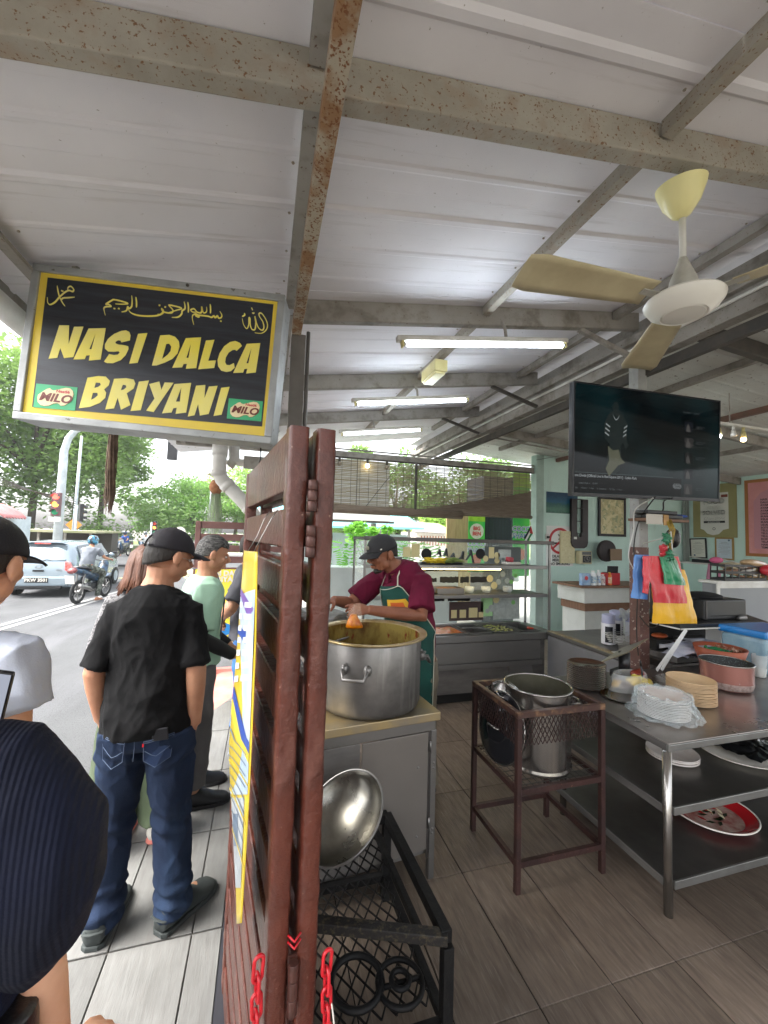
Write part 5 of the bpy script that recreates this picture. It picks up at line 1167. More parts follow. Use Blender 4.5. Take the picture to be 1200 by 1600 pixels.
def board(name, lab, cat, M4, w, h, mat, t=.012, fr=None, fw=.02):
    o = bpy.data.objects.new(name, None); COL.objects.link(o); o.matrix_world = M4; tag(o, lab, cat)
    B().box(-w/2+(fw if fr else 0), w/2-(fw if fr else 0), -h/2+(fw if fr else 0), h/2-(fw if fr else 0), 0, t*.6 if fr else t).build('panel', mat, o)
    if fr:
        for x0, x1, y0, y1 in ((-w/2, w/2, h/2-fw, h/2), (-w/2, w/2, -h/2, -h/2+fw), (-w/2, -w/2+fw, -h/2+fw+.0003, h/2-fw-.0003), (w/2-fw, w/2, -h/2+fw+.0003, h/2-fw-.0003)):
            B().box(x0, x1, y0, y1, 0, t).build('frame_bar', fr, o, bevel=.002, seg=1)
    return o
T = lambda x, y, z=.014: Matrix.Translation((x, y, z))
# poster of a lit city
m_post = bpy.data.materials.new('poster_landscape'); m_post.use_nodes = True
_n = m_post.node_tree.nodes; _l = m_post.node_tree.links; _t = _n.new('ShaderNodeTexCoord'); _s = _n.new('ShaderNodeSeparateXYZ'); _l.new(_t.outputs['Object'], _s.inputs[0])
_c = _n.new('ShaderNodeValToRGB'); _cr = _c.color_ramp; _cr.elements[0].position = 0; _cr.elements[0].color = lin('1f4a44'); _cr.elements[1].position = 1; _cr.elements[1].color = lin('16405e')
e_ = _cr.elements.new(.35); e_.color = lin('4f7a6a'); e_ = _cr.elements.new(.6); e_.color = lin('2a5d5c'); e_ = _cr.elements.new(.68); e_.color = lin('1d5c7a')
_m = _n.new('ShaderNodeMapRange'); _m.inputs['From Min'].default_value = -.19; _m.inputs['From Max'].default_value = .19
_z = _n.new('ShaderNodeTexNoise'); _z.inputs['Scale'].default_value = 18; _l.new(_t.outputs['Object'], _z.inputs['Vector'])
_a = _n.new('ShaderNodeMath'); _a.operation = 'MULTIPLY_ADD'; _a.inputs[1].default_value = .12; _l.new(_z.outputs['Fac'], _a.inputs[0]); _l.new(_s.outputs['Y'], _a.inputs[2]); _l.new(_a.outputs[0], _m.inputs['Value']); _l.new(_m.outputs[0], _c.inputs[0]); _l.new(_c.outputs[0], _n['Principled BSDF'].inputs['Base Color'])
board('poster', 'blue-green landscape poster on the mint wall left of the television', 'poster', FX((5.01, 5.999, 2.32)), .66, .37, m_post, .004)
ns = board('no_smoking_sign', 'red and white no smoking sign half covered by punch cards', 'sign', FX((4.965, 5.999, 1.56)), .56, .70, M('sign_white', 'dfe0de', .5), .006)
m_rr = M('sign_red', 'b3272e', .5)
def ring(r0, r1, cx, cy, n=40): return [[(cx+r1*math.cos(2*math.pi*k/n), cy+r1*math.sin(2*math.pi*k/n)) for k in range(n)], [(cx+r0*math.cos(2*math.pi*k/n), cy+r0*math.sin(2*math.pi*k/n)) for k in range(n)]]
flat('prohibition_ring', ring(.185, .23, 0, .09), m_rr, ns, .001, T(0, 0, .008))
flat('prohibition_ring', [[(.15, .22), (.175, .195), (-.15, -.065), (-.175, -.04)][::1]], m_rr, ns, .001, T(0, 0, .0095))
flat('cigarette', [[(-.13, .03), (.08, .03), (.08, .065), (-.13, .065)], ], m_ink, ns, .001, T(0, 0, .0085))
b = B(); b.tube([(.02, .08, .009), (-.03, .12, .009), (.04, .16, .009), (-.04, .20, .009)], .010, 6, flat=.2); b.tube([(.09, .08, .009), (.06, .12, .009), (.10, .17, .009)], .008, 6, flat=.2); b.build('smoke_symbol', m_ink, ns)
text('lettering', 'DILARANG\nMEROKOK\nNO SMOKING', .065, m_ink, ns, T(0, -.245, .008), 'CENTER', .001, .002)
cr = board('punch_card_rack', 'cream rack full of time cards over the no smoking sign', 'card rack', FX((5.10, 5.985, 1.545)), .30, .56, M('card_cream', 'd2cba4', .6), .03)
for i in range(2):
    for j in range(9): B().box(-.135+i*.14, -.01+i*.14, -.25+j*.058, -.205+j*.058, .0302, .034+.002*(j % 2)).build('time_card', M('card_tan', 'c6bd92', .6, col2='d9d3b2', scale=30), cr)
ck = thing('time_recorder', 'cream time clock with dark square dial beside the punch cards', 'clock', (5.415, 5.93, 1.375))
B().box(-.13, .13, -.05, .06, -.115, .115).build('case', M('clock_cream', 'bdb796', .5), ck, bevel=.01)
B().box(-.07, .11, -.054, -.0505, -.09, .035).build('dial', m_blk, ck, bevel=.004); B().box(-.08, .11, -.054, -.0505, .045, .10).build('display_window', M('grey_window', '54585a', .2), ck)
b = B()
for k in range(12): a = k*math.pi/6; b.cbox((.02+.055*math.cos(a)*.95, -.0555, -.027+.05*math.sin(a)), (.007, .002, .007))
b.beam((.02, -.057, -.027), (.02, -.057, .012), .004, .002, (0, 1, 0)); b.beam((.02, -.0575, -.027), (.045, -.0575, -.045), .005, .002, (0, 1, 0)); b.build('dial_marks', m_white, ck)
# dark slotted holder, framed map, round fan
dr = thing('wall_file_rack', 'tall dark plastic rack with hooks on the wall under the television', 'rack', (5.33, 5.95, 1.95))
flat('rack_frame', [[(-.175, .45), (-.175, -.32), (-.15, -.385), (-.09, -.42), (.09, -.42), (.15, -.385), (.175, -.32), (.175, .45)], [(-.06, .44), (-.06, -.12), (-.03, -.22), (.03, -.22), (.06, -.12), (.06, .44)]], M('dark_brown_plastic', '241a1c', .4), dr, .05, FX((0, 0, 0)))
for z_ in (.28, .05, -.17): B().box(-.07, .10, -.045, -.027, z_, z_+.012).build('hook', m_blk, dr)
B().box(-.13, -.07, -.029, -.0265, -.26, -.22).build('price_tag', m_paper, dr)
mp = board('framed_map', 'dark framed antique map partly behind the column', 'picture', FX((6.08, 5.985, 2.12)), .62, .72, M('map_paper', 'd6cda6', .7, col2='bdb58c', scale=9, mix=(.45, .52), streak=('98a080', (1, 1, 1), .56, .6, 14.)), .03, m_blk, .045)
ft = thing('wall_fan', 'dark round wall fan below the map, beside the time clock', 'fan', (5.78, 5.8, 1.50))
B().at((0, 0, 0), (rad(90), 0, 0)).lathe([(0, -.05), (.15, -.05), (.185, -.03), (.19, 0), (.185, .03), (.1, .06), (0, .06)], 32).build('guard', M('fan_dark', '2a2324', .5), ft, autos=40)
for k in range(4): B().at((0, .0, 0), (rad(90), 0, 0)).lathe([(.04+.035*k, .058-.008*k), (.045+.035*k, .060-.008*k)], 28).build('guard_ring', m_blk, ft)
B().box(-.03, .03, .05, .19, -.03, .03).build('arm', m_blk, ft); B().cbox((.12, -.09, -.06), (.24, .02, .2)).build('label_card', M('kraft_card', '8a7560', .8), ft)
sc_ = board('wall_socket', 'small white socket with black plug near the corner post', 'socket', FX((4.70, 5.998, 1.72)), .07, .09, m_white, .02); B().box(-.02, .02, -.03, .01, .021, .05).build('plug', m_blk, sc_)
fg = thing('hand_flag', 'small red, white, black and green hand flag on the corner post', 'flag', (4.36, 5.9, 1.60))
B().tube([(.06, 0, 0), (-.06, 0, .30)], .004, 6).build('flag_stick', m_white, fg)
for k, c_ in enumerate(('1b1b1c', 'e3e3e0', '1e6b3a')):
    B().grid(lambda u, v, k=k: (-.06-.13*u+.04*(k+v)/3, .004*math.sin(u*6), .29-.13*(k+v)/3-.20*u), 6, 3).build('flag_stripe', M('flag_'+c_, c_, .7), fg, smooth=True, solid=.0015)
B().add([(-.058, -.003, .295), (-.018, -.003, .16), (-.085, -.003, .165)], [(0, 1, 2)]).build('flag_triangle', M('flag_red', 'b0262b', .7), fg, solid=.0015)
# right wall: kraft board, certificates, pink menu
m_kraft = M('olive_card', '9a9468', .8)
bd = board('quote_board', 'khaki board with white paper badge printed SOLVED Questions', 'board', FXm((7.955, 5.50, 2.29)), .76, .98, m_kraft, .012)
flat('badge', [[(-.24, .33), (-.1, .33), (-.07, .40), (.07, .40), (.1, .33), (.25, .33), (.25, -.33), (.16, -.35), (.08, -.43), (-.02, -.45), (-.12, -.42), (-.18, -.35), (-.24, -.33)]], M('badge_white', 'd6d4ce', .7), bd, .001, T(0, 0, .014))
text('lettering', 'FOOD', .13, m_ink, bd, T(0, .17), 'CENTER', .001, .004); text('lettering', 'MINUTES', .06, m_inkg, bd, T(0, .06), 'CENTER', .001)
text('lettering', 'SOLVED', .11, m_ink, bd, T(0, -.035), 'CENTER', .001, .003); text('lettering', 'Questions', .09, m_ink, bd, T(0, -.14), 'CENTER', .001, 0, .3)
B().box(-.18, .19, -.225, -.185, .0145, .0155).build('ribbon_print', m_ink, bd); text('lettering', '#milochocolatey', .032, m_paper, bd, T(0, -.206, .0165), 'CENTER', .001)
B().box(.13, .24, .24, .29, .0145, .0155).build('ribbon_print', M('rust_print', '7a3a2c', .7), bd); flat('seal_print', ring(.018, .026, 0, -.33, 20), m_ink, bd, .001, T(0, 0, .015))
c1 = board('certificate', 'black framed certificate with blue seal, left of the gilt one', 'certificate', FXm((7.95, 5.79, 1.59)) @ Matrix.Rotation(.04, 4, 'Z'), .31, .38, M('certificate_cream', 'd8d8cc', .6), .02, m_blk, .022)
c2 = board('certificate', 'gilt framed certificate with pale blue paper, nearest the pink menu', 'certificate', FXm((7.95, 5.33, 1.60)), .31, .40, M('certificate_blue', 'c0cdd8', .6), .02, M('gilt', 'a3834d', .4, metal=.3), .026)
for c_ in (c1, c2):
    text('lettering', 'Certificate\nof Achievement', .026, m_inkg, c_, T(0, .10, .0135), 'CENTER', .0006); b = B()
    for k in range(7): ww = (.09, .10, .06, .1, .08, .1, .05)[k]; b.box(-ww, ww, .045-k*.024, .049-k*.024, .0126, .0132)
    b.build('printed_lines', m_inkg, c_); flat('seal_print', [ring(0, .017, -.07 if c_ is c1 else .08, -.13 if c_ is c1 else .15, 18)[0]], M('seal_blue', '49607e', .6), c_, .0006, T(0, 0, .0138))
pk = board('menu_board', 'large pink menu board in orange wooden frame at the right edge', 'menu board', FXm((7.955, 4.50, 2.14)), .98, 1.30, M('menu_pink', 'd79a9a', .7, col2='cd8a8a', scale=4), .02, M('pine_frame', 'a8703f', .6), .05)
B().prism([(-.36, -.52), (.36, -.52), (.36, .28), (.25, .42), (.1, .48), (-.1, .48), (-.25, .42), (-.36, .28)], .0125, .0135).build('menu_panel', M('menu_rose', 'c7909a', .7), pk)
for k, s_ in enumerate('NASI|DALCHA|AYAM GORENG|AYAM MERAH|AYAM KURMA|DAGING|IKAN GORENG|KELAMBING|IKAN BAWAL|UDANG|SOTONG|TELUR IKAN|TELUR MASIN|TELUR REBUS|ROKU|TELATAH|NANGKA|TEMPE'.split('|')):
    text('lettering', s_, .045, m_ink, pk, T(-.26, .30-k*.047, .0145), 'LEFT', .0008, .0012)
B().ball((.0, .44, .016), (.05, .03, .003), 12, 4).build('logo_print', M('menu_red', 'b44a4a', .6), pk)

# ------------------------------------------------------------------ food display cabinet at the back
m_ss = M('stainless', '8b8a88', .30, metal=.85, col2='868482', scale=2.5, stretch=(1, 1, 5), rough2=.42, bump=.05, bump_scale=9)
m_ssd = M('stainless_dull', '7f7c79', .42, metal=.6, col2='656260', scale=3, stretch=(1, 1, 4), rough2=.55, bump=.05, bump_scale=12)
m_ssx = M('stainless_dark_frame', '5f5c5a', .35, metal=.7, col2='4b4846', scale=6)
m_glass = M('cabinet_glass', 'e9f5f1', .03, alpha=.13, spec=.6)
m_kick_shade = M('kick_shade_black', '1a1918', .8)  # black of the kick; also painted shade in the paper slot and box opening
dc = thing('food_display', 'stainless steel glass food display counter behind the cook', 'display counter', (0, 0, 0))
B().box(.92, 2.93, 3.765, 4.25, .10, .60).build('body_panel', m_ssd, dc, bevel=.004)
B().box(.92, 2.86, 3.742, 3.762, .40, .60).build('drawer_front', m_ss, dc, bevel=.003)
B().box(.92, 2.88, 3.732, 3.76, .345, .395).build('rail_band', m_ss, dc, bevel=.003)
B().box(1.0, 2.88, 3.80, 4.2, .005, .0995).build('plinth', m_kick_shade, dc)
B().prism([(2.55, .15), (2.80, .15), (2.76, .34), (2.48, .34)], 0, .014, (0, 3.764, 0), (1, 0, 0), (0, 0, 1)).build('gusset_panel', m_ss, dc)
B().box(.90, 2.93, 3.735, 3.80, .605, .672).build('top_rim', m_ss, dc, bevel=.006); B().box(.90, 2.93, 4.19, 4.262, .605, .69).build('top_rim', m_ss, dc, bevel=.006)
B().box(.92, 2.92, 3.81, 4.18, .56, .566).build('well_floor', m_ssx, dc)
pans = ((1.56, 2.04, 'curry'), (2.06, 2.32, 'empty'), (2.34, 2.66, 'veg'), (2.68, 2.90, 'bare'), (.95, 1.24, 'empty'), (1.26, 1.54, 'curry'))
for i, (x0, x1, k) in enumerate(pans):
    t = thing('food_pan', dict(curry='steel pan of orange curry in the display counter', empty='deep dark steel pan in the display counter, with ladle', veg='steel pan of mixed pickled vegetables in the display counter', bare='bare steel pan at the right end of the display counter')[k]+(', hidden behind the cook' if x1 < 1.56 else ''), 'food pan', (0, 0, 0), group=None)
    b = B(); n = 5
    y0, y1 = 3.802, 4.188; zt, zb_ = .683, .60
    b.box(x0, x1, y0, y0+.014, zt-.006, zt).box(x0, x1, y1-.014, y1, zt-.006, zt).box(x0, x0+.014, y0+.0142, y1-.0142, zt-.006, zt).box(x1-.014, x1, y0+.0142, y1-.0142, zt-.006, zt)
    b.box(x0+.014, x0+.017, y0+.014, y1-.014, zb_, zt-.0062).box(x1-.017, x1-.014, y0+.014, y1-.014, zb_, zt-.0062).box(x0+.0172, x1-.0172, y0+.014, y0+.017, zb_, zt-.0062).box(x0+.0172, x1-.0172, y1-.017, y1-.014, zb_, zt-.0062).box(x0+.014, x1-.014, y0+.014, y1-.014, zb_-.003, zb_-.0002)
    b.build('pan', m_ss, t)
    if k == 'curry': B().grid(lambda u, v: (x0+.018+(x1-x0-.036)*u, y0+.018+(y1-y0-.036)*v, .668+.008*noise.noise(Vector((u*6, v*6, i)))), 20, 20).build('curry', M('curry_orange', 'e0681c', .25, col2='b8772a', scale=14, rough2=.4), t, smooth=True)
    if k == 'veg':
        b = B()
        for q in range(90): b.ball((random.uniform(x0+.03, x1-.03), random.uniform(y0+.03, y1-.05), .662+random.random()*.02), (random.uniform(.010, .02), random.uniform(.006, .012), .006), 6, 4)
        tag(b.build('vegetables', M('veg_mix', '9fae52', .5, col2='d6cf9d', scale=45, speck='b4462a', speck_scale=60, speck_amt=.62), t, smooth=True), kind='stuff')
tag(B().tube([(2.02, 4.1, .66), (2.2, 3.95, .70), (2.35, 3.85, .705)], .006, 6).ball((2.0, 4.12, .645), (.04, .04, .015)).build('ladle', m_ss, smooth=True), 'steel ladle lying across the pans of the display counter', 'ladle')
tg = B().prism([(0, 0), (.05, .0), (.065, .02), (.04, .035), (.05, .06), (.02, .06), (-.01, .03)], 0, .012, (2.80, 3.85, .687), (1, 0, 0), (0, 1, 0)).build('tong_handle', M('orange_red_plastic', 'd2421c', .4)); tag(tg, 'orange-red tong handle at the right end of the food pans', 'tongs')
for x, y in ((.92, 3.765), (2.985, 3.765), (.92, 4.235), (3.02, 4.235)):
    B().box(x-.011, x+.011, y-.011, y+.011, .672, 1.605).build('post', m_ssx if y > 4 else m_ss, dc, bevel=.002, seg=1)
B().box(2.93, 3.04, 3.75, 4.25, .60, .671).build('end_ledge', m_ss, dc, bevel=.003)
for z in (1.605,): B().box(.905, 3.035, 3.75, 3.79, z, z+.038).build('top_bar', m_ssx, dc, bevel=.004); B().box(.905, 3.035, 4.215, 4.25, z, z+.03).build('top_bar', m_ssx, dc, bevel=.004); B().box(2.985, 3.03, 3.7905, 4.2145, z, z+.022).build('top_bar', m_ssx, dc); B().box(.905, .94, 3.7905, 4.2145, z, z+.022).build('top_bar', m_ssx, dc)
for z in (1.36, 1.06): B().box(.935, 2.972, 3.80, 4.20, z, z+.006).build('shelf', m_glass if False else m_ssx, dc); B().box(.935, 2.972, 3.776, 3.799, z-.022, z+.014).build('shelf_lip', m_ss, dc, bevel=.003)
B().box(.935, 3.0, 4.2205, 4.2245, .70, 1.60).build('back_glass', m_glass, dc); B().box(2.992, 2.996, 3.78, 4.22, .70, 1.60).build('end_glass', m_glass, dc); B().box(.916, .920, 3.78, 4.22, .70, 1.60).build('end_glass', m_glass, dc)
B().tube([(1.45, 3.83, 1.335), (2.42, 3.83, 1.335)], .010, 8).build('warm_light', M('warm_tube', 'fff3c8', .4, emit='ffe49a', emit_s=9.), dc, smooth=True)
# vinyl lettering and stickers on the back glass, seen from behind
m_vin = M('black_vinyl', '0f0f10', .6); m_crm = M('cream_sticker', 'd6c995', .7); m_gst = M('grey_sticker', '9fa5a2', .7, col2='b7bfba', scale=30); m_gst2 = M('green_sticker', '7fbf6a', .6)
VZ = 4.2195
def decal(name, mat, poly, z=0.): B().prism(poly, 0, .0006, (0, VZ-.0008-z, 0), (1, 0, 0), (0, 0, 1)).build(name, mat, dc)
def circ(cx, cz, r, n=24): return [(cx+r*math.cos(2*math.pi*k/n), cz+r*math.sin(2*math.pi*k/n)) for k in range(n)]
decal('vinyl_disc', m_vin, circ(1.73, 1.462, .062)); decal('vinyl_disc', m_vin, circ(2.40, 1.475, .060))
b = B()
P0 = [(1.83, 1.45), (1.87, 1.46), (1.89, 1.52), (1.90, 1.44), (1.95, 1.45), (1.97, 1.53), (1.98, 1.44), (2.03, 1.43), (2.06, 1.48), (2.07, 1.42), (2.12, 1.40), (2.16, 1.44), (2.18, 1.50), (2.17, 1.41), (2.22, 1.40), (2.26, 1.46), (2.27, 1.52), (2.30, 1.42), (2.31, 1.37)]
b.tube([(x, VZ-.002, z) for x, z in P0], [.030+.008*math.sin(k*2.1) for k in range(len(P0))], 8, flat=.05); b.build('vinyl_script', m_vin, dc)
def blobs(x0, x1, z, r, n, seed):
    rnd = random.Random(seed); pts = []
    for k in range(n+1): pts.append((x0+(x1-x0)*k/n, z+r*(.85+.3*rnd.random())))
    for k in range(n, -1, -1): pts.append((x0+(x1-x0)*k/n, z-r*(.85+.3*rnd.random())))
    decal('vinyl_lettering', m_vin, pts)
for x0, x1, z, r, n, s in ((1.66, 1.74, 1.168, .035, 5, 1), (1.58, 1.65, 1.17, .03, 4, 9), (1.785, 1.86, 1.175, .022, 5, 2), (1.90, 2.13, 1.178, .033, 12, 3), (2.15, 2.26, 1.178, .034, 8, 4), (2.28, 2.49, 1.178, .032, 10, 5), (1.62, 1.96, .968, .026, 16, 6), (2.0, 2.28, .966, .028, 14, 7), (1.55, 2.6, 1.283, .012, 40, 8)): blobs(x0, x1, z, r, n, s)
for x, z, w_, h_ in ((2.545, 1.49, .07, .13), (2.72, 1.47, .17, .12), (1.60, 1.50, .1, .15), (1.50, 1.48, .09, .11)): decal('sticker', m_gst if x > 2.6 else m_crm, [(x-w_/2, z-h_/2), (x+w_/2, z-h_/2), (x+w_/2, z+h_/2), (x-w_/2, z+h_/2)])
for x, z, r in ((2.47, 1.42, .035), (2.62, 1.46, .038), (2.62, 1.36+.04, .034), (2.70, 1.40, .028)): decal('sticker', m_crm if x < 2.66 else m_gst, circ(x, z, r))
decal('sticker_sheet', M('brown_sheet', '4a3a38', .7), [(2.02, .72), (2.45, .72), (2.45, .93), (2.02, .93)])
for x, w_, h_ in ((2.08, .07, .09), (2.19, .08, .09), (2.32, .11, .11), (2.42, .06, .06)): B().prism([(x-w_/2, .75), (x+w_/2, .75), (x+w_/2, .75+h_), (x-w_/2, .75+h_)], 0, .0006, (0, VZ-.0022, 0), (1, 0, 0), (0, 0, 1)).build('sticker', m_crm, dc)
decal('sticker_sheet', M('dark_sheet', '59605f', .7), [(2.455, 1.385), (2.94, 1.385), (2.94, 1.56), (2.455, 1.56)], -.0007)
decal('sticker_sheet', m_gst, [(2.58, .72), (2.93, .72), (2.93, 1.03), (2.58, 1.03)])
for k in range(14): decal('sticker', (m_gst2, m_gst, m_crm)[k % 3 if k % 4 else 1], circ(2.50+.40*((k*37) % 14)/14, (.82, 1.14, .92, 1.22)[k % 4]+.03*math.sin(k), .026+.008*(k % 3), 14), .0016)
decal('sticker_sheet', M('pale_green_sheet', 'a9d69a', .6), [(2.42, .76), (2.57, .76), (2.57, .98), (2.42, .98)])
def food_plate(loc, lab, mat_f, n, L, R=.17):
    t = thing('food_tray', lab, 'food tray', loc); B().lathe([(0, .0), (R*.8, .0), (R, .016), (R+.004, .018), (R*.8, .005), (0, .004)], 28, sx=1.1, sy=.8).build('tray', m_ssx, t, smooth=True); b = B()
    for k in range(n):
        a = random.uniform(-.5, .5); c = Vector((random.uniform(-.07, .07), random.uniform(-.05, .05), .014+.045*random.random())); dv = Vector((math.cos(a), math.sin(a), random.uniform(-.15, .15)))*L
        b.tube([c-dv, c+dv*.0+Vector((0, 0, .006)), c+dv], [.008, .011, .006], 6)
    tag(b.build('food', mat_f, t, smooth=True), kind='stuff'); return t
m_yf = M('yellow_food', 'd9c02a', .5, col2='c5a91f', scale=20)
food_plate((1.72, 3.95, 1.367), 'plate of yellow fritters on the upper glass shelf, right of the cook', m_yf, 26, .055)
food_plate((1.95, 4.02, 1.367), 'plate of green beans on the upper glass shelf', M('green_food', '5f7a3a', .6, col2='86954c', scale=20), 22, .05, .12)
food_plate((1.60, 3.95, 1.067), 'plate of yellow crisps on the lower glass shelf beside the steel tray', m_yf, 22, .03, .14)
tr_ = thing('steel_tray', 'open rectangular steel tray on the lower glass shelf', 'tray', (1.87, 3.98, 1.068)); B().box(-.15, .15, -.11, .11, 0, .004).box(-.15, .15, -.11, -.104, .0042, .06).box(-.15, .15, .104, .11, .0042, .06).box(-.15, -.144, -.1038, .1038, .0042, .06).box(.144, .15, -.1038, .1038, .0042, .06).build('tray', m_ss, tr_); B().box(-.14, .14, -.10, .10, .03, .042).build('food', M('fried_tan', 'b07c38', .6, col2='8c5e2a', scale=30), tr_)
tag(B().lathe([(0, 0), (.09, 0), (.105, .07), (.10, .07), (.085, .006), (0, .006)], 24, (1.25, 3.95, 1.368)).build('steel_bowl', m_ss, smooth=True), 'steel bowl on the upper glass shelf in front of the cook\'s face', 'bowl')
for i, (x, z, lab) in enumerate(((2.15, 1.068, 'left of three'), (2.35, 1.068, 'middle of three'), (2.62, 1.068, 'right of three'))):
    t = thing('plastic_tub', 'small clear tub of white sweets on the lower glass shelf, '+lab, 'tub', (x, 4.0, z)); B().lathe([(0, 0), (.05, 0), (.056, .06), (.053, .06), (.047, .003), (0, .003)], 16).build('tub', M('clear_tub', 'e8eeee', .15, alpha=.35), t, smooth=True)
    b = B(); [b.ball((random.uniform(-.03, .03), random.uniform(-.03, .03), .012+.04*random.random()), .012, 6, 4) for _ in range(12)]; tag(b.build('sweets', M('sweets_white', 'd5dcdc', .5, col2='b7c9d6', scale=40), t, smooth=True), kind='stuff')
bx = thing('snack_packet', 'red and white snack packets on the upper glass shelf at its right end', 'packet', (2.68, 4.02, 1.368)); B().box(-.1, .1, -.05, .05, 0, .03).build('packet', m_ws, bx, bevel=.01); B().at((-.03, 0, .034), (0, .2, .3)).box(-.03, .04, -.03, .03, 0, .05).build('packet', M('packet_red', 'a92b3a', .4), bx, bevel=.008)

# ------------------------------------------------------------------ side counter running from the display towards the column
sc2 = thing('side_counter', 'stainless side counter between the display and the painted column', 'counter', (0, 0, 0))
B().box(2.962, 3.66, 2.68, 3.72, .02, .655).build('body', m_ssd, sc2, bevel=.004)
B().box(2.94, 2.959, 2.66, 3.73, .08, .64).build('side_panel', M('grey_laminate', '86868a', .45, metal=.3, col2='7a7a7d', scale=2), sc2, bevel=.003)
B().box(2.935, 3.70, 2.65, 3.735, .657, .685).build('top', m_ss, sc2, bevel=.004); B().box(2.935, 3.0, 2.66, 3.73, .6855, .693).build('edge_trim', M('worn_steel_trim', 'b3a68c', .45, metal=.4, col2='8d7c5c', scale=12), sc2, bevel=.002)
B().at((2.936, 3.0, .54), (0, rad(-90), 0)).lathe([(0, 0), (.012, 0), (.012, .012), (0, .014)], 14).build('knob', m_blk, sc2)
m_cup = M('canister_white', 'e2e2e8', .3, coat=.3); m_cupk = M('canister_print', '23242c', .35)
def canister(x, y, lab, h=.24, r=.062):
    t = thing('cup_dispenser', lab, 'dispenser', (x, y, .694)); B().lathe([(0, 0), (r*.96, 0), (r, .006), (r, h*.72), (0, h*.72)], 28).build('canister', m_cup, t, autos=40)
    B().lathe([(r*.99, h*.72), (r*.93, h*.73), (r*.90, h), (r*.6, h*1.03), (0, h*1.03)], 28).build('cap', M('lilac_plastic', 'aeb0cc', .35), t, autos=40)
    B().lathe([(r+.0008, .02), (r+.0008, h*.62)], 20, a0=rad(200), a1=rad(262)).build('print_panel', m_cupk, t)
    b = B()
    for k in range(9): b.add([(0, 0, 0)]*0, [])
    for k in range(8): a = rad(285); b.cbox(((r+.001)*math.cos(a), (r+.001)*math.sin(a), .03+.016*k), (.012, .003, .006))
    b.build('print_marks', m_cupk, t); return t
canister(3.17, 3.16, 'white canister with black print in front of the pair, left', .27)
canister(3.32, 3.22, 'white canister wrapped in plastic, middle of the counter group', .29)
canister(3.46, 3.16, 'white canister with dark square print, nearest the column', .27)
pw = B(); pw.grid(lambda u, v: (3.24+.30*u, 3.10+.01*math.sin(u*20+v*7), .93+.09*(v)+.016*math.sin(u*17)), 16, 6); tag(pw.build('plastic_wrap', M('clear_film', 'eef4f6', .15, alpha=.4), smooth=True, solid=.001), 'crumpled clear plastic wrap over the white canisters', 'plastic wrap')
wb_ = thing('wire_basket', 'white wire basket on the side counter by the column', 'basket', (3.02, 2.88, .694)); b = B()
for k in range(6): z_ = .09+.014*k; s_ = .075+.006*k; b.tube([(-s_, -s_*.7, z_), (s_, -s_*.7, z_), (s_, s_*.7, z_), (-s_, s_*.7, z_)], .0022, 5, closed=True, cap=False)
for k in range(14): u = -1+2*k/13; b.tube([(u*.06, -.045, .0), (u*.075, -.055, .09), (u*.105, -.075, .165)], .0016, 4)
b.build('wires', m_white, wb_, smooth=True); B().box(-.06, .06, -.04, .04, 0, .004).build('base', m_white, wb_)

# high shelf unit with bottles on the back wall side
sh2 = thing('wall_counter', 'white cupboard with brown wooden top behind the column, bottles on it', 'cupboard', (0, 0, 0))
B().box(4.17, 5.6, 4.6, 5.2, 1.015, 1.045).build('top', M('brown_laminate', '7a5a44', .5, col2='6a4c38', scale=6, stretch=(1, 6, 1)), sh2, bevel=.004)
B().box(4.27, 5.6, 4.66, 5.2, .80, 1.013).build('fascia_board', M('cupboard_white', 'c9cbc6', .6, col2='b5b8b2', scale=2), sh2, bevel=.003)
B().box(4.33, 5.6, 4.72, 5.2, .68, .797).build('brown_panel', _mats['brown_laminate'], sh2); B().box(4.36, 5.6, 4.75, 5.2, .0, .677).build('lower_panel', _mats['cupboard_white'], sh2)
def bottle(x, lab, col_, h=.16, r=.035, cap='e6e6e2', kind='bottle', lab_c='3f77b0'):
    t = thing(kind, lab, 'bottle', (x, 4.70, 1.046)); B().lathe([(0, 0), (r, 0), (r, h*.7), (r*.9, h*.8), (r*.45, h*.88), (r*.45, h*.92), (0, h*.92)], 18).build('body', M('bottle_'+col_, col_, .35, coat=.3), t, autos=40)
    B().lathe([(0, h*.921), (r*.55, h*.921), (r*.55, h), (0, h)], 14).build('cap', M('bottle_'+cap, cap, .35), t); B().lathe([(r+.0008, h*.15), (r+.0008, h*.62)], 18, a0=rad(185), a1=rad(345)).build('label', M('label_'+lab_c, lab_c, .5, col2='d9d9d0', scale=60), t)
hx = thing('detergent_box', 'blue and white box with red heart, leftmost on the brown shelf', 'box', (4.31, 4.70, 1.046)); B().box(-.07, .07, -.03, .03, 0, .165).build('carton', M('carton_blue', '6f93bd', .5, col2='a8bfd4', scale=14), hx, bevel=.004); B().ball((0, -.031, .10), (.03, .003, .03), 12, 6).build('heart_print', M('heart_red', 'c2383f', .5), hx)
bottle(4.45, 'white squat bottle with blue and yellow label beside the detergent box', 'd6dadb', .20, .045, 'e6e6e2', lab_c='4f8fb8'); bottle(4.545, 'tall white bottle in the middle of the brown shelf', 'dcdcdc', .21, .03); bottle(4.62, 'small white bottle behind the tall one, left of the red box', 'd0c6c8', .15, .032, lab_c='9a5560')
rb = thing('red_box', 'red square box on the brown shelf beside the orange bottle', 'box', (4.80, 4.74, 1.046)); B().box(-.12, .12, -.05, .06, 0, .17).build('carton', M('box_red', 'a8232a', .45), rb, bevel=.006); B().box(-.10, .10, -.04, .05, .171, .176).build('opening', m_kick_shade, rb)  # opening is a dark slab painted in place of its shade
bottle(4.735, 'orange sauce bottle in front of the red box', 'd9721f', .18, .032, 'd0b02c', lab_c='c98a2a')
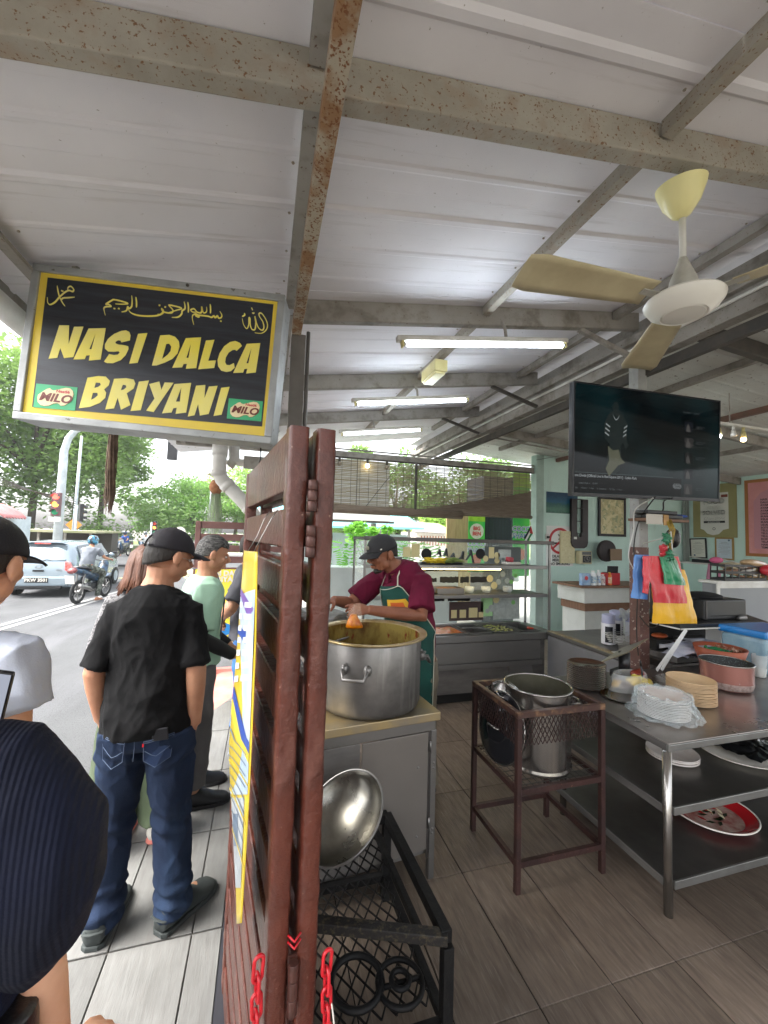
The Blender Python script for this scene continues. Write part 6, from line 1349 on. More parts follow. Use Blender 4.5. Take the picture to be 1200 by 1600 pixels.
mk = thing('cash_display', 'small dark screen standing behind the red box', 'screen', (4.93, 4.85, 1.046)); B().at((0, 0, 0), (.1, 0, -.2)).box(-.08, .08, -.01, .01, 0, .26).build('screen', m_blk, mk, bevel=.004)

# ------------------------------------------------------------------ stove cabinet with the huge pot
cb = thing('stove_cabinet', 'stainless cabinet carrying the huge curry pot beside the gate', 'cabinet', (.875, 1.895, 0), rad(6.5))
B().box(-.80, .0, .0, .74, .750, .790).build('top', M('cabinet_top', '8d877c', .38, metal=.7, col2='b09a6c', scale=5, rough2=.5), cb, bevel=.004)
B().box(-.80, -.02, .015, .70, .700, .7485).build('top_band', m_ss, cb, bevel=.002)
B().box(-.042, -.012, .016, .046, .0, .699).build('leg', m_ss, cb, bevel=.002); B().box(-.042, -.012, .66, .69, .0, .699).build('leg', m_ss, cb, bevel=.002); B().box(-.79, -.76, .016, .046, .0, .699).build('leg', m_ss, cb); B().box(-.79, -.76, .66, .69, .0, .699).build('leg', m_ss, cb)
B().box(-.40, -.055, .020, .028, .14, .692).build('door', M('cabinet_door', '807b76', .4, metal=.6, col2='86817c', scale=1.5), cb, bevel=.002)
B().box(-.054, -.0425, .021, .027, .10, .70).build('door_frame', m_ssx, cb); B().box(-.757, -.41, .025, .031, .14, .692).build('door', m_ssd, cb, bevel=.002)
B().box(-.757, -.0425, .05, .655, .10, .13).build('bottom_shelf', m_ssd, cb); B().box(-.02, -.016, .05, .655, .14, .699).build('side_panel', m_ssd, cb)
for z in (.52, .545, .215, .235): B().ball((-.027, .0145, z), (.006, .004, .006), 10, 6).build('bolt', m_ss, cb, smooth=True)
for z in (.535, .215): B().ball((-.11, .018, z), (.006, .004, .006), 10, 6).build('bolt', m_ss, cb, smooth=True)
for z in (.60, .24): B().tube([(-.048, .012, z), (-.048, .012, z+.05)], .005, 8).build('hinge', m_ss, cb, smooth=True)
m_alp = M('aluminium_pot', '8b8987', .36, metal=.8, col2='656361', scale=3, stretch=(1, 1, 1.2), rough2=.5, bump=.12, bump_scale=5, streak=('a8a6a3', (3, 3, .25), .55, .8, 4.))
m_pin = M('pot_inside_stained', '8f7e40', .4, metal=.3, col2='5b3c14', scale=10, stretch=(1, 1, .5), mix=(.42, .62), speck='6f2a0c', speck_scale=22, speck_amt=.60, bump=.1)
pt = thing('cooking_pot', 'huge aluminium pot of curry with stained inside on the stove cabinet', 'pot', (.560, 2.115, .791))
B().lathe([(0, 0), (.235, 0), (.258, .008), (.266, .03), (.268, .33), (.266, .335)], 64).build('body', m_alp, pt, smooth=True)
B().lathe([(.2665, .336), (.293, .344), (.299, .350), (.298, .356), (.29, .357), (.262, .350), (.259, .345)], 64).build('rim', M('pot_rim', 'b7a88a', .3, metal=.6, col2='a08a5a', scale=14), pt, smooth=True)
B().lathe([(.2585, .345), (.258, .12), (.25, .05), (0, .045)], 64).build('inside', m_pin, pt, smooth=True)
B().lathe([(0, .10), (.257, .10)], 48).build('curry', M('curry_dark', '7d4a12', .25, col2='9a5f1a', scale=14), pt)
for a in (rad(-5), rad(-118), rad(175)):
    c, s_ = math.cos(a), math.sin(a); t2 = Vector((-s_, c, 0)); r_ = Vector((c, s_, 0))
    h_ = B().tube([r_*.268+t2*.055+Vector((0, 0, .235)), r_*.300+t2*.058+Vector((0, 0, .232)), r_*.315+t2*.05+Vector((0, 0, .20)), r_*.315-t2*.05+Vector((0, 0, .20)), r_*.300-t2*.058+Vector((0, 0, .232)), r_*.268-t2*.055+Vector((0, 0, .235))], .0085, 10).build('handle', m_alp, pt, smooth=True)
    for k in (-1, 1):
        B().cbox((0, 0, 0), (0, 0, 0)); B().ball(r_*.270+t2*.055*k+Vector((0, 0, .235)), (.02, .02, .026), 14, 8).build('handle_plate', m_alp, h_, smooth=True)
        for dz in (.018, -.018):
            B().ball(r_*.286+t2*.055*k+Vector((0, 0, .235+dz)), .0065, 8, 6).build('rivet', m_ss, h_, smooth=True); B().ball(r_*.257+t2*.055*k+Vector((0, 0, .235+dz)), .008, 10, 6).build('rivet', m_ss, h_, smooth=True)
tag(B().at((.33, 2.56, 1.10), (rad(12), 0, 0)).lathe([(0, .035), (.03, .033), (.2, .012), (.25, 0), (.262, 0), (.262, -.01), (.25, -.008), (.2, .004), (0, .026)], 48).build('pan_cover', m_alp, smooth=True), 'grey aluminium lid resting behind the huge curry pot', 'lid')

# ------------------------------------------------------------------ black angle-iron stand with the wok
m_bk = M('black_greasy_steel', '0d0d0f', .55, spec=.3, col2='1a1918', scale=8, bump=.3, bump_scale=40); m_bkr = M('black_rusty_bar', '201e1d', .6, col2='4a4130', scale=60, mix=(.5, .66), bump=.4, bump_scale=60)
st = thing('burner_stand', 'greasy black angle-iron burner stand with expanded mesh, bottom centre', 'stand', (0, 0, 0))
A_, B_, C_, D_ = Vector((.625, 1.27, .36)), Vector((.60, 1.86, .36)), Vector((.17, 1.86, .36)), Vector((.17, 1.27, .36))
for p in (A_, B_, C_, D_): B().box(p.x-.018, p.x+.018, p.y-.018, p.y+.018, 0, p.z-.021).build('leg', m_bk, st, bevel=.002)
for p, q in ((A_, B_), (C_, D_), (B_, C_)): B().beam(p, q, .036, .040).build('top_bar', m_bk, st, bevel=.002)
B().beam(A_+Vector((0, .0, -.001)), Vector((.17, 1.44, .361)), .036, .032).build('front_bar', m_bkr, st, bevel=.003)
B().beam(A_+Vector((-.07, .03, -.02)), B_+Vector((-.07, -.02, -.02)), .02, .03).build('inner_bar', m_bk, st)
for z in (.10,):
    for p, q in ((A_, B_), (B_, C_), (C_, D_), (D_, A_)): B().beam((p.x, p.y, z), (q.x, q.y, z), .03, .03).build('lower_rail', m_bk, st, bevel=.002)
def mesh_band(b, O, X, Y, w_, h_, cw=.034, ch=.055, r=.0018, dep=.004):
    """expanded metal: diamond net in the plane O + X*u + Y*v"""
    O, X, Y = Vector(O), Vector(X).normalized(), Vector(Y).normalized(); Z = X.cross(Y)
    nx = int(w_/cw); ny = int(h_/ch*2)
    for j in range(ny):
        for i in range(-1, nx+1):
            for s_ in (1, -1):
                x0 = (i+.5*(j % 2))*cw+(0 if s_ > 0 else cw); x1 = x0+s_*cw/2
                p0 = O+X*x0+Y*(j*ch/2); p1 = O+X*x1+Y*((j+1)*ch/2)
                if min(x0, x1) < -1e-4 or max(x0, x1) > w_+1e-4: continue
                b.beam(p0, p1, r*2, dep, Z)
b = B(); mesh_band(b, (.17, 1.30, .135), (1, 0, 0), (0, 1, 0), .44, .56, .05, .075, .0026); tag(b.build('expanded_mesh', m_bk, st), kind='stuff')
b = B(); mesh_band(b, (.18, 1.62, .325), (1, 0, 0), (0, 1, 0), .40, .24, .045, .07, .0026); tag(b.build('expanded_mesh', m_bk, st), kind='stuff')
gasr = B(); gasr.at((.50, 1.36, .165)).tube([(.075*math.cos(a), .075*math.sin(a), 0) for a in [2*math.pi*k/24 for k in range(24)]], .009, 8, closed=True, cap=False); gasr.tube([(.03*math.cos(a), .03*math.sin(a), .01) for a in [2*math.pi*k/16 for k in range(16)]], .009, 8, closed=True, cap=False); gasr.tube([(.075, 0, 0), (-.075, 0, 0)], .008, 8)
gasr.build('burner_ring', m_bk, st, smooth=True)
gasr = B(); gasr.at((.36, 1.40, .165)).tube([(.085*math.cos(a), .085*math.sin(a), 0) for a in [2*math.pi*k/24 for k in range(24)]], .011, 8, closed=True, cap=False); gasr.build('burner_ring', m_bk, st, smooth=True)
wk = thing('wok', 'big steel wok with soot specks tilted on the black burner stand', 'wok', (.335, 1.60, .575))
wk.rotation_euler = Vector((-.52, -.22, .80)).to_track_quat('Z', 'Y').to_euler()
m_wok = M('wok_steel', '8f8d87', .2, metal=.95, col2='68655c', scale=3.5, rough2=.32, speck='0e0d0c', speck_scale=34, speck_amt=.70, bump=.08, bump_scale=8)
R_ = .175; prof = [(R_*math.sin(t), .10-.14*math.cos(t)+.04-.0) for t in [math.radians(a) for a in range(0, 78, 6)]]
zr_ = prof[-1][1]; prof = [(r, z-zr_) for r, z in prof]
B().lathe(prof+[(R_*.985, .004), (R_*1.0, .006)], 64).build('bowl', m_wok, wk, smooth=True); B().lathe([(r+.0025, z-.0035) for r, z in prof]+[(R_*1.01, .004)], 64).build('underside', M('wok_sooty', '1f2021', .4, metal=.5, col2='3b3b3a', scale=8, bump=.2), wk, smooth=True)
B().tube([(R_*.99*math.cos(a), R_*.99*math.sin(a), .004) for a in [2*math.pi*k/64 for k in range(64)]], .004, 8, closed=True, cap=False).build('rim', m_ss, wk, smooth=True)
tag(B().tube([(.155, .775, .80), (.162, .775, .755), (.15, .77, .70)], .004, 6, flat=.4).build('cable_tie', m_ws, smooth=True), 'pale cable tie end sticking out by the right chain', 'cable tie')

# ------------------------------------------------------------------ brown rack with the stock pot
m_rk = M('rack_brown_steel', '3d2521', .5, col2='2c1b19', scale=8, bump=.3, bump_scale=40, speck='7a5a4a', speck_scale=50, speck_amt=.68)
rk = thing('pot_rack', 'brown angle-iron rack with mesh sides holding the tall steel pot', 'rack', (1.452, 1.945, 0))
hx_, hy_ = .245, .21; ZT = .812
for sx in (-1, 1):
    for sy in (-1, 1): B().box(sx*hx_-.013, sx*hx_+.013, sy*hy_-.013, sy*hy_+.013, 0, ZT-.014).build('leg', m_rk, rk, bevel=.002, seg=1)
m_rkt = M('rack_worn_top', '46302a', .45, col2='806248', scale=24, mix=(.5, .68), bump=.2)
for z, n_, mt in ((ZT, 'top_rail', m_rkt), (.455, 'shelf_rail', m_rk), (.128, 'lower_rail', m_rk)):
    for sy in (-1, 1): B().box(-hx_-.013, hx_+.013, sy*hy_-.0135, sy*hy_+.0135, z-.0135, z+.0135).build(n_, mt, rk, bevel=.002, seg=1) if z == ZT else B().box(-hx_+.0135, hx_-.0135, sy*hy_-.010, sy*hy_+.010, z-.013, z+.013).build(n_, mt, rk)
    for sx in (-1, 1): B().box(sx*hx_-.0132, sx*hx_+.0132, -hy_+.0137, hy_-.0137, z-.0133, z+.0133).build(n_, mt, rk, bevel=.002, seg=1) if z == ZT else B().box(sx*hx_-.010, sx*hx_+.010, -hy_+.0135, hy_-.0135, z-.013, z+.013).build(n_, mt, rk)
for sx in (-1, 1):
    b = B(); mesh_band(b, (sx*hx_, -hy_+.014, ZT-.15), (0, 1, 0), (0, 0, 1), .39, .138, .0245, .044, .0016, .003); tag(b.build('mesh_side', m_rk, rk), kind='stuff')
for sy in (-1, 1):
    b = B(); mesh_band(b, (-hx_+.014, sy*hy_, ZT-.15), (1, 0, 0), (0, 0, 1), .46, .138, .0245, .044, .0016, .003); tag(b.build('mesh_side', m_rk, rk), kind='stuff')
b = B()
for k in range(13): x = -hx_+.03+k*(2*hx_-.06)/12; b.beam((x, -hy_+.01, .462), (x, hy_-.01, .462), .003, .003)
for k in range(10): y = -hy_+.03+k*(2*hy_-.06)/9; b.beam((-hx_+.01, y, .4655), (hx_-.01, y, .4655), .003, .003)
tag(b.build('wire_shelf', m_ssx, rk), kind='stuff')
m_pol = M('polished_steel', 'b4b1ac', .14, metal=.95, col2='8f8c88', scale=3, stretch=(4, 4, .3), rough2=.26)
sp_ = thing('stock_pot', 'tall polished steel stock pot standing in the brown rack', 'pot', (1.455, 1.925, .469))
B().lathe([(0, .012), (.15, .012), (.162, .0), (.168, .004), (.172, .018), (.165, .026), (.166, .03), (.168, .375), (.170, .40)], 64).build('body', m_pol, sp_, smooth=True)
B().tube([(.172*math.cos(a), .172*math.sin(a), .402) for a in [2*math.pi*k/56 for k in range(56)]], .006, 8, closed=True, cap=False).build('rim', m_pol, sp_, smooth=True)
B().lathe([(.165, .402), (.163, .2), (.16, .03), (0, .028)], 56).build('inside', M('pot_inside', '9a9685', .3, metal=.8, col2='77755f', scale=5), sp_, smooth=True)
for a in (rad(-25), rad(155)):
    c, s_ = math.cos(a), math.sin(a); t2 = Vector((-s_, c, 0)); r_ = Vector((c, s_, 0))
    B().tube([r_*.168+t2*.045+Vector((0, 0, .33)), r_*.205+t2*.042+Vector((0, 0, .335)), r_*.212+t2*.0+Vector((0, 0, .338)), r_*.205-t2*.042+Vector((0, 0, .335)), r_*.168-t2*.045+Vector((0, 0, .33))], .0065, 8).build('handle', m_pol, sp_, smooth=True)
m_lidd = M('dark_lid', '232427', .18, metal=.6, col2='34353a', scale=3, coat=.4)
def lid(loc, nrm, R0, lab, mat):
    t = thing('saucepan_cover', lab, 'lid', loc); t.rotation_euler = Vector(nrm).to_track_quat('Z', 'Y').to_euler()
    B().lathe([(0, .030), (R0*.3, .029), (R0*.7, .018), (R0*.92, .004), (R0, .0), (R0, -.004), (R0*.92, -.001), (R0*.7, .013), (0, .025)], 48).build('disc', mat, t, smooth=True)
    B().tube([(R0*math.cos(a), R0*math.sin(a), -.002) for a in [2*math.pi*k/48 for k in range(48)]], .004, 8, closed=True, cap=False).build('rim', m_pol, t, smooth=True)
    B().lathe([(R0*.42, .0262), (R0*.44, .030), (R0*.46, .0255)], 40).build('ridge', mat, t, smooth=True)
    B().tube([(-.04, 0, .028), (-.036, 0, .055), (.036, 0, .055), (.04, 0, .028)], .006, 8).build('handle', m_pol, t, smooth=True); return t
lid((1.248, 1.955, .655), (-1, -.12, .22), .175, 'dark glossy pot lid standing on edge in the left of the brown rack', m_lidd)
lid((1.300, 2.02, .70), (-1, -.3, .30), .16, 'polished lid leaning between the dark lid and the stock pot', m_pol)

# ------------------------------------------------------------------ stainless work table and what stands on it
wt_ = thing('work_table', 'three-tier stainless steel work table in the right foreground', 'table', (1.79, 1.45, 0)); TT = .751
m_top = M('table_top', '98928d', .27, metal=.85, col2='7a7571', scale=2.2, rough2=.38, bump=.05, bump_scale=7); m_shf = M('table_shelf', '76736f', .36, metal=.85, col2='57544f', scale=2, rough2=.4)
m_edge = M('table_edge', 'a3a3a0', .32, metal=.8, col2='8a8a87', scale=4)
B().box(0, 2.2, 0, .88, TT-.008, TT).build('top', m_top, wt_, bevel=.003)
B().box(0.001, 2.199, .0, .012, TT-.038, TT-.0085).build('top_edge', m_edge, wt_, bevel=.002); B().box(0, .012, .0125, .88, TT-.038, TT-.0085).build('top_edge', m_ssd, wt_, bevel=.002)
for z in (.465, .148):
    B().box(.008, 2.19, .012, .84, z-.005, z).build('shelf', m_shf, wt_); B().box(.035, 2.19, .002, .012, z-.034, z+.001).build('shelf_edge', m_edge, wt_, bevel=.002); B().box(.003, .010, .03, .84, z-.034, z+.001).build('shelf_edge', m_ssd, wt_, bevel=.002)
for x, y in ((.012, .018), (.024, .70), (2.17, .018), (2.17, .84)): B().tube([(x, y, .0), (x, y, TT-.039)], .0185, 20).build('leg', m_pol, wt_, smooth=True)
def ring_plate(b, R0, z, sx=1., sy=1., c=(0, 0), h=.016):
    b.lathe([(0, z+.002), (R0*.62, z+.002), (R0*.98, z+h), (R0, z+h+.001), (R0, z+h-.003), (R0*.64, z-.001), (0, z-.001)], 40, (c[0], c[1], 0), sx=sx, sy=sy)
def plates(lab, loc, n, R0, mat, pitch, sx=1., rot=0., jit=.002, name='plate_stack', group=None):
    t = thing(name, lab, 'plates', loc, rot); p0 = None
    for k in range(n):
        dx, dy = random.uniform(-jit, jit), random.uniform(-jit, jit)
        if p0 is None: b = B(); ring_plate(b, R0, 0, sx); p0 = b.build('plate', mat, t, smooth=True, loc=(dx, dy, 0))
        else: inst(p0, 'plate', (dx, dy, pitch*k), parent=t)
    return t
plates('stack of oval dark amber glass plates at the back left corner of the work table', (1.965, 2.13, TT+.001), 12, .105, M('amber_glass', '2c1406', .12, col2='43200a', scale=12, coat=.5, spec=.8), .0115, 1.15, .2)
plates('tall stack of round beige melamine plates beside the pink pot', (2.395, 1.80, TT+.001), 17, .120, M('beige_melamine', 'd6b993', .4, col2='caa981', scale=8), .0072)
wp = plates('stack of white plates wrapped in a thin crumpled plastic bag, front of the table', (2.055, 1.69, TT+.001), 13, .118, M('white_plate', 'd5d0cb', .4, col2='c4b9b2', scale=9), .0078)
def crumple(u, v):
    a = 2*math.pi*u; ca, sa = math.cos(a), math.sin(a); k = noise.noise(Vector((ca*2.2, sa*2.2, 4)))
    if v < .75:
        w_ = v/.75; r = .126+(.034+.034*k)*(1-w_)**1.6+.020*noise.noise(Vector((ca*6, sa*6, v*7)))+.010*noise.noise(Vector((ca*15, sa*15, v*16))); z = .006+.004*abs(k)+(.112)*w_+.008*noise.noise(Vector((ca*5, sa*5, v*9+3)))
    else:
        w_ = (v-.75)/.25; r = .127-(.020+.075*max(0, k+.15))*w_; z = .118-.012*w_+.012*noise.noise(Vector((ca*6, sa*6, v*9)))
    return (r*ca, r*sa, max(z, .003))
m_film = M('thin_bag', 'f2f8fa', .2, alpha=.27, spec=.7, col2='c9dbe0', scale=14, bump=1., bump_scale=60, bump_stretch=(1, 1, .4))
fo = thing('plastic_bag', 'thin white plastic bag pulled half over the stack of white plates', 'plastic bag', (2.055, 1.69, TT+.001), .0)
B().grid(crumple, 150, 40).build('bag_film', m_film, fo, smooth=True)
fl_ = B()
for a0, L0 in ():
    fl_.grid(lambda u, v, a0=a0, L0=L0: ((.12+L0*v)*math.cos(a0+(u-.5)*.55*(1-.4*v)), (.12+L0*v)*math.sin(a0+(u-.5)*.55*(1-.4*v)), .10-.09*v+.014*math.sin(u*14+v*6+a0)), 12, 6)

m_copper = M('pink_copper', 'b57d72', .25, metal=.5, col2='a56e64', scale=3, coat=.3, speck='d6c6be', speck_scale=40, speck_amt=.70)
cp2 = thing('cooking_pot', 'pink copper-coloured pot with black speckled inside, right of the beige plates', 'pot', (2.87, 1.93, TT+.001)); cp2.scale = (.86, .86, .95)
B().lathe([(0, 0), (.125, 0), (.15, .012), (.158, .04), (.160, .16), (.164, .17)], 48).build('body', m_copper, cp2, smooth=True); B().lathe([(.1505, .0135), (.159, .04), (.1595, .055)], 48).build('scuffed_base', M('scuffed_metal', 'c4b2ac', .4, metal=.6, col2='8f7a74', scale=40), cp2, smooth=True)
B().tube([(.162*math.cos(a), .162*math.sin(a), .171) for a in [2*math.pi*k/48 for k in range(48)]], .004, 8, closed=True, cap=False).build('rim', m_pol, cp2, smooth=True); B().lathe([(.159, .17), (.154, .04), (0, .03)], 48).build('inside', M('speckled_black', '1c1f1f', .5, speck='4b5352', speck_scale=120, speck_amt=.56), cp2, smooth=True)
bw = thing('bowl', 'terracotta bowl holding green and clear packets behind the pink pot', 'bowl', (3.14, 2.15, TT+.001)); bw.scale = (.84, .84, .95)
B().lathe([(0, 0), (.12, 0), (.165, .13), (.185, .19), (.178, .19), (.16, .13), (.115, .006), (0, .006)], 40).build('bowl_body', M('terracotta_plastic', '9a4f33', .45, col2='8a442b', scale=6), bw, smooth=True)
B().grid(lambda u, v: (-.13+.17*u, -.08+.16*v, .17+.03*noise.noise(Vector((u*6, v*6, 2)))), 14, 14).build('green_packet', M('green_film', '2c8f56', .25, col2='1f7043', scale=20, coat=.4), bw, smooth=True)
B().grid(lambda u, v: (.02+.12*u, -.09+.17*v, .175+.03*noise.noise(Vector((u*7, v*7, 5)))), 14, 14).build('clear_packet', M('brown_packet', '8f5a44', .25, col2='c6a493', scale=24, mix=(.45, .55), coat=.4), bw, smooth=True)
m_bl = M('blue_plastic', '1f78c0', .3, coat=.3); 
bc = thing('storage_box', 'clear storage box with bright blue lid at the right edge of the table', 'storage box', (3.55, 2.16, TT+.001), .05); bc.scale = (1, 1, 1.5)
B().box(-.19, .25, -.14, .14, 0, .17).build('box_body', M('clear_blue', '7fa9bf', .15, alpha=.5, col2='a3c4d2', scale=6), bc, bevel=.02); B().box(-.205, .265, -.155, .155, .171, .205).build('lid', m_bl, bc, bevel=.012); B().tube([(-.02, -.16, .185), (-.02, -.175, .13), (.10, -.175, .13), (.10, -.16, .185)], .010, 8).build('latch', m_bl, bc, smooth=True)
gl_ = thing('tumbler', 'clear plastic tumbler between the bowl and the blue box', 'cup', (3.34, 2.03, TT+.001)); B().lathe([(0, 0), (.035, 0), (.045, .15), (.043, .15), (.033, .004), (0, .004)], 24).build('tumbler_body', M('clear_tumbler', 'dfe6e6', .08, alpha=.35, spec=.8), gl_, smooth=True); B().lathe([(0, .005), (.034, .005), (.038, .06), (0, .06)], 20).build('sugar', M('sugar', 'd8d6d0', .8), gl_)
tag(B().box(3.28, 3.9, 1.60, 1.92, TT+.0005, TT+.0025).build('paper_sheet', M('greaseproof', 'b5b3b0', .5)), 'grey greaseproof sheet on the table right of the pink pot', 'paper sheet')
# tilted scale tray above the packet of food
sc_ = thing('kitchen_scale', 'kitchen scale with tilted square plate above the yellow packets', 'scale', (2.36, 2.22, TT+.001), .3)
B().at((0, .0, .17), (-.56, -.20, 0)).box(-.15, .15, -.11, .11, 0, .006).build('weighing_plate', M('scale_plate', '8f876e', .3, metal=.7, col2='6f6a58', scale=5), sc_, bevel=.003); B().tube([(0, 0, 0), (.0, 0, .165)], .035, 16).build('stem', m_blk, sc_, smooth=True); B().box(-.08, .08, -.06, .06, 0, .05).build('scale_body', m_blk, sc_, bevel=.01)
pf = thing('food_bag', 'clear bag with yellow and brown food packets left of the wrapped plates', 'food bag', (2.20, 2.03, TT+.001))
for i, (x, y, z, c_, r_) in enumerate(((-.05, -.02, .03, '5a4238', .05), (.0, -.03, .055, 'e0be1c', .045), (.06, .0, .06, 'd9cf5a', .04), (-.09, .0, .035, 'd7a61d', .035), (.10, .03, .075, '7c2f1e', .045), (.09, -.03, .04, 'dcc63a', .04))):
    b = B(); b.ball((x, y, z), (r_*1.2, r_*.8, r_*.62), 20, 14); b.v = [tuple(Vector(v)+Vector((1, 1, 1))*.010*noise.noise(Vector(v)*40)) for v in b.v]; b.build('packet', M('packet_'+c_, c_, .3, coat=.4), pf, smooth=True)
B().grid(lambda u, v: ((.15+.012*noise.noise(Vector((u*12, v*6, 0))))*math.cos(2*math.pi*u)*(1-.25*v), (.085+.01*noise.noise(Vector((u*14, v*6, 3))))*math.sin(2*math.pi*u)*(1-.25*v), .10*v), 60, 10).build('clear_film', M('clear_film2', 'eef2f2', .12, alpha=.3, spec=.8), pf, smooth=True)
tag(B().at((2.30, 2.02, TT), (.0, -.30, .4)).tube([(0, 0, .0), (0, 0, .16)], .006, 8).tube([(0, 0, .155), (0, 0, .19)], [.008, .004], 8).build('marker_pen', m_blk, smooth=True), 'black marker pen standing among the yellow packets', 'pen')
tag(B().lathe([(0, .002), (.10, .002), (.115, .01), (.11, .012), (.09, .006), (0, .006)], 36, (2.06, 1.94, TT), sx=1.2).build('dark_plate', M('amber_plate', '2c2410', .12, coat=.5, spec=.8), smooth=True), 'single dark amber plate on the table left of the wrapped plates', 'plate')
# on the shelves below
plates('four white plates on the middle shelf under the wrapped plates', (2.235, 1.79, .466), 5, .125, _mats['white_plate'], .006)
tb = thing('baking_tray', 'white enamel plate with black wrapped packets on the middle shelf, right', 'tray', (2.72, 1.74, .466)); b = B(); ring_plate(b, .21, 0, 1.2); b.build('enamel_plate', m_ws, tb, smooth=True)
B().at((0.02, .0, .028), (0, 0, .2)).grid(lambda u, v: (-.16+.34*u, -.12+.25*v, .035*math.sin(math.pi*u)*math.sin(math.pi*v)+.018*noise.noise(Vector((u*9, v*9, 1)))), 26, 18).build('black_film', M('black_film', '0f1012', .2, coat=.6, bump=.6, bump_scale=30), tb, smooth=True)
et = thing('enamel_tray', 'round red enamel tray printed with white and red flowers on the lowest shelf', 'tray', (2.46, 1.74, .149))
b = B(); b.lathe([(0, .002), (.13, .002), (.185, .03), (.19, .034), (.19, .030), (.135, -.0005), (0, -.0005)], 56, sx=1.12); b.build('tray_body', M('red_enamel', 'a81c22', .22, coat=.6), et, smooth=True)
B().lathe([(0, .0028), (.130, .0028), (.134, .004)], 56, sx=1.12).build('pale_centre', M('enamel_cream', 'b8a79a', .25, col2='8a4a44', scale=9, coat=.5), et); B().tube([(.215*math.cos(a), .192*math.sin(a), .034) for a in [2*math.pi*k/56 for k in range(56)]], .004, 8, closed=True, cap=False).build('white_rim', m_ws, et, smooth=True)
for i in range(16):
    a = i*.8+.3; r_ = .03+.07*((i*7) % 5)/5; c = (r_*math.cos(a*1.7), r_*.9*math.sin(a*1.7)); cf = ('1c2a16', 'e3d9b4', 'a3161c', '1c2a16')[i % 4]
    flat('flower_print', [[(c[0]+.028*math.cos(a)*s_+.010*math.cos(a+1.57)*t_, c[1]+.028*math.sin(a)*s_+.010*math.sin(a+1.57)*t_) for s_, t_ in ((-1, 0), (0, 1), (1, 0), (0, -1))]], M('flower_'+cf, cf, .25, coat=.5), et, .0004, Matrix.Translation((0, 0, .0045+.0004*i)))
m_wood = M('pale_wood', 'b48e5a', .6, col2='9c7745', scale=4, stretch=(1, 8, 8), bump=.1)
for (a, c_, lab) in (((2.95, 1.60, .17), (3.6, 2.2, .60), 'pale wooden plank leaning up from the lowest shelf behind the red tray'), ((2.75, 2.05, .50), (3.5, 1.80, .68), 'short wooden plank lying under the table top at the right')):
    tag(B().beam(a, c_, .09, .02).build('plank', m_wood, bevel=.002), lab, 'plank')
gb2 = thing('glass_box', 'pale glass container just under the table top at the right edge', 'container', (2.98, 1.60, .50)); B().box(0, .3, 0, .18, .0, .19).build('container_body', M('pale_glass', 'b7c6c2', .15, alpha=.7), gb2, bevel=.015)
tag(B().grid(lambda u, v: (2.38+.34*u, 1.86+.10*v, .71-.05*v+.016*noise.noise(Vector((u*11, v*6, 7)))), 24, 8).build('plastic_scrap', m_film, smooth=True), 'scrap of crumpled film hanging just under the table top', 'plastic bag')

# ------------------------------------------------------------------ low table and black-topped stand behind
bt = thing('low_cabinet', 'dark steel cabinet under the black-topped stand right of the column', 'cabinet', (0, 0, 0))
B().box(2.96, 4.3, 2.36, 2.74, .70, .755).build('top', m_ssx, bt, bevel=.004); B().box(2.99, 4.25, 2.42, 2.70, .0, .699).build('body', m_ssd, bt)
B().box(3.02, 4.2, 2.70, 2.73, .757, 1.03).build('back_panel', m_kick_shade, bt)
sd_ = thing('printer_stand', 'black-topped stand with white angle legs carrying the printer', 'stand', (0, 0, 0))
B().prism([(2.96, 2.30), (3.86, 2.28), (4.3, 2.9), (3.35, 2.9), (2.945, 2.62)], 1.035, 1.062).build('top', M('black_top', '141416', .35), sd_, bevel=.003)
for p, q in (((2.962, 2.292, 1.03), (3.86, 2.272, 1.03)), ((2.955, 2.295, 1.03), (2.940, 2.62, 1.03))): B().beam(p, q, .006, .010).build('edge_strip', m_white, sd_)
for x, y in ((2.965, 2.62), (3.4, 2.86), (4.2, 2.86)): B().box(x-.018, x+.018, y-.004, y+.004, .757, 1.033).build('leg', m_white, sd_)
m_pang = M('perforated_angle', 'cfd0ce', .5, speck='6b6b6b', speck_scale=110, speck_amt=.66)
for o_ in (0, .045): tag(B().beam((2.985-o_*.3, 2.27-o_*.1, 1.03), (2.72-o_, 2.25, .765), .020, .004, (0, -1, .4)).build('angle_strut', m_pang, bevel=.001), ('white perforated strut leaning down to the left from the stand corner, nearer one' if not o_ else 'white strut leaning behind the nearer perforated one'), 'strut')
pn = thing('printer', 'black office printer on the black-topped stand under the pink stool', 'printer', (3.56, 2.55, 1.063))
B().box(-.23, .24, -.16, .18, 0, .155).build('body', M('printer_black', '1d1e1f', .35, col2='28292b', scale=3), pn, bevel=.012); B().box(-.16, .20, -.165, -.1605, .03, .035).build('paper_slot', m_kick_shade, pn); B().box(-.215, -.205, -.166, -.161, .01, .15).build('trim', m_ssx, pn)  # paper slot is a dark strip standing in for shade
B().ball((-.02, .0, .165), (.15, .13, .035), 20, 8).build('black_cloth', M('black_cloth', '101012', .9), pn, smooth=True); B().box(.10, .19, -.20, -.167, .0, .03).build('control_knob', m_ss, pn, bevel=.01)
mo = thing('monitor', 'small black monitor beside the printer, behind the yellow bags', 'monitor', (3.22, 2.62, 1.063)); B().box(-.03, .06, -.10, .12, .0, .30).build('screen', m_blk, mo, bevel=.004)
sr = thing('steel_tray', 'shallow steel drawer tray full of receipts under the stand', 'tray', (3.02, 2.37, .756)); B().box(.0, .50, 0, .3, 0, .045).build('tray', m_ssd, sr, bevel=.003)
rc = thing('receipt_pile', 'loose pile of white receipts and papers spilling from the steel tray', 'paper', (3.20, 2.36, .802)); m_pp = M('receipt_paper', 'e2e4ee', .8, col2='cfd2e0', scale=8)
p0 = None
